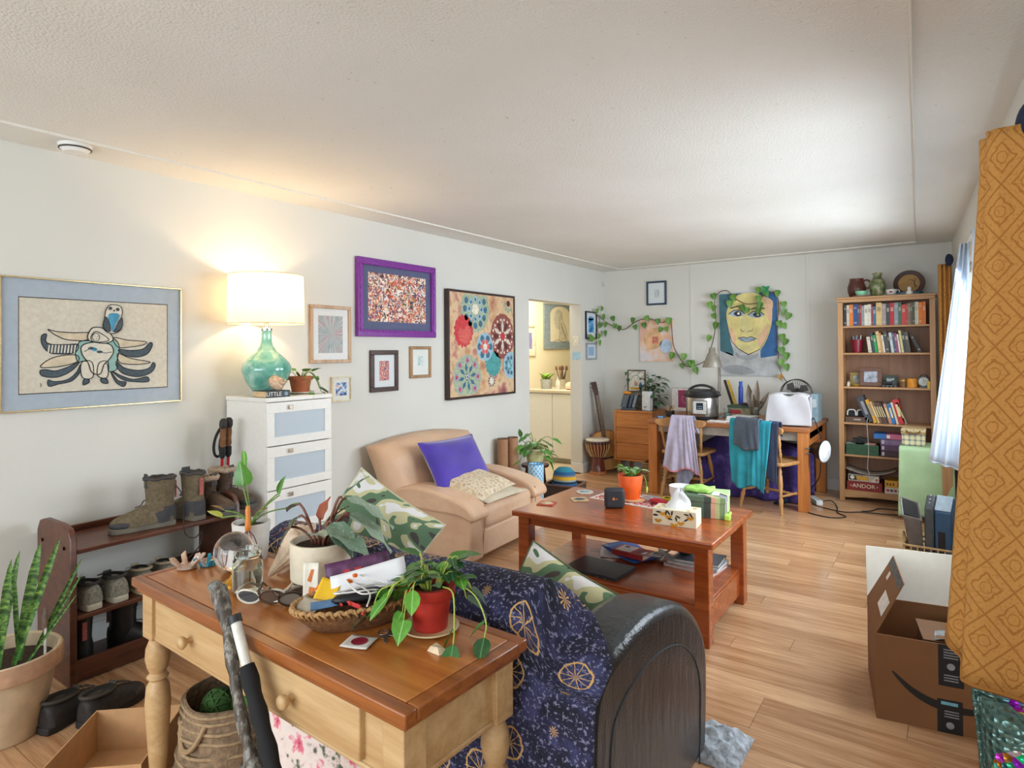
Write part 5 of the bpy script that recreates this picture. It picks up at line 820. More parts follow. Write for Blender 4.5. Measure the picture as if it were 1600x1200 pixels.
o = thing('yellow_tape_roll', 'small roll of yellow tape on the placemat', 'tape', (-1.41, 3.68, TZ+.0035)); part(o, 'roll', M('#e6d23c', .5), lambda b: b.lathe([(.018, 0), (.03, 0), (.03, .022), (.018, .022)], 20)); part(o, 'core', M('#5b5648', .7), lambda b: b.lathe([(.0165, 0), (.0185, 0), (.0185, .022), (.0165, .022)], 20))
o = thing('red_glasses_case', 'shiny red case lying across the placemat', 'case', (-1.42, 3.575, TZ+.0035), -12); part(o, 'case', M('#b81f30', .3), lambda b: b.ball((0, 0, .018), (.07, .028, .018), 18, 8), smooth=180); part(o, 'hinge', M('#8a1422', .4), lambda b: b.box(-.03, .03, .024, .03, .014, .022))
# tissue box
o = thing('tissue_box', 'tissue box printed with yellow flowers and dark leaves', 'tissue box', (-1.19, 3.245, TZ), 6); MTB = M('#e8dfc2', .6, var=.03)
part(o, 'carton', MTB, lambda b: b.box(-.115, .115, -.06, .06, 0, .085), bevel=.002)
def flowers(b):
    rg = random.Random(6)
    for cx, cz in ((-.085, .03), (-.03, .055), (.035, .028), (.085, .06), (.0, .015), (-.06, .07)):
        for k in range(5): a = R(200+k*35); b.ell(cx+.013*math.cos(a), cz+.013*math.sin(a), .009, .005, 0, 2, -.06, 8, a)
        for k in range(2): a = rg.uniform(0, PI); b.ell(max(-.098, min(.098, cx+.028*math.cos(a))), max(.016, min(.068, cz+.012+.014*math.sin(a))), .014, .005, 1, 3, -.06, 8, a+.6)
part(o, 'flower_print', [M('#d99a1c', .6), M('#3b352c', .6)], flowers, smooth=0); part(o, 'top_print', M('#cfa03a', .6), lambda b: [b.lathe([(.012, .0854), (0, .0856)], 8, (x, y, 0)) for x, y in ((-.09, -.03), (-.08, .035), (.09, .02), (.07, -.045))]); part(o, 'slot', M('#b9b09a', .7), lambda b: b.lathe([(1, .0853), (0, .0858)], 24, sx=.07, sy=.028))
b = MB(); rg = random.Random(9)
def tis(u, v): a = 2*PI*u; r = (.055*(1-v)**.9+.004)*(1+.45*math.sin(3*a+v*3)*v**.5+.2*math.sin(5*a+1)*v); return (r*1.15*math.cos(a)+.02*v, r*.55*math.sin(a)+.01*math.sin(5*v), .082+.105*v+.012*math.sin(2*a)*v)
b.grid(tis, 36, 12); b.uv = {}; b.build('tissue', M('#eef0f4', .9, var=.02), o, smooth=180)
# gift box, green cloth, bowl
t = NT('stripes_paper'); v = t.co('Object'); s4 = t.n('ShaderNodeSeparateXYZ'); t.t.links.new(v, s4.inputs[0]); MSP = t.fin(t.ramp(t.math('MULTIPLY_ADD', t.math('ADD', s4.outputs[0], s4.outputs[1]), 2.6, .5), [(.0, '#5f7460'), (.2, '#3f4c46'), (.3, '#d9a58a'), (.36, '#b9c48c'), (.42, '#7f9a6c'), (.5, '#a39aae'), (.58, '#7f8f96'), (.64, '#2f3a38'), (.70, '#d8deb0'), (.78, '#b8d49a')], 'CONSTANT'), .5)
o = thing('gift_box', 'striped green gift box at the table end', 'box', (-1.11, 3.535, TZ), 10); part(o, 'carton', MSP, lambda b: b.box(-.13, .10, -.10, .13, 0, .115), bevel=.003); part(o, 'lid', MSP, lambda b: b.box(-.133, .103, -.103, .133, .085, .118), bevel=.003); part(o, 'ribbon', M('#b4e05a', .5), lambda b: (b.box(.095, .125, -.115, -.06, 0, .03), b.tube([(.11, -.09, .015), (.12, -.05, .03), (.11, -.02, .018)], .01, 6)), bevel=.008); part(o, 'tag', M('#e6e4dc', .6), lambda b: (b.box(.02, .06, -.05, .04, .1185, .1195), b.box(-.05, .0, -.06, -.045, .1185, .12)))
b = MB(); b.grid(lambda u, v: ((u-.5)*.14, (v-.5)*.12, .012*math.sin(PI*u)*math.sin(PI*v)+.004*math.sin(9*u+5*v)), 12, 12); o = b.build('green_cloth', M('#a8e070', .85), None, solid=.02, smooth=180, loc=(-1.165, 3.55, TZ+.132)); tag(o, 'folded lime green cloth on the striped gift box', 'cloth')
o = thing('white_bowl', 'white bowl behind the gift box', 'bowl', (-1.315, 3.66, TZ+.0035)); part(o, 'bowl', M('#e9ebec', .25, var=.02), lambda b: b.lathe([(.035, 0), (.05, .01), (.068, .07), (.07, .11), (.067, .11), (.062, .07), (.03, .015), (0, .014)], 32), smooth=60); part(o, 'foot', M('#d5d8da', .3), lambda b: b.lathe([(.036, 0), (.034, .004)], 24))
# lower shelf
SZ = .20
o = thing('laptop', 'closed dark laptop on the coffee table shelf', 'laptop', (-1.635, 3.21, SZ), -4); part(o, 'base', M('#24262b', .4), lambda b: b.box(-.17, .17, -.12, .12, 0, .010), bevel=.003); part(o, 'lid', M('#1c2430', .3), lambda b: b.box(-.17, .17, -.12, .12, .011, .019), bevel=.003); part(o, 'port', M('#70757c', .3, .6), lambda b: [b.box(x, x+.012, -.121, -.119, .003, .007) for x in (-.12, -.09, .05, .1)])
sheet('paper_sheet', 'white sheet sticking out under the blue plastic envelope', 'paper', (-1.69, 3.56, SZ+.003), (0, 0, 25), .2, .26, MPAP, .002); sheet('plastic_envelope', 'crumpled blue plastic envelope on the coffee table shelf', 'envelope', (-1.585, 3.545, SZ+.016), (0, 3, -28), .32, .22, M('#2f5fae', .3, var=.25, sc=8), .012, .006)
o = thing('paperback_book', 'red and white paperback on the blue envelope', 'book', (-1.55, 3.48, SZ+.026), -8); part(o, 'cover', M('#b8322e', .5), lambda b: (b.box(-.105, .105, -.065, .065, 0, .002), b.box(-.105, .105, -.065, .065, .026, .028), b.box(-.105, .105, -.065, -.063, 0, .028))); part(o, 'page_block', M('#e6e0d2', .8), lambda b: b.box(-.103, .103, -.062, .063, .002, .026)); part(o, 'cover_print', [M('#ddd8cf', .5), M('#20242c', .5)], lambda b: (b.add([(-.09, -.05, .0285), (.01, -.05, .0285), (.01, .055, .0285), (-.09, .055, .0285)], [(0, 1, 2, 3)], 0), b.add([(-.07, .02, .0288), (-.04, .02, .0288), (-.04, .045, .0288), (-.07, .045, .0288)], [(0, 1, 2, 3)], 1), [b.add([(.03, y, .0287), (.085, y, .0287), (.085, y+.012, .0287), (.03, y+.012, .0287)], [(0, 1, 2, 3)], 1) for y in (-.02, .005, .03)]), smooth=0)
yarn('crumpled_bag', 'crumpled clear plastic strip beside the steel bowl', 'plastic', (-1.40, 3.56, SZ+.01), M('#c9c6bd', .2, .1), .045, 26, 17, .006, (.8, 1, .6))
for i, (z, c_, w_, lb) in enumerate(((0, '#c9908a', .30, 'pink magazine at the bottom of the pile by the table leg'), (.018, '#a9abb0', .29, 'grey magazine in the middle of the pile by the table leg'), (.034, '#51565e', .25, 'dark hardcover on top of the magazines by the table leg'))):
    o = thing('magazine', lb, 'magazine', (-1.20+i*.01, 3.56+i*.015, SZ+z), -6+i*5); part(o, 'cover', M(c_, .4), lambda b: (b.box(-w_/2, w_/2, -.1, .1, 0, .002), b.box(-w_/2, w_/2, -.1, .1, .014, .016), b.box(-w_/2, w_/2, .098, .1, 0, .016))); part(o, 'page_block', M('#e4e2dd', .8), lambda b: b.box(-w_/2+.003, w_/2-.003, -.098, .097, .002, .014))
o = thing('steel_bowl', 'small steel bowl on the coffee table shelf pile', 'bowl', (-1.27, 3.60, SZ+.0505)); part(o, 'bowl', M('#b9b4ae', .2, .9, var=.05), lambda b: b.lathe([(.03, 0), (.06, .02), (.075, .06), (.072, .06), (.056, .022), (0, .006)], 32), smooth=60); part(o, 'strap', M('#4a4a6a', .5), lambda b: b.tube([(.076*math.cos(a), .076*math.sin(a), .04+.01*math.sin(2*a)) for a in [2*PI*i/24 for i in range(24)]], .006, 6, closed=True))
# ================================================================ desk, chairs and the back left corner
MDK = wood('#cf8544', '#a86029', .38, 2, 1.); MDKX = wood('#b87440', '#8c5026', .35, 0, 1.)
dk = thing('writing_desk', 'wide orange-brown wooden desk against the back wall', 'desk', (-1.75, 6.53, 0))
part(dk, 'desk_top', MDKX, lambda b: b.box(-.76, .76, -.53, .53, .705, .74), bevel=.004); part(dk, 'apron', M('#b3aca0', .5), lambda b: fr(b, -.72, .72, -.47, .47, .62, .705, .02))
for x in (-.70, .70):
    for y in (-.475, .475): part(dk, 'leg', MDK, lambda b: b.box(x-.045, x+.045, y-.045, y+.045, 0, .705), bevel=.004)
for x in (-.70, .70): part(dk, 'side_rail', MDK, lambda b: b.box(x-.02, x+.02, -.43, .43, .56, .70), bevel=.003)
DZ_ = .74
MCHR = wood('#c99a66', '#a06f3e', .4, 2, 1.)
def chair(label, loc, rz):
    c = thing('wooden_chair', label, 'chair', loc, rz, 'farmhouse chairs at the desk')
    part(c, 'seat', MCHR, lambda b: b.prism([(p.x, p.y) for p in cr([(-.20, -.19, 0), (0, -.21, 0), (.20, -.19, 0), (.22, .0, 0), (.21, .19, 0), (0, .22, 0), (-.21, .19, 0), (-.22, .0, 0)], 5, True)], .42, .452), bevel=.008)
    def turned(b, p, q, r=.017):
        k = [(0, .7), (.1, .85), (.2, 1), (.3, 1.25), (.36, .8), (.4, 1.2), (.44, .8), (.6, 1.3), (.78, 1.15), (.82, .8), (.86, 1.15), (.9, .8), (1, 1)]; b.tube([Vector(p).lerp(Vector(q), a) for a, _ in k], [r*s for _, s in k], 10)
    for sx in (-1, 1):
        for sy in (-1, 1): part(c, 'leg', MCHR, lambda b: turned(b, (sx*.21, sy*.20-.01, 0), (sx*.15, sy*.14, .425)), smooth=60)
        part(c, 'back_post', MCHR, lambda b: turned(b, (sx*.175, -.16, .45), (sx*.20, -.235, .73), .014), smooth=60); part(c, 'side_stretcher', MCHR, lambda b: turned(b, (sx*.19, -.17, .16), (sx*.19, .17, .16), .011), smooth=60)
    part(c, 'stretcher', MCHR, lambda b: turned(b, (-.19, 0, .16), (.19, 0, .16), .011), smooth=60)
    part(c, 'crest_rail', MCHR, lambda b: b.prism([(p.x, p.y) for p in cr([(-.24, .715, 0), (-.16, .695, 0), (0, .70, 0), (.16, .695, 0), (.24, .715, 0), (.245, .76, 0), (.15, .775, 0), (0, .79, 0), (-.15, .775, 0), (-.245, .76, 0)], 4, True)], -.25, -.228, 'y'), bevel=.004)
    for x in (-.1, -.035, .035, .1): part(c, 'spindle', MCHR, lambda b: b.tube([(x, -.165, .45), (x*1.1, -.238, .70)], .008, 8), smooth=60)
    return c
chair('farmhouse chair with a lavender dress over its back', (-2.13, 6.16, 0), 0); chair('farmhouse chair with a teal shirt over its back', (-1.30, 6.05, 0), -22)
def drape(name, label, cat, loc, rz, w0, w1, front, back, mat, trim=None, amp=.018, nf=5, th=.006, off=.0, taper=0):
    o = thing(name, label, cat, loc, rz); L0, L1 = front, back; tot = L0+.06+L1
    def f(u, v):
        s = v*tot; a = u-.5
        if s < L0: y, z, k = .026, -(L0-s), (L0-s)/L0*.7
        elif s < L0+.06: t_ = (s-L0)/.06; y, z, k = .026*math.cos(PI*t_), .016*math.sin(PI*t_), 0
        else: t_ = s-L0-.06; y, z, k = -.026-.05*t_, -t_, t_/L1
        w = w0+(w1-w0)*k; y += (-1 if s > L0+.03 else 1)*amp*k**.6*(.8+.5*math.sin(nf*4.1*u+3*k+1)+.4*math.sin(nf*8.7*u*u+2-4*k)); z += .02*k*math.sin(nf*2.3*u+2); z -= taper*a*k
        return (a*w, y+off, z+.004*math.sin(11*u)*k)
    b = MB(); b.grid(f, 44, 40, uvs=(w1, tot)); b.build('fabric', mat, o, smooth=180, solid=th)
    if trim: q = MB(); q.tube([f(i/44, 1) for i in range(45)], .008, 6); q.build('hem', trim, o, smooth=180)
    return o
MLV = M('#b4adc2', .9, var=.08, sc=20); MGY = M('#6d7482', .9, var=.1); MTE = M('#2f9fb4', .85, var=.12, sc=10); MJN = M('#55606f', .9, var=.12, sc=60)
drape('grey_leggings', 'grey leggings hanging below the lavender dress', 'clothes', (-2.06, 5.922, .795), 0, .15, .19, .2, .66, M('#858aa0', .9), None, .010, 2, .005, taper=-.3)
drape('lavender_dress', 'lavender dress with pink hem over the left chair', 'dress', (-2.09, 5.885, .80), 0, .21, .37, .14, .50, MLV, M('#d1838f', .9), .024, 4, .005)
R2 = (-1.30-.237*math.sin(R(22)), 6.05-.237*math.cos(R(22)))
drape('teal_shirt', 'teal shirt hanging over the right chair back', 'shirt', (R2[0]-.05, R2[1]+.0, .80), -22, .42, .36, .16, .58, MTE, None, .024, 4, .005); drape('grey_trousers', 'slate grey trousers folded over the teal shirt', 'trousers', (R2[0]-.055, R2[1]-.002, .812), -22, .24, .26, .12, .24, MJN, M('#4a5462', .9), .012, 2, .016, off=-.03)
drape('navy_leggings', 'navy leggings hanging beside the teal shirt', 'clothes', (R2[0]+.16, R2[1]-.062, .802), -22, .10, .10, .1, .50, M('#3f4a66', .9), None, .008, 1, .006)
# purple blanket heap under the desk
t = NT('purple_plush'); v = t.co(); t.bump(t.noise(v, 60, 4), .6, .01); MPP = t.fin(t.ramp(t.noise(v, 7, 4), [(.3, '#352a62'), (.55, '#4d3f8c'), (.72, '#7d6cc0')]), .95)
def heap(u, v):
    a = 2*u-1; x = a*.50; top = .60-.10*a*a+.02*math.sin(6*u)
    pts_ = [(-.22, .005), (-.205, .22), (-.17, top*.8), (-.06, top), (.2, top-.03), (.24, .3), (.25, .01)]; s = v*6; i = min(5, int(s)); k = s-i; y = pts_[i][0]*(1-k)+pts_[i+1][0]*k; z = pts_[i][1]*(1-k)+pts_[i+1][1]*k; y -= .035*math.sin(u*22+v*3)*(1-v)*(1 if v < .5 else 0)
    return (x, y, max(z+.012*math.sin(15*u+9*v), .004))
b = MB(); b.grid(heap, 60, 36); o = b.build('purple_blanket', MPP, None, smooth=180, solid=.006, loc=(-1.58, 6.52, 0)); tag(o, 'dark purple plush blanket heaped under the desk', 'blanket')
# baskets and low things under the desk
o = thing('wicker_basket', 'brown wicker basket on the floor under the chest corner', 'basket', (-2.62, 6.62, 0), 5); part(o, 'wall', M('#8a6a4a', .8, var=.35, sc=60, bump=.9, bs=90), lambda b: (fr(b, -.16, .16, -.11, .11, 0, .2, .012), b.box(-.15, .15, -.1, .1, 0, .01))); [part(o, 'weave_band', M('#a5835c', .8, var=.3, sc=80), lambda b: fr(b, -.166, .166, -.116, .116, z, z+.016, .008), bevel=.003) for z in (.02, .055, .09, .125, .16, .19)]
o = thing('dark_shoe', 'dark blue slipper on the floor behind the right chair', 'shoe', (-1.27, 6.30, 0), 70); part(o, 'sole', M('#20242c', .8), lambda b: b.prism([(p.x, p.y) for p in cr([(-.12, -.03, 0), (0, -.035, 0), (.1, -.045, 0), (.13, 0, 0), (.1, .045, 0), (0, .035, 0), (-.12, .03, 0)], 4, True)], 0, .015)); part(o, 'upper', M('#2b3a52', .8), lambda b: b.ball((.05, 0, .015), (.08, .042, .05), 14, 8), smooth=180)
# chest of drawers
MCD = wood('#d0894a', '#ac6831', .4, 0, 1.); ch = thing('small_chest', 'small orange wooden chest with three plain drawers', 'chest', (-2.96, 6.68, 0))
part(ch, 'body', MCD, lambda b: (fr_ := None, b.box(-.235, -.215, 0, .42, .17, .75), b.box(.215, .235, 0, .42, .17, .75), b.box(-.215, .215, 0, .42, .73, .75), b.box(-.215, .215, 0, .42, .17, .195), b.box(-.215, .215, .02, .42, .195, .73)), bevel=.003)
for i in range(3): part(ch, 'drawer', MCD, lambda b: b.box(-.213, .213, .004, .02, .20+i*.178, .20+i*.178+.170), bevel=.003)
for x in (-.19, .19):
    for y in (.05, .37): part(ch, 'leg', MCD, lambda b: b.lathe([(.011, 0), (.02, .17)], 14, (x*1.02, y, 0)))
# on the chest
picture('small framed line drawing leaning on the wooden chest', (-3.05, 7.015, .945), BW, .23, .265, .012, M('#5a3d2c', .5), M('#ddd8cc', .8), (-.09, .09, .03, .23), lambda b, y0: [b.stroke([(.06*math.cos(a*.4)-.01, .14+.06*math.sin(a*.4)) for a in range(9)], .006, 1, 2, y0), b.ell(-.01, .10, .022, .03, 2, 2, y0), b.ell(.05, .07, .02, .05, 3, 2, y0), b.art([(-.08, .03), (.06, .03), (.06, .055), (-.08, .055)], 4, 2, y0)], [M('#e2ded2', .8), M('#3c6a5a', .7), M('#d99a8c', .7), M('#4a7fb4', .7), M('#e0a02c', .7)], .02)
b = MB(); b.box(-.17, .15, 0, .13, 0, .19); o = b.build('storage_box', M('#8f8577', .7, var=.1), loc=(-3.0, 6.945, .75), bevel=.004); tag(o, 'taupe box propping up the framed drawing', 'box')
o = thing('trailing_ivy', 'bushy small-leaved ivy on the wooden chest', 'plant', (-2.83, 6.86, .75)); pot(o, M('#7a6a5a', .6), potprof(.05, .065, .11), (.058, .095)); rg = random.Random(41); IV = leafmat('#3f6b45', '#24422c')
for i in range(120):
    a = rg.uniform(0, 2*PI); r0 = rg.uniform(.03, .17); dx, dy = math.cos(a), math.sin(a)*.6; z = rg.uniform(.1, .46)*(1-r0*1.2) if i % 4 else rg.uniform(.05, .2); tip = Vector((dx*r0+.04, dy*r0-.02, z))
    if i % 2: strand(o, bez((0, 0, .10), (dx*.03, dy*.03, z*.7+.05), tuple(tip*.9+Vector((0, 0, .03))), tip, 5), .0018, M('#4a5a32', .6))
    leaf(o, 'heart', tip, (dx, dy, rg.uniform(-.6, .3)), rg.uniform(.05, .075), IV, width=1.1)
for x, y, z in ((-.22, -.02, .42), (-.26, -.01, .36), (-.16, -.02, .46), (-.10, -.02, .44), (-.05, -.03, .40), (-.28, 0, .28), (-.24, -.02, .16), (-.27, -.02, .44)): leaf(o, 'heart', (x, y, z), (rg.uniform(-1, 1), -.3, -.4), .055, IV)
strand(o, cr([(0, 0, .1), (-.04, -.02, .38), (-.12, -.02, .45), (-.22, -.02, .43), (-.27, -.01, .34), (-.25, -.02, .17)], 5), .002, M('#4a5a32', .6))
o = thing('router_box', 'white upright router box on the chest', 'router', (-2.81, 6.75, .75), -14); part(o, 'case', M('#d8dce2', .35), lambda b: b.box(-.055, .055, -.03, .03, .008, .225), bevel=.006); part(o, 'foot', M('#8d9298', .4), lambda b: b.box(-.05, .05, -.035, .035, 0, .008), bevel=.002)
o = thing('phone_dock', 'dark phones standing in a charging dock on the chest', 'phone dock', (-3.03, 6.76, .75), 12); part(o, 'dock', M('#3a4048', .4), lambda b: b.box(-.09, .08, -.05, .06, 0, .03), bevel=.005); [part(o, 'phone', M(c_, .25), lambda b: b.cbox((x, .0, .105), (.035 if x > 0 else .07, .09, .15), m=Matrix.Rotation(R(14), 3, 'Y')), bevel=.005) for x, c_ in ((-.05, '#4c5660'), (.02, '#2b3d55'), (.065, '#6a7680'))]; part(o, 'toy_top', M('#d8882c', .6), lambda b: b.ball((-.03, .0, .20), (.05, .02, .02), 12, 6))
# guitar
gt = thing('acoustic_guitar', 'acoustic guitar leaning in the room corner', 'guitar', (-3.335, 6.80, 0.0), rot=(R(-7), R(-7), R(52))); MGU = wood('#a8622e', '#7a3f1a', .25, 2, 1., coat=.5)
gout = cr([(0, .015, 0), (.13, .04, 0), (.19, .14, 0), (.16, .25, 0), (.115, .31, 0), (.14, .40, 0), (.12, .47, 0), (0, .49, 0), (-.12, .47, 0), (-.14, .40, 0), (-.115, .31, 0), (-.16, .25, 0), (-.19, .14, 0), (-.13, .04, 0)], 5, True)
part(gt, 'body', MGU, lambda b: b.prism([(p.x, p.y) for p in gout], -.05, .05, 'y'), bevel=.006); part(gt, 'soundboard', wood('#d3a062', '#b47f42', .3, 2), lambda b: b.prism([(p.x*.96, .25+(p.y-.25)*.96) for p in gout], -.054, -.05, 'y')); part(gt, 'sound_hole', M('#120d0a', .9), lambda b: b.ell(0, .33, .05, .05, 0, 1, -.054, 24))
part(gt, 'neck', wood('#5c3420', '#3a1f12', .35, 2), lambda b: b.box(-.027, .027, -.062, -.03, .38, .92), bevel=.006); part(gt, 'headstock', wood('#4a2a1a', '#2c170e', .35, 2), lambda b: b.hexa([(-.028, -.055, .92), (.028, -.055, .92), (.028, -.037, .92), (-.028, -.037, .92), (-.036, -.025, 1.08), (.036, -.025, 1.08), (.036, -.01, 1.08), (-.036, -.01, 1.08)]), bevel=.003); part(gt, 'bridge', M('#2a1710', .5), lambda b: b.box(-.07, .07, -.062, -.054, .15, .17), bevel=.002)
for x in (-.018, -.011, -.004, .004, .011, .018): part(gt, 'string', M('#c9c6bc', .3, .8), lambda b: b.tube([(x*1.2, -.063, .16), (x, -.066, .92)], .0008, 4))
for s in (-1, 1):
    for z in (.95, .995, 1.04): part(gt, 'tuning_peg', M('#b9b4a4', .3, .7), lambda b: b.ball((s*.045, -.03, z), (.012, .005, .008), 8, 6))
# djembe
dj = thing('djembe_drum', 'rope-tuned djembe drum standing beside the doorway', 'drum', (-3.37, 6.60, 0)); part(dj, 'shell', wood('#7a3a30', '#55211c', .25, 2, coat=.4), lambda b: b.lathe([(.10, 0), (.10, .015), (.085, .04), (.068, .17), (.075, .20), (.125, .30), (.138, .38), (.136, .40)], 36), smooth=50)
part(dj, 'drum_skin', M('#e6dccc', .7, var=.06), lambda b: b.lathe([(.139, .385), (.139, .405), (.13, .412), (0, .412)], 36)); part(dj, 'foot_ring', wood('#c07c4c', '#9a5a30', .4, 0), lambda b: b.lathe([(.102, 0), (.104, .006), (.098, .03), (.09, .036)], 36)); [part(dj, 'tension_ring', M('#3a2a38', .6), lambda b: b.tube([(r_*math.cos(2*PI*k/36), r_*math.sin(2*PI*k/36), z) for k in range(36)], .006, 6, closed=True)) for r_, z in ((.143, .385), (.144, .365), (.08, .20))]
for k in range(22): a = 2*PI*k/22; part(dj, 'rope', M('#d2b27c', .85), lambda b: b.tube([(.144*math.cos(a), .144*math.sin(a), .38), (.135*math.cos(a+.06), .135*math.sin(a+.06), .30), (.084*math.cos(a+.14), .084*math.sin(a+.14), .205)], .0045, 5))
# on the desk
mc = thing('multicooker', 'stainless steel multicooker with black lid on the desk', 'cooker', (-2.055, 6.36, DZ_), 10); MSS = M('#a9a6a2', .25, .9, var=.06)
part(mc, 'foot', M('#1c1c1e', .5), lambda b: b.lathe([(.15, 0), (.158, .01), (.16, .035)], 40)); part(mc, 'body', MSS, lambda b: b.lathe([(.158, .035), (.160, .04), (.160, .22), (.157, .225)], 40)); part(mc, 'collar', M('#1a1a1c', .4), lambda b: b.lathe([(.160, .222), (.17, .23), (.172, .25), (.165, .262), (.15, .268)], 40)); part(mc, 'lid', M('#252528', .35), lambda b: b.lathe([(.165, .262), (.155, .285), (.12, .302), (.05, .308), (0, .308)], 40)); part(mc, 'lid_handle', M('#1a1a1c', .4), lambda b: b.tube(bez((-.13, 0, .29), (-.07, 0, .36), (.07, 0, .36), (.13, 0, .29), 12), [.013]*13, 8), smooth=180); part(mc, 'lid_plate', MSS, lambda b: b.box(-.03, .09, -.03, .03, .305, .313), bevel=.003)
part(mc, 'side_handle', M('#1a1a1c', .4), lambda b: [b.box(s*.165-.02, s*.165+.02, -.05, .05, .235, .255) for s in (-1, 1)], bevel=.006)
cp_ = part(mc, 'control_panel', M('#b9b6b0', .35, .5), lambda b: b.box(-.075, .075, -.169, -.14, .055, .20), bevel=.012, seg=3); part(cp_, 'panel_rim', M('#2a2a2c', .4), lambda b: b.tube([(-.07, -.169, .06), (.07, -.169, .06), (.07, -.169, .195), (-.07, -.169, .195)], .003, 6, closed=True)); part(cp_, 'display', M('#1a2430', .15), lambda b: b.box(-.033, .033, -.1715, -.168, .105, .175), bevel=.001); part(cp_, 'display_marks', M('#8fa8b8', .4), lambda b: [b.box(-.022+i*.016, -.012+i*.016, -.1722, -.1715, .115+j*.02, .122+j*.02) for i in range(3) for j in range(2)])
lp2 = thing('desk_lamp', 'grey articulated desk lamp with cone shade', 'lamp', (-1.96, 6.60, DZ_)); MCHM = M('#a3a09a', .3, .8); part(lp2, 'base', M('#8d8a86', .4, .6), lambda b: b.lathe([(.08, 0), (.08, .015), (.02, .025), (.012, .04)], 28)); part(lp2, 'lower_arm', MCHM, lambda b: (b.tube([(-.01, 0, .03), (-.02, .03, .24)], .006, 8), b.tube([(.01, 0, .03), (.0, .03, .24)], .006, 8))); part(lp2, 'spring', M('#6a6864', .3, .8), lambda b: b.tube([(.008*math.cos(i)-.01, .008*math.sin(i)+.02, .10+i*.0012) for i in range(90)], .0015, 4)); part(lp2, 'joint', M('#3a3a3c', .4), lambda b: b.ball((-.01, .03, .25), .02, 12, 8)); part(lp2, 'upper_arm', MCHM, lambda b: (b.tube([(-.01, .03, .25), (.01, .0, .60)], .006, 8), b.tube([(.01, .03, .25), (.025, .0, .60)], .006, 8)))
part(lp2, 'lamp_shade', M('#9a9488', .45, .3), lambda b: b.lathe([(.10, .52), (.102, .525), (.05, .66), (.035, .675), (.033, .72), (.02, .73), (.018, .725), (.03, .68), (.045, .655), (.097, .525), (.097, .52)], 32, (-.05, -.03, 0), cap=False), smooth=60); part(lp2, 'shade_lining', M('#eeeae2', .5), lambda b: b.lathe([(.098, .522), (.045, .652), (0, .66)], 28, (-.05, -.03, 0)))
def bxthing(name, label, cat, loc, rz, parts_):
    o = thing(name, label, cat, loc, rz)
    for nm, m_, a in parts_: part(o, nm, m_, lambda b: b.box(*a), bevel=.002)
    return o
bxthing('pencil_box', 'flat green and red box of pencils behind the papers', 'box', (-1.755, 6.72, DZ_), -5, [('carton', M('#8f8a6c', .6, var=.3, sc=20), (-.12, .12, -.08, .08, 0, .10)), ('lid', M('#3f5a44', .6), (-.123, .123, -.083, .083, .10, .125)), ('red_band', M('#a8323a', .6), (-.09, .02, -.0815, -.08, .04, .08)), ('contents', M('#4a2f34', .8, var=.4, sc=50), (.01, .11, -.05, .05, .125, .15))])
for i, (c_, w_, lb) in enumerate((('#d6d4d0', .26, 'white magazine at the bottom of the desk pile'), ('#9ba3ad', .24, 'grey notebook in the middle of the desk pile'), ('#e2dcda', .22, 'pale papers on top of the desk pile'))): bxthing('papers', lb, 'papers', (-1.655+i*.006, 6.32, DZ_+i*.018), 6-i*7, [('cover', M(c_, .6), (-w_/2, w_/2, -.13, .13, 0, .004)), ('page_block', M('#e4e4e2', .8), (-w_/2+.003, w_/2-.003, -.127, .127, .004, .0175))])
bxthing('pink_notebook', 'pink notebook lying at the desk front edge', 'notebook', (-1.84, 6.16, DZ_), 3, [('cover', M('#cfa7a4', .6), (-.09, .09, -.07, .07, 0, .003)), ('page_block', M('#e2dcd6', .8), (-.087, .087, -.067, .067, .003, .012))])
o = thing('blue_bottle', 'slim blue tube standing behind the pencil box', 'bottle', (-1.80, 6.86, DZ_)); part(o, 'body', M('#1f45a8', .3), lambda b: b.lathe([(.022, 0), (.024, .005), (.024, .30), (.02, .315)], 18)); part(o, 'cap', M('#2a55c0', .35), lambda b: b.lathe([(.018, .315), (.018, .36), (.014, .365)], 18))
for i, (x, c_, lb) in enumerate(((-1.93, '#2c2a28', 'black ruler leaning on the back wall beside the blue tube'), (-1.895, '#d8b03a', 'yellow ruler leaning on the back wall beside the blue tube'))): b = MB(); b.box(-.015, .015, -.002, .002, 0, .40); o = b.build('ruler', M(c_, .5), loc=(x+.06, 6.92, DZ_+.0), bevel=.001); o.rotation_euler = (R(-10), R(-20), 0); tag(o, lb, 'ruler')
o = thing('feather_bunch', 'three long brown feathers standing in a small jar', 'feathers', (-1.60, 6.62, DZ_)); part(o, 'jar', M('#5c5a4c', .3), lambda b: b.lathe([(.035, 0), (.04, .01), (.042, .1), (.035, .12), (.03, .118), (0, .02)], 20)); MFT = leafmat('#8a7a68', '#55483c')
for d_, L_2, w_ in (((-.22, 0, 1), .30, 1.1), ((.06, .0, 1), .34, 1.0), ((.55, 0, 1), .25, .8), ((-.05, -.1, 1), .2, .9)): leaf(o, 'oval', (d_[0]*.03, 0, .06), d_, L_2, MFT, up=(0, -1, 0), width=.42*w_, name='feather')
for i in range(12): leaf(o, 'heart', (random.uniform(.03, .08), random.uniform(-.03, .03), .05+.012*i), (random.uniform(-1, 1), -.5, .2), .045, GL3)
o = thing('glass_cup', 'small clear glass beside the desk lamp', 'glass', (-1.87, 6.60, DZ_)); part(o, 'glass', MCG, lambda b: b.lathe([(.03, 0), (.036, .1), (.033, .1), (.028, .006), (0, .006)], 24)); part(o, 'water', M('#9fb4b8', .1), lambda b: b.lathe([(.027, .007), (.03, .05), (0, .05)], 20))
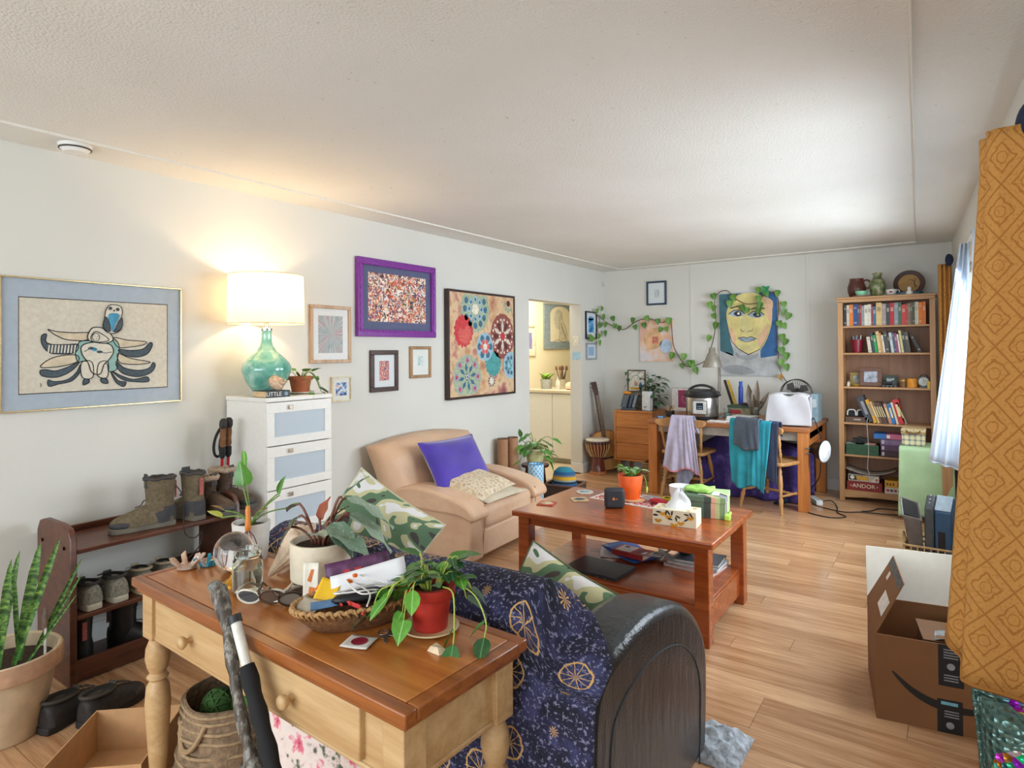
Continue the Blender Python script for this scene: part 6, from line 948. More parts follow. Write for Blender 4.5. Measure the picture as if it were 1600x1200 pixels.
o = thing('brush_pot', 'black pot of paintbrushes at the desk end', 'pot', (-2.42, 6.42, DZ_)); part(o, 'pot', M('#22201f', .5), lambda b: b.lathe([(.045, 0), (.052, .06), (.048, .06), (.04, .01), (0, .01)], 24)); [part(o, 'brush', M(('#b08a5c', '#6a4a34', '#c9a878')[i % 3], .6), lambda b: b.tube([(.01*math.cos(i), .01*math.sin(i), .015), (.04*math.cos(i*1.3), .03*math.sin(i*1.3), .10+.012*(i % 3))], .005, 6)) for i in range(7)]
bxthing('small_gadget', 'small blue and black gadget at the desk corner', 'gadget', (-2.44, 6.22, DZ_), 20, [('case', M('#3a4656', .4), (-.045, .045, -.025, .025, 0, .025)), ('screen', M('#6fa0d0', .2), (-.03, .02, -.0265, -.025, .006, .02))])
picture('magenta square print propped at the back of the desk', (-2.47, 6.985, .745), BW, .27, .27, .01, M('#cfc9c0', .5), M('#dcd6cf', .8), (-.06, .115, .04, .24), lambda b, y0: b.stroke([(.035+.05*math.cos(a*.4), .14+.05*math.sin(a*.4)) for a in range(15)], .008, 1, 2, y0), [M('#8f2f55', .6, var=.15), M('#b0708a', .6)], .015)
# fan, shirt-draped monitor
fn = thing('desk_fan', 'round black desk fan behind the white shirt', 'fan', (-1.235, 6.78, DZ_)); MFB = M('#26221f', .4); part(fn, 'base', MFB, lambda b: b.lathe([(.09, 0), (.09, .015), (.02, .03), (.016, .12)], 24)); part(fn, 'cage_rim', MFB, lambda b: [b.tube([(.145*math.cos(2*PI*k/40), y, .255+.145*math.sin(2*PI*k/40)) for k in range(40)], .005, 6, closed=True) for y in (-.04, .03)]); part(fn, 'cage_wires', MFB, lambda b: [b.tube([(.03*math.cos(a), y*1.4, .255+.03*math.sin(a)), (.145*math.cos(a), y, .255+.145*math.sin(a))], .0016, 4) for y in (-.04, .03) for a in [2*PI*k/36 for k in range(36)]]); part(fn, 'hub', MFB, lambda b: b.ball((0, -.045, .255), (.035, .02, .035), 16, 8)); part(fn, 'motor', MFB, lambda b: b.ball((0, .05, .255), (.055, .05, .055), 16, 8))
for k in range(4): a = 2*PI*k/4+.4; part(fn, 'blade', M('#4a4440', .4), lambda b: b.prism([(math.cos(a+s)*r, .255+math.sin(a+s)*r) for r, s in ((.02, -.2), (.12, -.1), (.13, .35), (.1, .7), (.03, .5))], -.008, -.002, 'y'))
bxthing('monitor_box', 'dark box under the white shirt on the desk', 'box', (-1.195, 6.22, DZ_), 3, [('case', M('#4a4c50', .5), (-.16, .16, -.05, .06, .01, .29)), ('stand', M('#2a2a2c', .5), (-.1, .1, -.06, .08, 0, .01))])
o = thing('white_shirt', 'pale grey-white shirt draped over a box on the desk', 'shirt', (-1.195, 6.22, DZ_), 3)
def shirt(u, v):
    a = 2*u-1; s = v; sh_ = .30-.03*abs(a)**2.5; neck = .045*math.exp(-(a/.35)**2)
    if s < .55: k = s/.55; y = -.075-.03*(1-k)+.006*math.sin(9*u+3*k); z = .012+(sh_-neck-.012)*k; w = .195-.03*k*k*abs(a)
    elif s < .7: k = (s-.55)/.15; y = -.075+.15*k; z = sh_-neck*(1-k)+.012*math.sin(PI*k); w = .175
    else: k = (s-.7)/.3; y = .078; z = sh_*(1-k)+.06*k; w = .18
    return (a*w, y, z)
b = MB(); b.grid(shirt, 36, 44); b.build('fabric', M('#c4c2c6', .9, var=.05, sc=8, bump=.2, bs=30), o, smooth=180, solid=.006); part(o, 'neckband', M('#d4cfc4', .9), lambda b: b.tube([shirt(.5+.18*math.cos(PI*i/14), .56) for i in range(15)], .006, 6), smooth=180)
bxthing('blue_folder', 'pale blue box file standing at the desk end', 'file', (-1.045, 6.72, DZ_), 0, [('spine', M('#8fa8b4', .5), (-.03, .03, -.12, .12, 0, .27)), ('label_strip', M('#c9d2d4', .6), (-.018, .018, -.1215, -.12, .14, .22))])
# clamp lamp on the desk leg, cords
cl = thing('clamp_lamp', 'black clamp lamp with white face on the desk leg', 'lamp', (-1.005, 6.05, .53)); aim = Matrix.Rotation(R(38), 3, 'Z') @ Matrix.Rotation(R(90), 3, 'X')
aim = Vector((.93, -.37, -.05)).to_track_quat('Z', 'Y').to_matrix(); o_ = Vector((.13, -.02, .02))
part(cl, 'reflector', M('#17181a', .35), lambda b: b.lathe([(.035, -.10), (.05, -.095), (.085, -.03), (.10, 0), (.098, .004), (.094, .0)], 32, o_, m=aim), smooth=60); part(cl, 'diffuser', M('#e6eaee', .4), lambda b: b.lathe([(.096, .0), (.07, .012), (0, .018)], 32, o_, m=aim), smooth=60); part(cl, 'socket', M('#17181a', .4), lambda b: b.lathe([(.02, -.15), (.03, -.145), (.032, -.095)], 18, o_, m=aim)); part(cl, 'clamp', M('#8d8f92', .3, .8), lambda b: (b.tube([(-.01, .0, .02), (.05, .01, .02)], .008, 8), b.box(-.02, .01, -.055, .03, -.01, .0), b.box(-.02, .01, -.055, .03, .035, .045)), bevel=.002)
b = MB(); b.tube(cr([(-.95, 6.08, .55), (-.90, 6.04, .62), (-1.0, 6.3, .80), (-1.06, 6.55, .76)], 6), .004, 6); b.tube(cr([(-.92, 6.08, .44), (-.94, 6.15, .30), (-1.05, 6.3, .12), (-1.03, 6.35, .01), (-.9, 6.25, .006), (-.75, 6.20, .006), (-.62, 6.28, .006), (-.45, 6.30, .006), (-.30, 6.36, .006), (-.15, 6.40, .006)], 6), .005, 6); o = b.build('lamp_cord', M('#1a1a1c', .5), smooth=180); tag(o, 'black lamp cord running from the clamp lamp along the floor', 'cord')
b = MB(); b.tube(cr([(-1.02, 6.42, .006), (-.9, 6.48, .03), (-.83, 6.36, .006), (-.80, 6.15, .006), (-.72, 6.02, .006), (-.84, 5.93, .006), (-1.0, 6.0, .006), (-1.08, 6.12, .006)], 6), .005, 6); b.tube(cr([(-.62, 6.28, .012), (-.55, 6.38, .006), (-.5, 6.5, .006), (-.3, 6.52, .006)], 6), .005, 6); o = b.build('floor_cord', M('#1e1a1a', .5), smooth=180); tag(o, 'black power cord looping on the floor by the desk leg', 'cord')
o = thing('power_strip', 'white power adapter block on the floor behind the desk leg', 'power strip', (-1.02, 6.44, 0), 30); part(o, 'case', M('#dfe2e4', .4), lambda b: b.box(-.03, .03, -.1, .1, 0, .045), bevel=.006); [part(o, 'socket', M('#8a8c8e', .5), lambda b: b.box(-.012, .012, y-.012, y+.012, .045, .047)) for y in (-.06, 0, .06)]
# kitchen counter items
KZ = .935
o = thing('counter_pot_plant', 'small yellow-green plant in grey pot on the kitchen counter', 'plant', (-4.44, 7.2, KZ)); pot(o, M('#a9aca6', .5), potprof(.07, .085, .13), (.075, .115)); [leaf(o, 'oval', (.03*math.cos(i), .03*math.sin(i), .12), (math.cos(i*2.1), math.sin(i*2.1), 1), .14, leafmat('#a8c860', '#7fa840')) for i in range(7)]
o = thing('utensil_jar', 'jar of dark wooden utensils on the kitchen counter', 'jar', (-4.23, 7.25, KZ)); part(o, 'jar', M('#b9b6a4', .35), lambda b: b.lathe([(.05, 0), (.055, .13), (.05, .13), (.045, .02), (0, .02)], 24)); [part(o, 'utensil', M(('#5c4030', '#3a2a22', '#8a6444')[i % 3], .6), lambda b: (b.tube([(.02*math.cos(i), .02*math.sin(i), .02), (.07*math.cos(i*1.7), .04*math.sin(i*1.7), .25)], .007, 6), b.ball((.075*math.cos(i*1.7), .043*math.sin(i*1.7), .28), (.022, .01, .035), 8, 6))) for i in range(6)]
o = thing('white_bottle', 'slim white bottle in front of the kitchen utensils', 'bottle', (-4.20, 7.10, KZ)); part(o, 'body', M('#e4e4de', .35), lambda b: b.lathe([(.025, 0), (.028, .01), (.028, .1), (.012, .13), (.012, .15)], 18)); part(o, 'cap', M('#b9bcb8', .4), lambda b: b.lathe([(.014, .148), (.014, .165), (.01, .168)], 14))
o = thing('salt_lamp', 'glowing pink salt lump on the kitchen counter', 'salt lamp', (-4.03, 7.15, KZ)); sg_ = NT('salt_glow'); sg_.b.inputs['Emission Color'].default_value = (1, .55, .3, 1); sg_.fin('#e8b090', .6, 0, Emission_Strength=.5); part(o, 'lump', sg_.m, lambda b: b.ball((0, 0, .05), (.085, .06, .055), 9, 6), smooth=0); part(o, 'base', M('#8a6444', .6), lambda b: b.lathe([(.06, 0), (.06, .012)], 20))
o = thing('terracotta_stack', 'tall terracotta pepper mill on the kitchen counter', 'mill', (-3.86, 7.2, KZ)); part(o, 'body', MTC, lambda b: b.lathe([(.03, 0), (.034, .02), (.026, .1), (.034, .16), (.026, .22)], 20)); part(o, 'cap', MTC, lambda b: b.lathe([(.03, .22), (.034, .24), (.024, .275), (0, .28)], 20))
o = thing('green_cup', 'lime green cup on the kitchen counter edge', 'cup', (-3.86, 7.04, KZ)); part(o, 'cup', M('#a8c83c', .4), lambda b: b.lathe([(.03, 0), (.038, .09), (.034, .09), (.027, .01), (0, .01)], 20)); part(o, 'handle', M('#a8c83c', .4), lambda b: b.tube(bez((.036, 0, .075), (.06, 0, .08), (.06, 0, .03), (.033, 0, .025), 8), .005, 6))
# vine along the walls
vn = thing('wall_vine', 'long pothos vine trained over the pictures on the back wall', 'vine', (0, 0, 0))
STEM = [(-3.497, 7.1, 1.803), (-3.427, 7.1, 1.761), (-3.314, 7.1, 1.71), (-3.229, 7.1, 1.708), (-3.125, 7.095, 1.775), (-3.041, 7.095, 1.812), (-2.918, 7.095, 1.823), (-2.758, 7.095, 1.771), (-2.656, 7.095, 1.798), (-2.628, 7.095, 1.534), (-2.59, 7.095, 1.421), (-2.507, 7.095, 1.294), (-2.447, 7.095, 1.25), (-2.342, 7.095, 1.273), (-2.231, 7.095, 1.346), (-2.156, 7.095, 1.564), (-2.125, 7.095, 1.78), (-2.137, 7.095, 1.997), (-2.086, 7.095, 2.088), (-2.001, 7.095, 2.104), (-1.953, 7.095, 2.059), (-1.891, 7.095, 1.998), (-1.782, 7.095, 1.943), (-1.661, 7.095, 1.958), (-1.621, 7.095, 2.025), (-1.594, 7.095, 2.072), (-1.49, 7.095, 2.032), (-1.459, 7.095, 1.927), (-1.475, 7.095, 1.689), (-1.471, 7.095, 1.483), (-1.46, 7.095, 1.278), (-1.436, 7.095, 1.176), (-1.386, 7.095, 1.096)]
strand(vn, cr(STEM, 4), .005, MSTEMB); strand(vn, cr([(-3.497, 7.09, 1.80), (-3.51, 6.98, 1.86), (-3.51, 6.883, 1.883), (-3.51, 6.95, 1.823), (-3.51, 6.896, 1.703), (-3.51, 6.946, 1.625), (-3.51, 6.826, 1.584), (-3.51, 6.692, 1.559)], 4), .004, MSTEMB)
LV = [(-3.125, 1.795), (-3.087, 1.706), (-2.932, 1.81), (-2.971, 1.732), (-2.804, 1.77), (-2.671, 1.779), (-2.783, 1.669), (-2.694, 1.674), (-2.495, 1.356), (-2.51, 1.244), (-2.432, 1.28), (-2.39, 1.273), (-2.349, 1.197), (-2.639, 1.37), (-2.208, 1.56), (-2.125, 1.707), (-2.13, 1.809), (-2.143, 1.897), (-2.18, 1.94), (-2.137, 2.033), (-1.917, 2.007), (-1.963, 1.943), (-1.822, 1.89), (-1.777, 1.855), (-1.657, 1.98), (-1.651, 1.908), (-1.664, 1.857), (-1.662, 2.071), (-1.57, 2.027), (-1.467, 2.027), (-1.402, 1.903), (-1.415, 1.827), (-1.368, 1.78), (-1.446, 1.7), (-1.393, 1.673), (-1.418, 1.559), (-1.401, 1.508), (-1.426, 1.419), (-1.385, 1.362), (-1.439, 1.291), (-1.38, 1.241), (-3.383, 1.823), (-3.376, 1.73), (-3.305, 1.702)]
rg = random.Random(51); VL = leafmat('#6a9a3a', '#3f6f28', vein='#8fb45c')
for x, z in LV: a = rg.uniform(-.5, .5); s_ = rg.uniform(.07, .10); leaf(vn, 'heart', (x-math.sin(a)*.05, 7.08, z+.05), (math.sin(a), -.12, -1), s_, VL, up=(rg.uniform(-.3, .3), -1, 0))
for y, z in [(6.827, 1.909), (6.985, 1.949), (6.998, 1.85), (6.938, 1.749), (7.08, 1.755), (7.053, 1.653), (6.682, 1.595), (6.892, 1.611), (6.89, 1.526), (6.736, 1.576)]: a = rg.uniform(-.6, .6); leaf(vn, 'heart', (-3.49, y, z+.045), (.1, math.sin(a), -1), rg.uniform(.07, .095), VL, up=(1, -.2, 0))
leaf(vn, 'heart', (-1.45, 7.08, 1.18), (.1, -.1, -1), .07, GDRY, up=(0, -1, 0))
for a in (0, 1.57, 3.14, 4.71): leaf(vn, 'heart', (-1.585, 7.075, 2.09), (math.cos(a+.7), -.1, math.sin(a+.7)), .055, leafmat('#1f9f5c', '#157a44'), up=(0, -1, 0), name='clover_clip_leaf')
# ================================================================ bookcase
MBC = wood('#c79a6c', '#a5784a', .45, 2, .7); MBCX = wood('#c79a6c', '#a5784a', .45, 0, .7); BX0, BX1, BY0, BY1 = -.85, -.07, 6.70, 6.99
bc = thing('tall_bookcase', 'tall light wood bookcase with six shelves against the back wall', 'bookcase', (0, 0, 0)); bc.location = (BX0, BY0, 0); Wb = BX1-BX0; Db = BY1-BY0
for x in (0, Wb-.045): part(bc, 'side_panel', MBC, lambda b: b.box(x, x+.045, 0, Db, 0, 1.895), bevel=.003)
part(bc, 'top_panel', MBCX, lambda b: b.box(-.012, Wb+.012, -.012, Db, 1.915, 1.935), bevel=.003); part(bc, 'top_rail', MBCX, lambda b: b.box(0, Wb, 0, .02, 1.885, 1.915), bevel=.002); part(bc, 'back_panel', wood('#a77f64', '#8a6248', .6, 2, .5), lambda b: b.box(.04, Wb-.04, Db-.012, Db-.002, .05, 1.9)); part(bc, 'plinth', MBCX, lambda b: b.prism([(.045, .03), (.2, .045), (Wb/2, .05), (Wb-.2, .045), (Wb-.045, .03), (Wb-.045, .1), (.045, .1)], .005, .025, 'y'), bevel=.002)
SH = [.105, .44, .745, 1.085, 1.405, 1.66]
for z in SH: part(bc, 'shelf', MBCX, lambda b: b.box(.045, Wb-.045, .004, Db-.012, z-.018, z), bevel=.002)
IX0, IX1 = BX0+.047, BX1-.047
ORD = 'first second third fourth fifth sixth seventh eighth ninth tenth eleventh twelfth thirteenth fourteenth fifteenth sixteenth seventeenth eighteenth nineteenth twentieth'.split(); ORD += ['twenty-'+w for w in 'first second third fourth fifth sixth seventh eighth ninth'.split()]+['thirtieth']
def cname(h):
    r, g, b_ = [int(h[i:i+2], 16) for i in (1, 3, 5)]; mx, mn = max(r, g, b_), min(r, g, b_)
    if mx-mn < 34: return 'black' if mx < 70 else ('dark grey' if mx < 120 else ('grey' if mx < 185 else 'cream-white'))
    if r == mx: return 'orange' if g > .42*r and b_ < .4*r and g < .72*r else ('yellow' if g >= .72*r and b_ < .62*r else ('cream' if g > .8*r else ('tan' if g > .62*r else ('red' if r > 130 else 'maroon'))))
    if g == mx: return 'green'
    return 'purple' if r > g+15 else 'blue'
MPG = M('#dcd2bb', .85)
def bookrow(z, items, shelf, x=None, yb=.03, group=None):
    x = IX0+.004 if x is None else x; n = len(items)
    for i, (w, h, d, col, lean) in enumerate(items):
        b = MB(); b.box(0, w, 0, d, 0, .0025, 0) if 0 else None
        t_ = .0022; b.box(0, t_, 0, d, 0, h, 0); b.box(w-t_, w, 0, d, 0, h, 0); b.box(t_, w-t_, 0, t_, 0, h, 0); b.box(t_, w-t_, t_, d-.004, .003, h-.004, 1)
        bw = h*.06
        for zz in ((h*.12, h*.8) if i % 3 == 0 else (h*.62,)): b.box(t_+w*.12, w-t_-w*.12, -.0005, 0, zz, zz+bw*(1 if i % 3 == 0 else 3), 2)
        cl_ = C(col); c2 = tuple(x*.45+y*.55 for x, y in zip(cl_, C('#cfc4ac' if sum(cl_[:3]) < 1.1 else '#6a5a4c')))
        o = b.build('book', [M(col, .55, var=.08), MPG, M(c2, .55, var=.05)], smooth=0); a = R(lean)
        o.location = (x+(h*math.sin(a) if lean < 0 else 0)*0, BY0+yb, z+(w*abs(math.sin(a)) if lean > 0 else 0)); o.rotation_euler = (0, a, 0)
        if lean < 0: o.location.x = x+h*math.sin(-a); 
        tag(o, '%s book, %s from the left on the %s of the bookcase' % (cname(col), ORD[i], shelf), 'book', 'books on the '+shelf)
        x += w/math.cos(a)+.0008
    return x
b1 = [(.022, .20, '#2b2c30'), (.020, .20, '#c9c2b4'), (.030, .205, '#d9782c'), (.032, .205, '#2f4a86'), (.016, .20, '#4a4c58'), (.014, .20, '#a8323c'), (.02, .19, '#8a9494'), (.026, .195, '#d8d4c6'), (.024, .20, '#d6cfc0'), (.012, .195, '#9c2f38'), (.024, .18, '#3f6a86'), (.042, .215, '#d3b67c'), (.03, .20, '#a5948f'), (.028, .20, '#3c4446'), (.03, .205, '#b8262e'), (.028, .205, '#8d98a2'), (.024, .205, '#4a6a58'), (.03, .185, '#c8443a'), (.014, .19, '#b54a50'), (.016, .195, '#8a7a64'), (.014, .20, '#6a5f52'), (.016, .205, '#4c5a48'), (.014, .205, '#c9c4ae'), (.01, .205, '#d9d2bc'), (.026, .20, '#e07a24'), (.024, .205, '#d8742a')]
ln = [-7, -7, -6, -6, -5, -5, -4, 0, 0, 0, 0, 0, 0, 0, -5, -5, -4, 0, 0, 0, 0, 0, 0, 0, 0, 0]; wtot = sum(w for w, _, _ in b1); k_ = (IX1-IX0-.03)/wtot
# a leaning book needs the free width its top takes, so each run leans as one block
bookrow(SH[5], [(w*k_*.97, min(h, .212), .15, c_, 0) for (w, h, c_), a in zip(b1, ln)], 'top shelf')
b2 = [(.03, .15, '#d2c3b2'), (.022, .19, '#39424c'), (.026, .165, '#1f9a4c'), (.026, .20, '#d9b98a'), (.018, .185, '#c9924c'), (.018, .165, '#d4d6cc'), (.03, .195, '#4d4a44'), (.016, .18, '#2c2c30'), (.022, .185, '#c3ccd0'), (.018, .19, '#46566a'), (.024, .18, '#8a4a6a'), (.014, .17, '#dedad2'), (.02, .205, '#d6c98c'), (.026, .195, '#3a3d36'), (.03, .19, '#55504a')]
x_ = bookrow(SH[4], [(w*.93, min(h, .205), .15, c_, -7) for w, h, c_ in b2], 'second shelf', IX0+.19)
bookrow(SH[4], [(.026, .175, .15, '#3a3a3c', -24)], 'second shelf right end', x_+.012)
b = MB(); b.box(0, .03, 0, .15, 0, .185, 0); o = b.build('book', [M('#d3c6a8', .6)], bevel=.002); o.location = (IX1-.112, BY0+.03, SH[4]+.04); o.rotation_euler = (0, R(-30), 0); bpy.data.objects.remove(o)
o = thing('pen_cup', 'dark red cup full of pens on the second shelf', 'pen cup', (IX0+.105, BY0+.1, SH[4])); part(o, 'cup', M('#7a1528', .3), lambda b: b.lathe([(.04, 0), (.056, .125), (.052, .125), (.037, .006), (0, .006)], 28)); [part(o, 'pen', M(('#22242a', '#d8d4cc', '#8a9aa8', '#3a5a8a')[i % 4], .4), lambda b: b.tube([(.02*math.cos(i*2.4), .02*math.sin(i*2.4), .01), (.045*math.cos(i*2.4), .04*math.sin(i*2.4), .15+.008*(i % 3))], .005, 6)) for i in range(9)]
# photo shelf
def photo(label, x, y, z, w, h, t_, fc, pc, rz=0, tilt=-8):
    o = thing('framed_photo', label, 'photo frame', (x, y, z), rot=(R(tilt), 0, R(rz))); part(o, 'frame', M(fc, .4, var=.1), lambda b: frame_bars(b, w, h, t_, -.014, 0), bevel=.002); part(o, 'photo', M(pc, .4, var=.5, sc=18), lambda b: b.box(-w/2+t_, w/2-t_, -.006, -.002, t_, h-t_)); part(o, 'stand', M('#2b2622', .6), lambda b: b.hexa([(-.02, 0, .02), (.02, 0, .02), (.02, .004, .02), (-.02, .004, .02), (-.02, 0, h*.7), (.02, 0, h*.7), (.02, .004, h*.7), (-.02, .004, h*.7)]))
photo('gold-framed landscape photo at the left of the photo shelf', IX0+.115, BY0+.16, SH[3]+.003, .16, .125, .028, '#8f7434', '#8a8c80'); photo('brown wood photo frame with grey picture, tallest on its shelf', IX0+.215, BY0+.115, SH[3]+.003, .185, .175, .036, '#6b4534', '#aab0bc'); photo('small dark green photo frame right of the brown one', IX0+.375, BY0+.13, SH[3]+.003, .115, .105, .026, '#27342c', '#a9b6b4')
o = thing('figurine', 'tiny white figurine with dark head at the shelf end', 'figurine', (IX0+.035, BY0+.05, SH[3])); part(o, 'body', M('#d6ccb8', .5), lambda b: b.lathe([(.014, 0), (.016, .01), (.011, .04), (.006, .048)], 14)); part(o, 'head', M('#4a3a30', .5), lambda b: b.ball((0, 0, .056), .011, 10, 8))
o = thing('trinket_dish', 'low brass dish in front of the gold photo frame', 'dish', (IX0+.09, BY0+.05, SH[3])); part(o, 'dish', M('#b5963c', .3, .6), lambda b: b.lathe([(.03, 0), (.045, .012), (.046, .02), (.042, .014), (0, .006)], 24)); part(o, 'stones', M('#8a7a4c', .5, var=.4), lambda b: [b.ball((.02*math.cos(i*1.3), .02*math.sin(i*1.3), .016), .01, 8, 6) for i in range(5)])
o = thing('toy_locomotive', 'small black toy train on the photo shelf', 'toy', (IX0+.37, BY0+.06, SH[3]), 4); MBT = M('#1d1f20', .4); part(o, 'chassis', MBT, lambda b: b.box(-.06, .06, -.018, .018, .012, .022), bevel=.002); part(o, 'boiler', MBT, lambda b: b.lathe([(.014, -.055), (.014, .02)], 14, (0, 0, .038), m=Matrix.Rotation(PI/2, 3, 'Y'))); part(o, 'cab', MBT, lambda b: b.box(.02, .058, -.018, .018, .022, .065), bevel=.002); part(o, 'chimney', MBT, lambda b: b.lathe([(.006, .048), (.008, .07)], 10, (-.04, 0, 0))); [part(o, 'wheel', M('#3a3c3e', .4), lambda b: b.lathe([(.011, -.003), (.011, .003)], 12, (x, s*.02, .011), m=Matrix.Rotation(PI/2, 3, 'X'))) for x in (-.045, -.015, .015, .045) for s in (-1, 1)]
o = thing('votive_glass', 'brown ribbed glass votive behind the candle', 'votive', (IX0+.475, BY0+.13, SH[3])); part(o, 'glass', M('#8a6a4a', .2), lambda b: b.lathe([(.03, 0), (.036, .08), (.032, .08), (.027, .01), (0, .01)], 18)); part(o, 'band', M('#c9a45c', .3, .5), lambda b: b.lathe([(.0345, .055), (.037, .057), (.037, .065), (.035, .067)], 18))
o = thing('pillar_candle', 'thick orange pillar candle on the photo shelf', 'candle', (IX0+.545, BY0+.09, SH[3])); part(o, 'wax', M('#e0942c', .5), lambda b: b.lathe([(.042, 0), (.042, .082), (.036, .08), (0, .076)], 24)); part(o, 'wick', M('#2a221c', .8), lambda b: b.tube([(0, 0, .076), (.002, 0, .09)], .0015, 5))
o = thing('alarm_clock', 'grey wire-framed clock at the photo shelf end', 'clock', (IX0+.635, BY0+.11, SH[3])); part(o, 'case', M('#5c6460', .4, .4), lambda b: b.lathe([(.045, -.015), (.048, 0), (.045, .015)], 24, (0, 0, .055), m=Matrix.Rotation(PI/2, 3, 'X'))); part(o, 'dial', M('#c9cdc6', .5), lambda b: b.ell(0, .055, .038, .038, 0, 3, -.0155, 24)); part(o, 'hands', M('#1c1c1c', .5), lambda b: (b.stroke([(0, .055), (.02, .07)], .003, 0, 6, -.0155), b.stroke([(0, .055), (-.004, .085)], .003, 0, 6, -.0155))); part(o, 'loop', M('#4a4c4a', .4, .6), lambda b: b.tube(bez((-.03, 0, .09), (-.03, 0, .13), (.03, 0, .13), (.03, 0, .09), 10), .004, 6)); part(o, 'foot', M('#4a4c4a', .4), lambda b: b.box(-.03, .03, -.02, .02, 0, .012))
bxthing('yellow_carton', 'small yellow carton beside the grey clock', 'box', (IX0+.675, BY0+.04, SH[3]), 0, [('carton', M('#d8b83c', .5), (-.012, .012, -.012, .012, 0, .06)), ('flap', M('#c9a42c', .5), (-.011, .011, -.011, .011, .06, .063))])
# fourth shelf: leaning books and cases
lean4 = [(.06, .255, '#3c4048', -20), (.035, .225, '#d89c2c', -20), (.022, .21, '#cfae74', -20), (.02, .205, '#7a5a40', -20), (.02, .205, '#4f3a30', -20), (.018, .205, '#6d4a3a', -20), (.018, .21, '#3a2e2a', -20), (.024, .19, '#c08a6c', -16), (.034, .19, '#2f6fae', -14), (.022, .205, '#d9d0bc', -14), (.05, .23, '#c02a2e', -14), (.02, .21, '#9c8a72', -20)]
x_ = IX0+.185
for i, (w, h, col, le) in enumerate(lean4):
    b = MB(); t_ = .0025; b.box(0, t_, 0, .16, 0, h, 0); b.box(w-t_, w, 0, .16, 0, h, 0); b.box(t_, w-t_, 0, t_, 0, h, 0); b.box(t_, w-t_, t_, .156, .003, h-.004, 1)
    b.box(w*.3, w*.7, -.0006, 0, h*.3, h*.8, 2)
    o = b.build('book', [M(col, .5, var=.1), MPG, M('#e0cf9a' if i not in (0, 1) else '#8a8c90', .5)], smooth=0); a = R(le); o.rotation_euler = (0, a, 0); o.location = (x_, BY0+.03, SH[2]); x_ += w/math.cos(a)*.88+.0005; tag(o, '%s leaning book, %s from the left on the fourth shelf of the bookcase' % (cname(col), ORD[i]), 'book', 'leaning books on the fourth shelf')
bxthing('brown_case', 'low brown case on the fourth shelf', 'case', (IX0+.105, BY0+.09, SH[2]), 0, [('case', M('#5c4334', .5, var=.1), (-.1, .1, -.06, .08, 0, .05)), ('clasp', M('#a5a29a', .3, .7), (-.03, .03, -.062, -.06, .02, .035))])
for i, (x, rz, lb) in enumerate(((.055, 8, 'white-rimmed goggles at the left on the brown case'), (.135, -14, 'white-rimmed goggles at the right on the brown case'))):
    o = thing('goggles', lb, 'goggles', (IX0+x, BY0+.07, SH[2]+.052), rz, 'goggles on the brown case'); part(o, 'rim', M('#d2d0cc', .3), lambda b: b.tube(cr([(-.035, 0, .01), (-.03, 0, .055), (.0, 0, .065), (.03, 0, .055), (.035, 0, .01)], 4), .006, 8)); part(o, 'lens', M('#2a2c30', .1), lambda b: b.art([(-.034, .004), (.034, .004), (.03, .055), (0, .063), (-.03, .055)], 0, 0, .002)); part(o, 'strap', M('#1c1c1e', .8), lambda b: b.tube([(.035, 0, .02), (.05, .05, .01), (0, .07, .012), (-.035, .04, .015)], .007, 6))
# fifth shelf
o = thing('green_storage_box', 'open dark green box of odds and ends on the fifth shelf', 'box', (IX0+.145, BY0+.02, SH[1]), 0); part(o, 'wall', M('#33553c', .7, var=.2), lambda b: (fr(b, -.135, .135, 0, .22, 0, .10, .004), b.box(-.133, .133, .004, .216, 0, .004))); part(o, 'cover_flap', M('#9aa39c', .7), lambda b: b.box(-.135, -.06, .02, .2, .1, .104)); part(o, 'contents', M('#3a2f2c', .8, var=.6, sc=40), lambda b: b.box(-.13, .13, .006, .21, .004, .09))
bxthing('camera_case', 'black camera lying on the green box', 'camera', (IX0+.12, BY0+.1, SH[1]+.105), 6, [('body', M('#1c1c1e', .5), (-.06, .06, -.03, .03, 0, .045)), ('viewfinder', M('#28282a', .4), (-.02, .02, -.025, .02, .045, .06)), ('lens', M('#101012', .2), (-.025, .025, -.055, -.03, .005, .04))])
bxthing('pink_packet', 'pink packet on the green box edge', 'packet', (IX0+.215, BY0+.08, SH[1]+.092), -8, [('packet', M('#c07a70', .6), (-.04, .04, -.03, .03, .0, .02)), ('label', M('#7fc4a4', .6), (-.05, .0, -.034, -.03, 0, .012))])
for i, (w, z, c_, lb) in enumerate(((.18, 0, '#3a2530', 'dark purple game box lowest on the fifth shelf'), (.18, .055, '#5a3a5c', 'purple game box in the middle of the fifth shelf pile'), (.18, .11, '#7f6a90', 'lilac game box below the long blue and pink one'))): bxthing('game_box', lb, 'box', (IX0+.385, BY0+.10, SH[1]+z), 0, [('carton', M(c_, .5, var=.2, sc=15), (-w/2, w/2, -.08, .12, 0, .054)), ('label', M('#c9c4cc', .6), (-w/2+.01, -w/2+.03, -.0815, -.08, .012, .044))])
bxthing('long_game_box', 'long blue and pink game box topping the fifth shelf pile', 'box', (IX0+.37, BY0+.09, SH[1]+.166), 1, [('pink_half', M('#b8607c', .5), (-.03, .145, -.08, .12, 0, .045)), ('blue_half', M('#2f6fb4', .5), (-.13, -.03, -.08, .12, 0, .045)), ('label', M('#e4e0dc', .6), (-.025, .0, -.0815, -.08, .008, .038))])
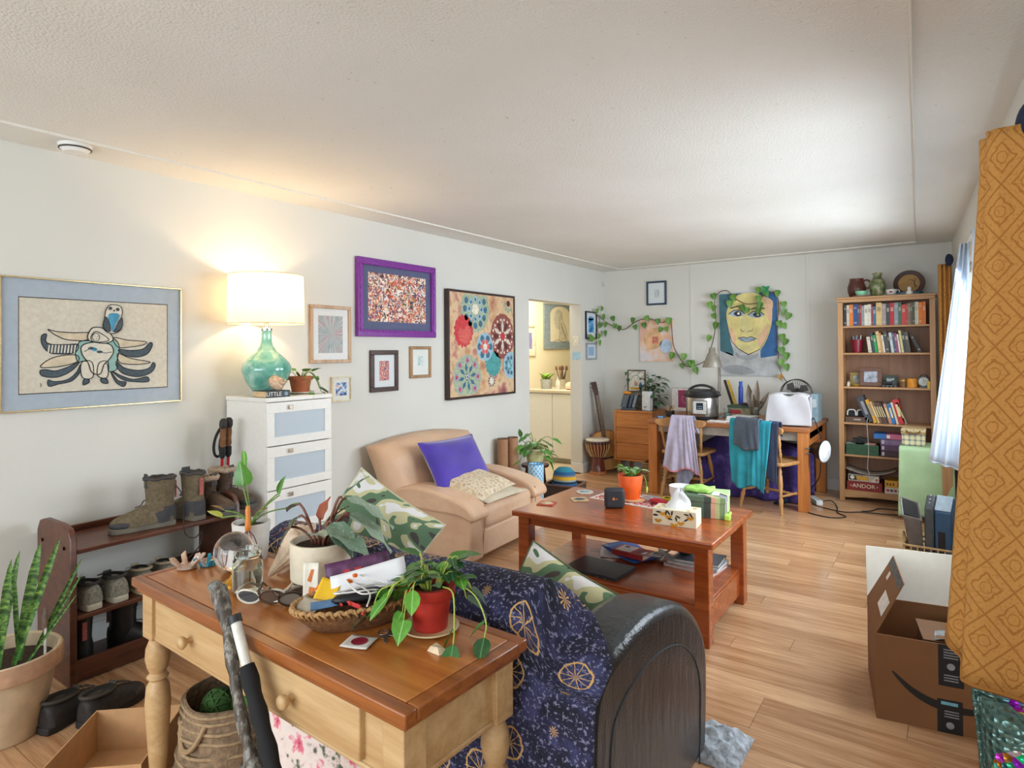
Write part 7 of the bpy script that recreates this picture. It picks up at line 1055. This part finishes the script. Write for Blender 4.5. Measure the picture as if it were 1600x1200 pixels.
# bottom shelf games
o = thing('board_game', 'red board game box lettered ANDOR on the bottom shelf', 'board game', (IX0+.165, BY0+.012, SH[0])); part(o, 'carton', M('#8a2620', .5, var=.2, sc=10), lambda b: b.box(-.15, .14, 0, .24, 0, .085), bevel=.002); text(o, 'ANDOR', .052, M('#e6d8c0', .5), (-.01, -.0008, .044)); part(o, 'star_mark', M('#d9b0a0', .5), lambda b: [b.art([(x+r_*math.cos(a), .045+r_*math.sin(a)) for a, r_ in [(2*PI*k/8+.39, (.012, .004)[k % 2]) for k in range(8)]], 0, 2, 0) for x in (-.115, .1)])
o = thing('board_game', 'white illustrated board game box on the red one', 'board game', (IX0+.15, BY0+.02, SH[0]+.086)); part(o, 'carton', M('#b9b0a2', .5, var=.1), lambda b: b.box(-.125, .13, 0, .22, 0, .06), bevel=.002); part(o, 'cover_art', [M('#3a3430', .5), M('#c9962c', .5), M('#d8cfc0', .5), M('#b8542c', .5)], lambda b: (b.art([(-.12, .01), (-.02, .01), (.0, .055), (-.12, .055)], 0, 1, 0), b.art([(-.05, .012), (.05, .012), (.04, .05), (-.06, .05)], 1, 2, 0), b.ell(-.09, .035, .018, .018, 2, 3, 0), b.art([(.06, .0), (.128, .0), (.128, .055), (.1, .05)], 2, 2, 0), b.ell(.11, .025, .01, .014, 3, 3, 0)), smooth=0)
b = MB(); b.grid(lambda u, v: ((u-.5)*.40, v*.20, .03+.055*(2*u-1)**2*(1 if u > .5 else .8)+.006*math.sin(14*v)), 24, 8); o = b.build('paper_bag', M('#9a8c80', .85, var=.12), None, smooth=180, solid=.003, loc=(IX0+.21, BY0+.015, SH[0]+.125)); tag(o, 'curled grey-brown paper lying over the board games', 'paper')
o = thing('board_game', 'yellow box with a red letter L beside the red board game', 'board game', (IX0+.40, BY0+.012, SH[0]+.058)); part(o, 'carton', M('#dba52c', .5), lambda b: b.box(-.075, .10, 0, .2, 0, .062), bevel=.002); part(o, 'letter_tile', M('#a8302c', .5), lambda b: b.art([(.025, .008), (.075, .008), (.075, .055), (.025, .055)], 0, 1, 0)); text(o, 'L', .045, M('#efe8d8', .5), (.05, -.0012, .031)); part(o, 'print', M('#6a4a1c', .5), lambda b: [b.ell(-.055+i*.025, .03, .008, .012, 0, 1, 0, 8) for i in range(3)])
o = thing('board_game', 'white box with red lettering under the yellow game box', 'board game', (IX0+.41, BY0+.012, SH[0])); part(o, 'carton', M('#d8d2c8', .5), lambda b: b.box(-.085, .12, 0, .2, 0, .057), bevel=.002); part(o, 'print', [M('#b8302c', .5), M('#4a4a58', .5)], lambda b: [b.art([(-.07+i*.03, .02), (-.05+i*.03, .02), (-.048+i*.03, .042), (-.072+i*.03, .042)], i % 2, 1, 0) for i in range(5)])
b = MB(); b.tube(cr([(IX0+.20, BY0+.006, SH[2]+.05), (IX0+.19, BY0-.006, SH[2]+.0), (IX0+.2, BY0-.008, .5), (IX0+.19, BY0-.006, .33), (IX0+.205, BY0-.006, .28), (IX0+.185, BY0-.006, .26)], 6), .002, 5); o = b.build('hanging_string', M('#e4e0d8', .6), smooth=180); tag(o, 'thin white cable hanging down the bookcase front', 'cable')
# top of the bookcase
BZ = 1.935; CERB = M('#5a2e22', .35, var=.3, sc=40)
o = thing('brown_jug', 'mottled brown pottery jug on the bookcase', 'jug', (-.70, 6.86, BZ)); part(o, 'body', CERB, lambda b: b.lathe([(.05, 0), (.06, .005), (.078, .06), (.08, .10), (.068, .14), (.06, .165), (.062, .185), (.057, .185), (.055, .165), (.07, .1), (0, .02)], 32), smooth=60); part(o, 'handle', CERB, lambda b: b.tube(bez((.06, 0, .16), (.13, 0, .20), (.13, 0, .07), (.078, 0, .09), 12), .008, 8), smooth=180)
o = thing('mint_teacup', 'mint green teacup on pink saucer before the brown jug', 'teacup', (-.655, 6.765, BZ)); part(o, 'saucer', M('#d8b4a4', .4), lambda b: b.lathe([(.03, 0), (.07, .008), (.072, .011), (0, .005)], 28)); part(o, 'cup', M('#8fd0ac', .3), lambda b: b.lathe([(.025, .008), (.045, .03), (.052, .055), (.049, .055), (.042, .03), (0, .012)], 28), smooth=60); part(o, 'handle', M('#8fd0ac', .3), lambda b: b.tube(bez((.05, 0, .05), (.08, 0, .06), (.075, 0, .02), (.042, 0, .025), 8), .004, 6))
t = NT('painted_vase'); v = t.co(); MPVs = t.fin(t.ramp(t.noise(v, 22, 3), [(.32, '#3a4a2c'), (.48, '#6f7a4c'), (.58, '#8a8f6a'), (.68, '#c9a88a')]), .3)
o = thing('green_vase', 'tall olive painted vase in the middle of the bookcase top', 'vase', (-.525, 6.85, BZ)); part(o, 'body', MPVs, lambda b: b.lathe([(.045, 0), (.05, .008), (.066, .07), (.073, .115), (.062, .15), (.038, .175), (.033, .20), (.044, .225), (.042, .228), (.03, .2), (0, .19)], 32), smooth=60); part(o, 'neck_band', M('#3a2f22', .4), lambda b: b.lathe([(.042, .166), (.044, .17), (.037, .178), (.035, .178)], 28, cap=False))
o = thing('rose_teacup', 'white teacup with red rose beside the olive vase', 'teacup', (-.41, 6.80, BZ)); MCU = M('#e6e2de', .25, var=.02); part(o, 'saucer', MCU, lambda b: b.lathe([(.03, 0), (.065, .008), (.067, .011), (0, .005)], 28)); part(o, 'cup', MCU, lambda b: b.lathe([(.025, .008), (.042, .03), (.047, .058), (.044, .058), (.039, .03), (0, .012)], 28), smooth=60); part(o, 'handle', MCU, lambda b: b.tube(bez((.045, 0, .052), (.075, 0, .06), (.07, 0, .02), (.04, 0, .025), 8), .004, 6)); part(o, 'rose_print', M('#a8303c', .4), lambda b: b.ball((0, -.042, .036), (.013, .004, .010), 10, 6))
o = thing('wooden_plate', 'dark brown plate with inlaid tree leaning on the bookcase top', 'plate', (-.245, 6.87, BZ), rot=(R(-12), R(-14), 0)); rp = Matrix.Rotation(PI/2, 3, 'X'); part(o, 'rim', wood('#4a2a1e', '#2f1812', .4, 0), lambda b: b.lathe([(.085, .0), (.125, .008), (.128, .004), (.12, -.006), (.08, -.01)], 40, (0, 0, .12), m=rp), smooth=60); part(o, 'inlay', wood('#b08a50', '#8f6c3a', .4, 0), lambda b: b.lathe([(.086, .002), (0, .001)], 36, (0, 0, .12), m=rp)); part(o, 'tree', M('#2a1710', .5), lambda b: (b.stroke([(.045, .07), (.04, .10), (.045, .13), (.02, .155), (-.01, .15)], [.01, .009, .006, .004, .002], 0, 8, -.0), b.stroke([(.043, .115), (.06, .14), (.05, .16)], .004, 0, 8, 0)))
o = thing('white_shaker', 'small white porcelain shaker before the brown plate', 'shaker', (-.265, 6.74, BZ)); part(o, 'body', MCU, lambda b: b.lathe([(.024, 0), (.03, .012), (.022, .03), (.014, .04), (.017, .055), (.012, .07), (0, .074)], 22), smooth=60); part(o, 'foot', M('#c9c4bc', .4), lambda b: b.lathe([(.02, 0), (.024, .003)], 20))
b = MB(); b.prism([(p.x, p.y) for p in cr([(-.11, 0, 0), (-.08, -.03, 0), (.0, -.035, 0), (.08, -.03, 0), (.11, 0, 0), (.08, .03, 0), (0, .03, 0), (-.08, .03, 0)], 4, True)], 0, .03); o = b.build('teal_dish', M('#16485c', .3, var=.1), loc=(-.27, 6.80, BZ), bevel=.006); tag(o, 'dark teal leaf-shaped dish under the brown plate', 'dish')
# ================================================================ window side: curtains, cloth, boxes
t = NT('gold_damask'); uv = t.n('ShaderNodeTexCoord').outputs['UV']; su = t.n('ShaderNodeSeparateXYZ'); t.t.links.new(uv, su.inputs[0]); U_ = t.math('MULTIPLY', su.outputs[0], 8.5); V2 = t.math('MULTIPLY', su.outputs[1], 6.2)
a1 = t.math('FRACT', t.math('ADD', U_, V2)); a2 = t.math('FRACT', t.math('ADD', t.math('SUBTRACT', U_, V2), 50)); e1 = t.math('ABSOLUTE', t.math('SUBTRACT', a1, .5)); e2 = t.math('ABSOLUTE', t.math('SUBTRACT', a2, .5)); grid_ = t.math('GREATER_THAN', t.math('MAXIMUM', e1, e2), .475); dd_ = t.math('SQRT', t.math('ADD', t.math('MULTIPLY', e1, e1), t.math('MULTIPLY', e2, e2)))
wv2 = t.math('ADD', dd_, t.math('MULTIPLY_ADD', t.noise(uv, 60, 2), .10, -.05)); rg1 = t.math('LESS_THAN', t.math('ABSOLUTE', t.math('SUBTRACT', t.math('ADD', t.math('MAXIMUM', e1, e2), t.math('MULTIPLY_ADD', t.noise(uv, 45, 2), .16, -.08)), .27)), .026); rg2 = t.math('LESS_THAN', t.math('ABSOLUTE', t.math('SUBTRACT', wv2, .15)), .014); fil = t.math('GREATER_THAN', t.noise(uv, 110, 3), .57)
pat = t.math('MAXIMUM', t.math('MAXIMUM', grid_, rg1), t.math('MAXIMUM', rg2, t.math('MULTIPLY', fil, .45))); MDAM = t.fin(t.mix(pat, '#c9914a', '#ab7230'), .85); t.bump(pat, .15, .003)
def curtain(name, label, plan, z0, z1, mat, dx=lambda z, u: 0, nv=30, th=.004, zb=lambda u: 0, cat='curtain'):
    P = cr([(a, c, 0) for a, c in plan], 8); cu = [0]
    for i in range(1, len(P)): cu.append(cu[-1]+(P[i]-P[i-1]).length)
    n = len(P)-1; vs = []; uv_ = []; b = MB()
    for j in range(nv+1):
        for i in range(n+1): q = j/nv; zl = z0+zb(i/n); z = zl+(z1-zl)*q; vs.append((P[i].x+dx(z, i/n), P[i].y, z)); uv_.append((cu[i], z))
    w = n+1; b.add(vs, [(j*w+i, j*w+i+1, (j+1)*w+i+1, (j+1)*w+i) for j in range(nv) for i in range(n)], 0, uv_); o = thing(name, label, cat, (0, 0, 0)); b.build('panel', mat, o, smooth=180, solid=th); part(o, 'hem', mat, lambda q: q.tube(vs[:w], .006, 6), smooth=180); return o
curtain('damask_curtain', 'gold damask curtain panel nearest the camera', [(.105, 2.56), (.098, 2.47), (.125, 2.45), (.118, 2.41), (.112, 2.385), (.135, 2.365), (.175, 2.36), (.225, 2.345), (.245, 2.30), (.21, 2.24), (.235, 2.18), (.26, 2.10), (.24, 2.0), (.265, 1.9), (.25, 1.8)], .44, 2.105, MDAM, lambda z, u: -.075*max(0, (2.0-z))*(1-u)**1.2, zb=lambda u: -.02+.10*max(0, .25-u)/.25)
curtain('damask_curtain', 'gold damask curtain panel beside the bookcase', [(-.045, 6.55), (-.03, 6.50), (-.012, 6.53), (.0, 6.49), (.02, 6.53), (.035, 6.50), (.05, 6.56)], .40, 2.165, MDAM)
t = NT('white_sheer'); MSHE = t.fin('#e6edf6', .9, 0); tr_ = t.n('ShaderNodeBsdfTranslucent'); tr_.inputs[0].default_value = C('#eef4fb'); mx_ = t.n('ShaderNodeMixShader'); mx_.inputs[0].default_value = .45; t.t.links.new(t.b.outputs[0], mx_.inputs[1]); t.t.links.new(tr_.outputs[0], mx_.inputs[2]); t.t.links.new(mx_.outputs[0], t.t.nodes['Material Output'].inputs[0])
def shx(z, u): k = (2.13-z)/1.45; return -.155*k*(1-u)**.8-.03*k
curtain('white_sheer', 'white sheer curtain gathered on the rod and hanging free', [(.083, 5.02), (.09, 4.97), (.10, 5.02), (.108, 4.96), (.118, 5.01), (.128, 4.95), (.135, 5.0)], .70, 2.125, MSHE, shx, zb=lambda u: -.05*u, th=.002)
curtain('white_sheer', 'second white sheer hanging along the window behind the gold curtain', [(.13, 4.4), (.155, 4.3), (.14, 4.2), (.165, 4.1), (.15, 4.0), (.175, 3.9), (.16, 3.8), (.185, 3.7), (.17, 3.6)], .62, 2.12, MSHE, th=.002)
rod = thing('curtain_rod', 'white curtain rod along the top of the window', 'curtain rod', (0, 0, 0)); part(rod, 'pole', MWHITE, lambda b: b.tube([(.085, 6.62, 2.15), (.262, 1.7, 2.15)], .013, 12), smooth=60)
for y in (6.45, 4.7, 2.65): xr = .085+(6.62-y)*.036; part(rod, 'bracket', MWHITE, lambda b: b.box(xr-.006, XR(y), y-.01, y+.01, 2.142, 2.158), bevel=.002); part(rod, 'bracket_ring', M('#8a8a8c', .4, .5), lambda b: b.tube([(xr+.017*math.cos(2*PI*k/16), y, 2.15+.017*math.sin(2*PI*k/16)) for k in range(16)], .003, 6, closed=True))
MNV = M('#1e2a44', .9, var=.2, sc=20)
for i, (x, y, z, s, lb) in enumerate(((.215, 2.40, 2.03, 1.0, 'navy cloth bundled on the rod above the near gold curtain'), (.03, 6.47, 2.14, .7, 'navy cloth bundled on the rod beside the bookcase curtain'))):
    b = MB(); b.grid(lambda u, v: (.045*s*math.sin(PI*u)*math.cos(2*PI*v)*(1+.2*math.sin(9*v)), .06*s*math.sin(PI*u)*math.sin(2*PI*v), .075*s*(1-math.cos(PI*u))/1.0), 12, 24); b.uv = {}; o = b.build('navy_cloth', MNV, None, smooth=180, loc=(x, y, z)); tag(o, lb, 'cloth')
# low stand under green cloth, plaid basket
bxthing('low_stand', 'low wooden stand hidden under the green cloth', 'stand', (-.145, 6.42, 0), 0, [('top', MBCX, (-.18, .18, -.2, .2, .585, .605)), ('leg', MBC, (-.17, -.14, -.19, -.16, 0, .585)), ('leg', MBC, (.14, .17, -.19, -.16, 0, .585)), ('leg', MBC, (-.17, -.14, .16, .19, 0, .585)), ('leg', MBC, (.14, .17, .16, .19, 0, .585))])
MGC = M('#a9c79a', .85, var=.08, sc=6, bump=.3, bs=12)
b = MB()
def gcl(u, v):
    a = 2*u-1; s = v*1.0
    if s < .62: k = s/.62; return (a*(.19+.01*(1-k)), -.206-.035*(1-k)+.012*math.sin(u*11)*(1-k)+(.01 if 0 else 0), .055+.555*k+.02*a*(1-k))
    k = (s-.62)/.38; return (a*.19, -.206+.40*k, .611)
b.grid(gcl, 36, 36); o = b.build('green_tablecloth', MGC, None, smooth=180, solid=.003, loc=(-.145, 6.42, 0)); tag(o, 'pale green cloth hanging over the low stand by the bookcase', 'cloth')
t = NT('plaid_cotton'); v = t.co('Object'); s5 = t.n('ShaderNodeSeparateXYZ'); t.t.links.new(v, s5.inputs[0]); l1 = t.math('LESS_THAN', t.math('FRACT', t.math('MULTIPLY', t.math('ADD', s5.outputs[0], s5.outputs[1]), 24)), .35); l2 = t.math('LESS_THAN', t.math('FRACT', t.math('MULTIPLY', s5.outputs[2], 24)), .35); MPL = t.fin(t.mix(t.math('MULTIPLY', t.math('ADD', l1, l2), .5), '#d8c9a0', '#6a7a80'), .85)
o = thing('plaid_basket', 'plaid-lined wicker hamper on the green cloth', 'basket', (-.235, 6.40, .613)); part(o, 'liner', MPL, lambda b: b.box(-.085, .085, -.09, .09, .0, .10), bevel=.008); part(o, 'lid', M('#c9b184', .7, var=.3, sc=60, bump=.6), lambda b: b.box(-.09, .09, -.095, .095, .115, .145), bevel=.006); part(o, 'rim', M('#a88c5c', .7), lambda b: b.box(-.088, .088, -.093, .093, .10, .115)); part(o, 'handle', M('#6a4a2c', .7), lambda b: b.tube(bez((-.05, -.096, .13), (-.04, -.12, .1), (.04, -.12, .1), (.05, -.096, .13), 8), .006, 6))
bxthing('wood_offcut', 'pale wooden board end below the white sheer', 'board', (.0, 6.20, 0), 0, [('board', MBC, (-.035, .035, -.012, .012, 0, .60)), ('cap', MBC, (-.04, .04, -.016, .016, .60, .615))])
# basket with purifier and bin
o = thing('rattan_basket', 'open rattan basket on the floor holding appliances', 'basket', (-.085, 5.02, 0), -3); MRT = M('#c9a878', .7, var=.2, sc=50)
for z in (.0, .035, .07, .105, .14): part(o, 'rattan_ring', MRT, lambda b: fr(b, -.155, .155, -.15, .15, z, z+.014, .012), bevel=.004)
for k in range(9):
    for s in (-1, 1): part(o, 'upright', MRT, lambda b: b.tube([(-.148+k*.037, s*.144, 0), (-.148+k*.037, s*.144, .15)], .005, 6)); part(o, 'upright', MRT, lambda b: b.tube([(s*.149, -.144+k*.036, 0), (s*.149, -.144+k*.036, .15)], .005, 6))
part(o, 'floor_mat', MRT, lambda b: b.box(-.14, .14, -.14, .14, .002, .01)); part(o, 'handle', MRT, lambda b: b.tube(bez((-.155, -.13, .12), (-.165, -.13, .24), (-.165, .0, .24), (-.155, .02, .12), 10), .006, 6))
MBLU = M('#2f5578', .4, var=.05); o = thing('air_purifier', 'blue and black air purifier standing in the rattan basket', 'air purifier', (-.03, 5.0, .012), -12); part(o, 'shell', MBLU, lambda b: b.prism([(-.12, 0), (.11, 0), (.11, .34), (.06, .44), (-.04, .46), (-.12, .38)], -.02, .075, 'x'), bevel=.012, seg=3); part(o, 'control_top', M('#4a4f54', .35), lambda b: b.prism([(-.125, 0), (-.03, .01), (.03, .30), (.0, .455), (-.06, .465), (-.126, .385)], -.075, -.022, 'x'), bevel=.01); part(o, 'vent', M('#15181c', .5), lambda b: b.box(.0, .04, -.1225, -.118, .04, .25), bevel=.003); part(o, 'top_cap', M('#a9bccb', .35), lambda b: b.hexa([(-.018, -.118, .385), (.07, -.118, .385), (.07, -.045, .462), (-.018, -.045, .462), (-.018, -.114, .395), (.07, -.114, .395), (.07, -.04, .470), (-.018, -.04, .470)]), bevel=.002); [part(o, 'button', M('#c9cdd0', .4), lambda b: b.ball((-.05, -.095+i*.018, .422+i*.021), .005, 8, 6)) for i in range(3)]
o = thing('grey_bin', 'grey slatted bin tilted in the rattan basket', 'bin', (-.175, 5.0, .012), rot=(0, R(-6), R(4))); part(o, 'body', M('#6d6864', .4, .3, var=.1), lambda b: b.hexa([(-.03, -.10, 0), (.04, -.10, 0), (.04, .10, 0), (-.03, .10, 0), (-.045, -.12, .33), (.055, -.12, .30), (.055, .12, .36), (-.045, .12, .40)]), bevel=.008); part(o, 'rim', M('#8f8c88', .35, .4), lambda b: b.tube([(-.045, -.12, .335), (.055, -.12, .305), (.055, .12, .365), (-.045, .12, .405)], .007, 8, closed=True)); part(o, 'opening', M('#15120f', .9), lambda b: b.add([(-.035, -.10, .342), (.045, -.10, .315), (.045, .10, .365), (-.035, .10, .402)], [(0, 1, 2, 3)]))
# cardboard carton with smile print
MCT = M('#7d512c', .75, var=.05, sc=10); MCI = M('#7d5a3e', .8, var=.05, sc=10); cb = thing('shipping_carton', 'open brown shipping carton with black smile arrow and tape', 'box', (-.24, 2.83, 0), 9); cw, cdp, chh = .455, .42, .33
part(cb, 'bottom', MCT, lambda b: b.box(0, cw, 0, cdp, 0, .004))
fs_ = part(cb, 'side', MCT, lambda b: b.box(0, cw, 0, .004, .004, chh)); [part(cb, 'side', MCT, lambda b: b.box(*a)) for a in ((0, cw, cdp-.004, cdp, .004, chh), (0, .004, .004, cdp-.004, .004, chh), (cw-.004, cw, .004, cdp-.004, .004, chh))]
sm = [(p.x, p.y) for p in cr([(.055, .195, 0), (.12, .135, 0), (.20, .10, 0), (.30, .093, 0), (.40, .115, 0)], 5)]; part(fs_, 'smile_arrow', M('#16130f', .6), lambda b: (b.stroke(sm, [.004+.026*math.sin(PI*min(1, (i+.6)/(len(sm)+1))) for i in range(len(sm))], 0, 2, 0), b.art([(.352, .158), (.425, .150), (.405, .085), (.393, .118), (.36, .140)], 0, 3, 0)))
tp_ = part(fs_, 'black_tape', M('#1a1a1e', .4), lambda b: (b.art([(.205, .175), (.285, .175), (.285, .33), (.205, .33)], 0, 1, 0), b.art([(.2, .0), (.28, .0), (.28, .125), (.2, .125)], 0, 1, 0))); part(tp_, 'tape_print', [M('#8f8f92', .5), M('#6fa8b8', .5)], lambda b: b.art([(.212, .105), (.265, .105), (.265, .117), (.212, .117)], 1, 3, 0))
for z in (.195, .205, .215, .28, .29, .30, .31, .06, .07, .08): part(tp_, 'print_line', M('#8f8f92', .5), lambda b: b.art([(.222, z), (.268, z), (.268, z+.004), (.222, z+.004)], 0, 3, 0))
for xz in ((.245, .25), (.24, .03)): part(tp_, 'tape_roundel', M('#8f8f92', .5), lambda b: b.ell(xz[0], xz[1], .013, .013, 0, 3, 0, 14))
part(cb, 'flap', M('#d6d0c4', .7, var=.02), lambda b: b.hexa([(0, cdp, chh), (cw-.1, cdp, chh), (cw-.1, cdp+.004, chh), (0, cdp+.004, chh), (.0, cdp+.05, chh+.21), (cw-.1, cdp+.05, chh+.21), (cw-.1, cdp+.054, chh+.21), (0, cdp+.054, chh+.21)]))
fl = part(cb, 'flap', MCT, lambda b: b.hexa([(0, .005, chh), (.004, .005, chh), (.004, cdp-.01, chh), (0, cdp-.01, chh), (.10, .03, chh+.20), (.104, .03, chh+.20), (.104, cdp-.03, chh+.20), (.10, cdp-.03, chh+.20)])); 
def flp(y, h): k = h/.20; return (-.0012+.1*k, y, chh+h)
part(fl, 'shipping_label', [M('#dcd8d0', .6), M('#4a4a4c', .6)], lambda b: (b.add([flp(.05, .05), flp(.20, .05), flp(.20, .11), flp(.05, .11)], [(0, 1, 2, 3)], 0), b.add([flp(.26, .13), flp(.30, .13), flp(.30, .16), flp(.26, .16)], [(0, 1, 2, 3)], 0)))
part(fl, 'torn_strip', M('#5a5c60', .7, var=.5, sc=90), lambda b: b.add([flp(.03, .17), flp(cdp-.03, .17), flp(cdp-.03, .2), flp(.03, .2)], [(0, 1, 2, 3)]))
o = thing('plastic_wrap', 'grey lens cap and clear wrap at the carton rim', 'packaging', (.06, 2.99, .25)); part(o, 'cap', M('#3c3a36', .3), lambda b: b.lathe([(.05, .07), (.055, .075), (.05, .083), (0, .083)], 24, sx=1.2, sy=.6)); part(o, 'wrap', M('#9aa0a2', .15, .2), lambda b: b.grid(lambda u, v: ((u-.5)*.22, (v-.5)*.10, .06+.012*math.sin(9*u)*math.cos(7*v)), 14, 8)); bxthing('carton_filler', 'brown packing block inside the shipping carton', 'packaging', (.05, 3.06, .005), 9, [('block', MCI, (-.15, .12, -.10, .10, 0, .30)), ('top_sheet', MCI, (-.155, .125, -.105, .105, .30, .304))])
# sequin cushion at the near corner
t = NT('sequins'); v = t.co('Object'); V3 = t.n('ShaderNodeTexVoronoi'); t.t.links.new(v, V3.inputs['Vector']); V3.inputs['Scale'].default_value = 75; hs = t.n('ShaderNodeHueSaturation'); hs.inputs['Saturation'].default_value = 1.1; hs.inputs['Value'].default_value = .45; t.t.links.new(V3.outputs['Color'], hs.inputs['Color']); t.bump(V3.outputs['Distance'], .8, .01); mxs = t.mix(t.math('GREATER_THAN', t.noise(v, 6, 2), .5), hs.outputs[0], '#4f6a64'); MSQ = t.fin(mxs, .2, .6)
bxthing('wooden_stool', 'wooden stool under the sequinned cushion', 'stool', (.16, 1.50, 0), 3, [('seat', MDW, (-.12, .10, -.17, .17, .40, .43))]+[('leg', MDW, (x, x+.03, y, y+.03, 0, .40)) for x in (-.12, .06) for y in (-.16, .13)])
pillow('sequin_cushion', 'multicoloured sequinned cushion at the near right corner', (.165, 1.53, .60), (76, 0, 6), .25, .34, .14, MSQ)
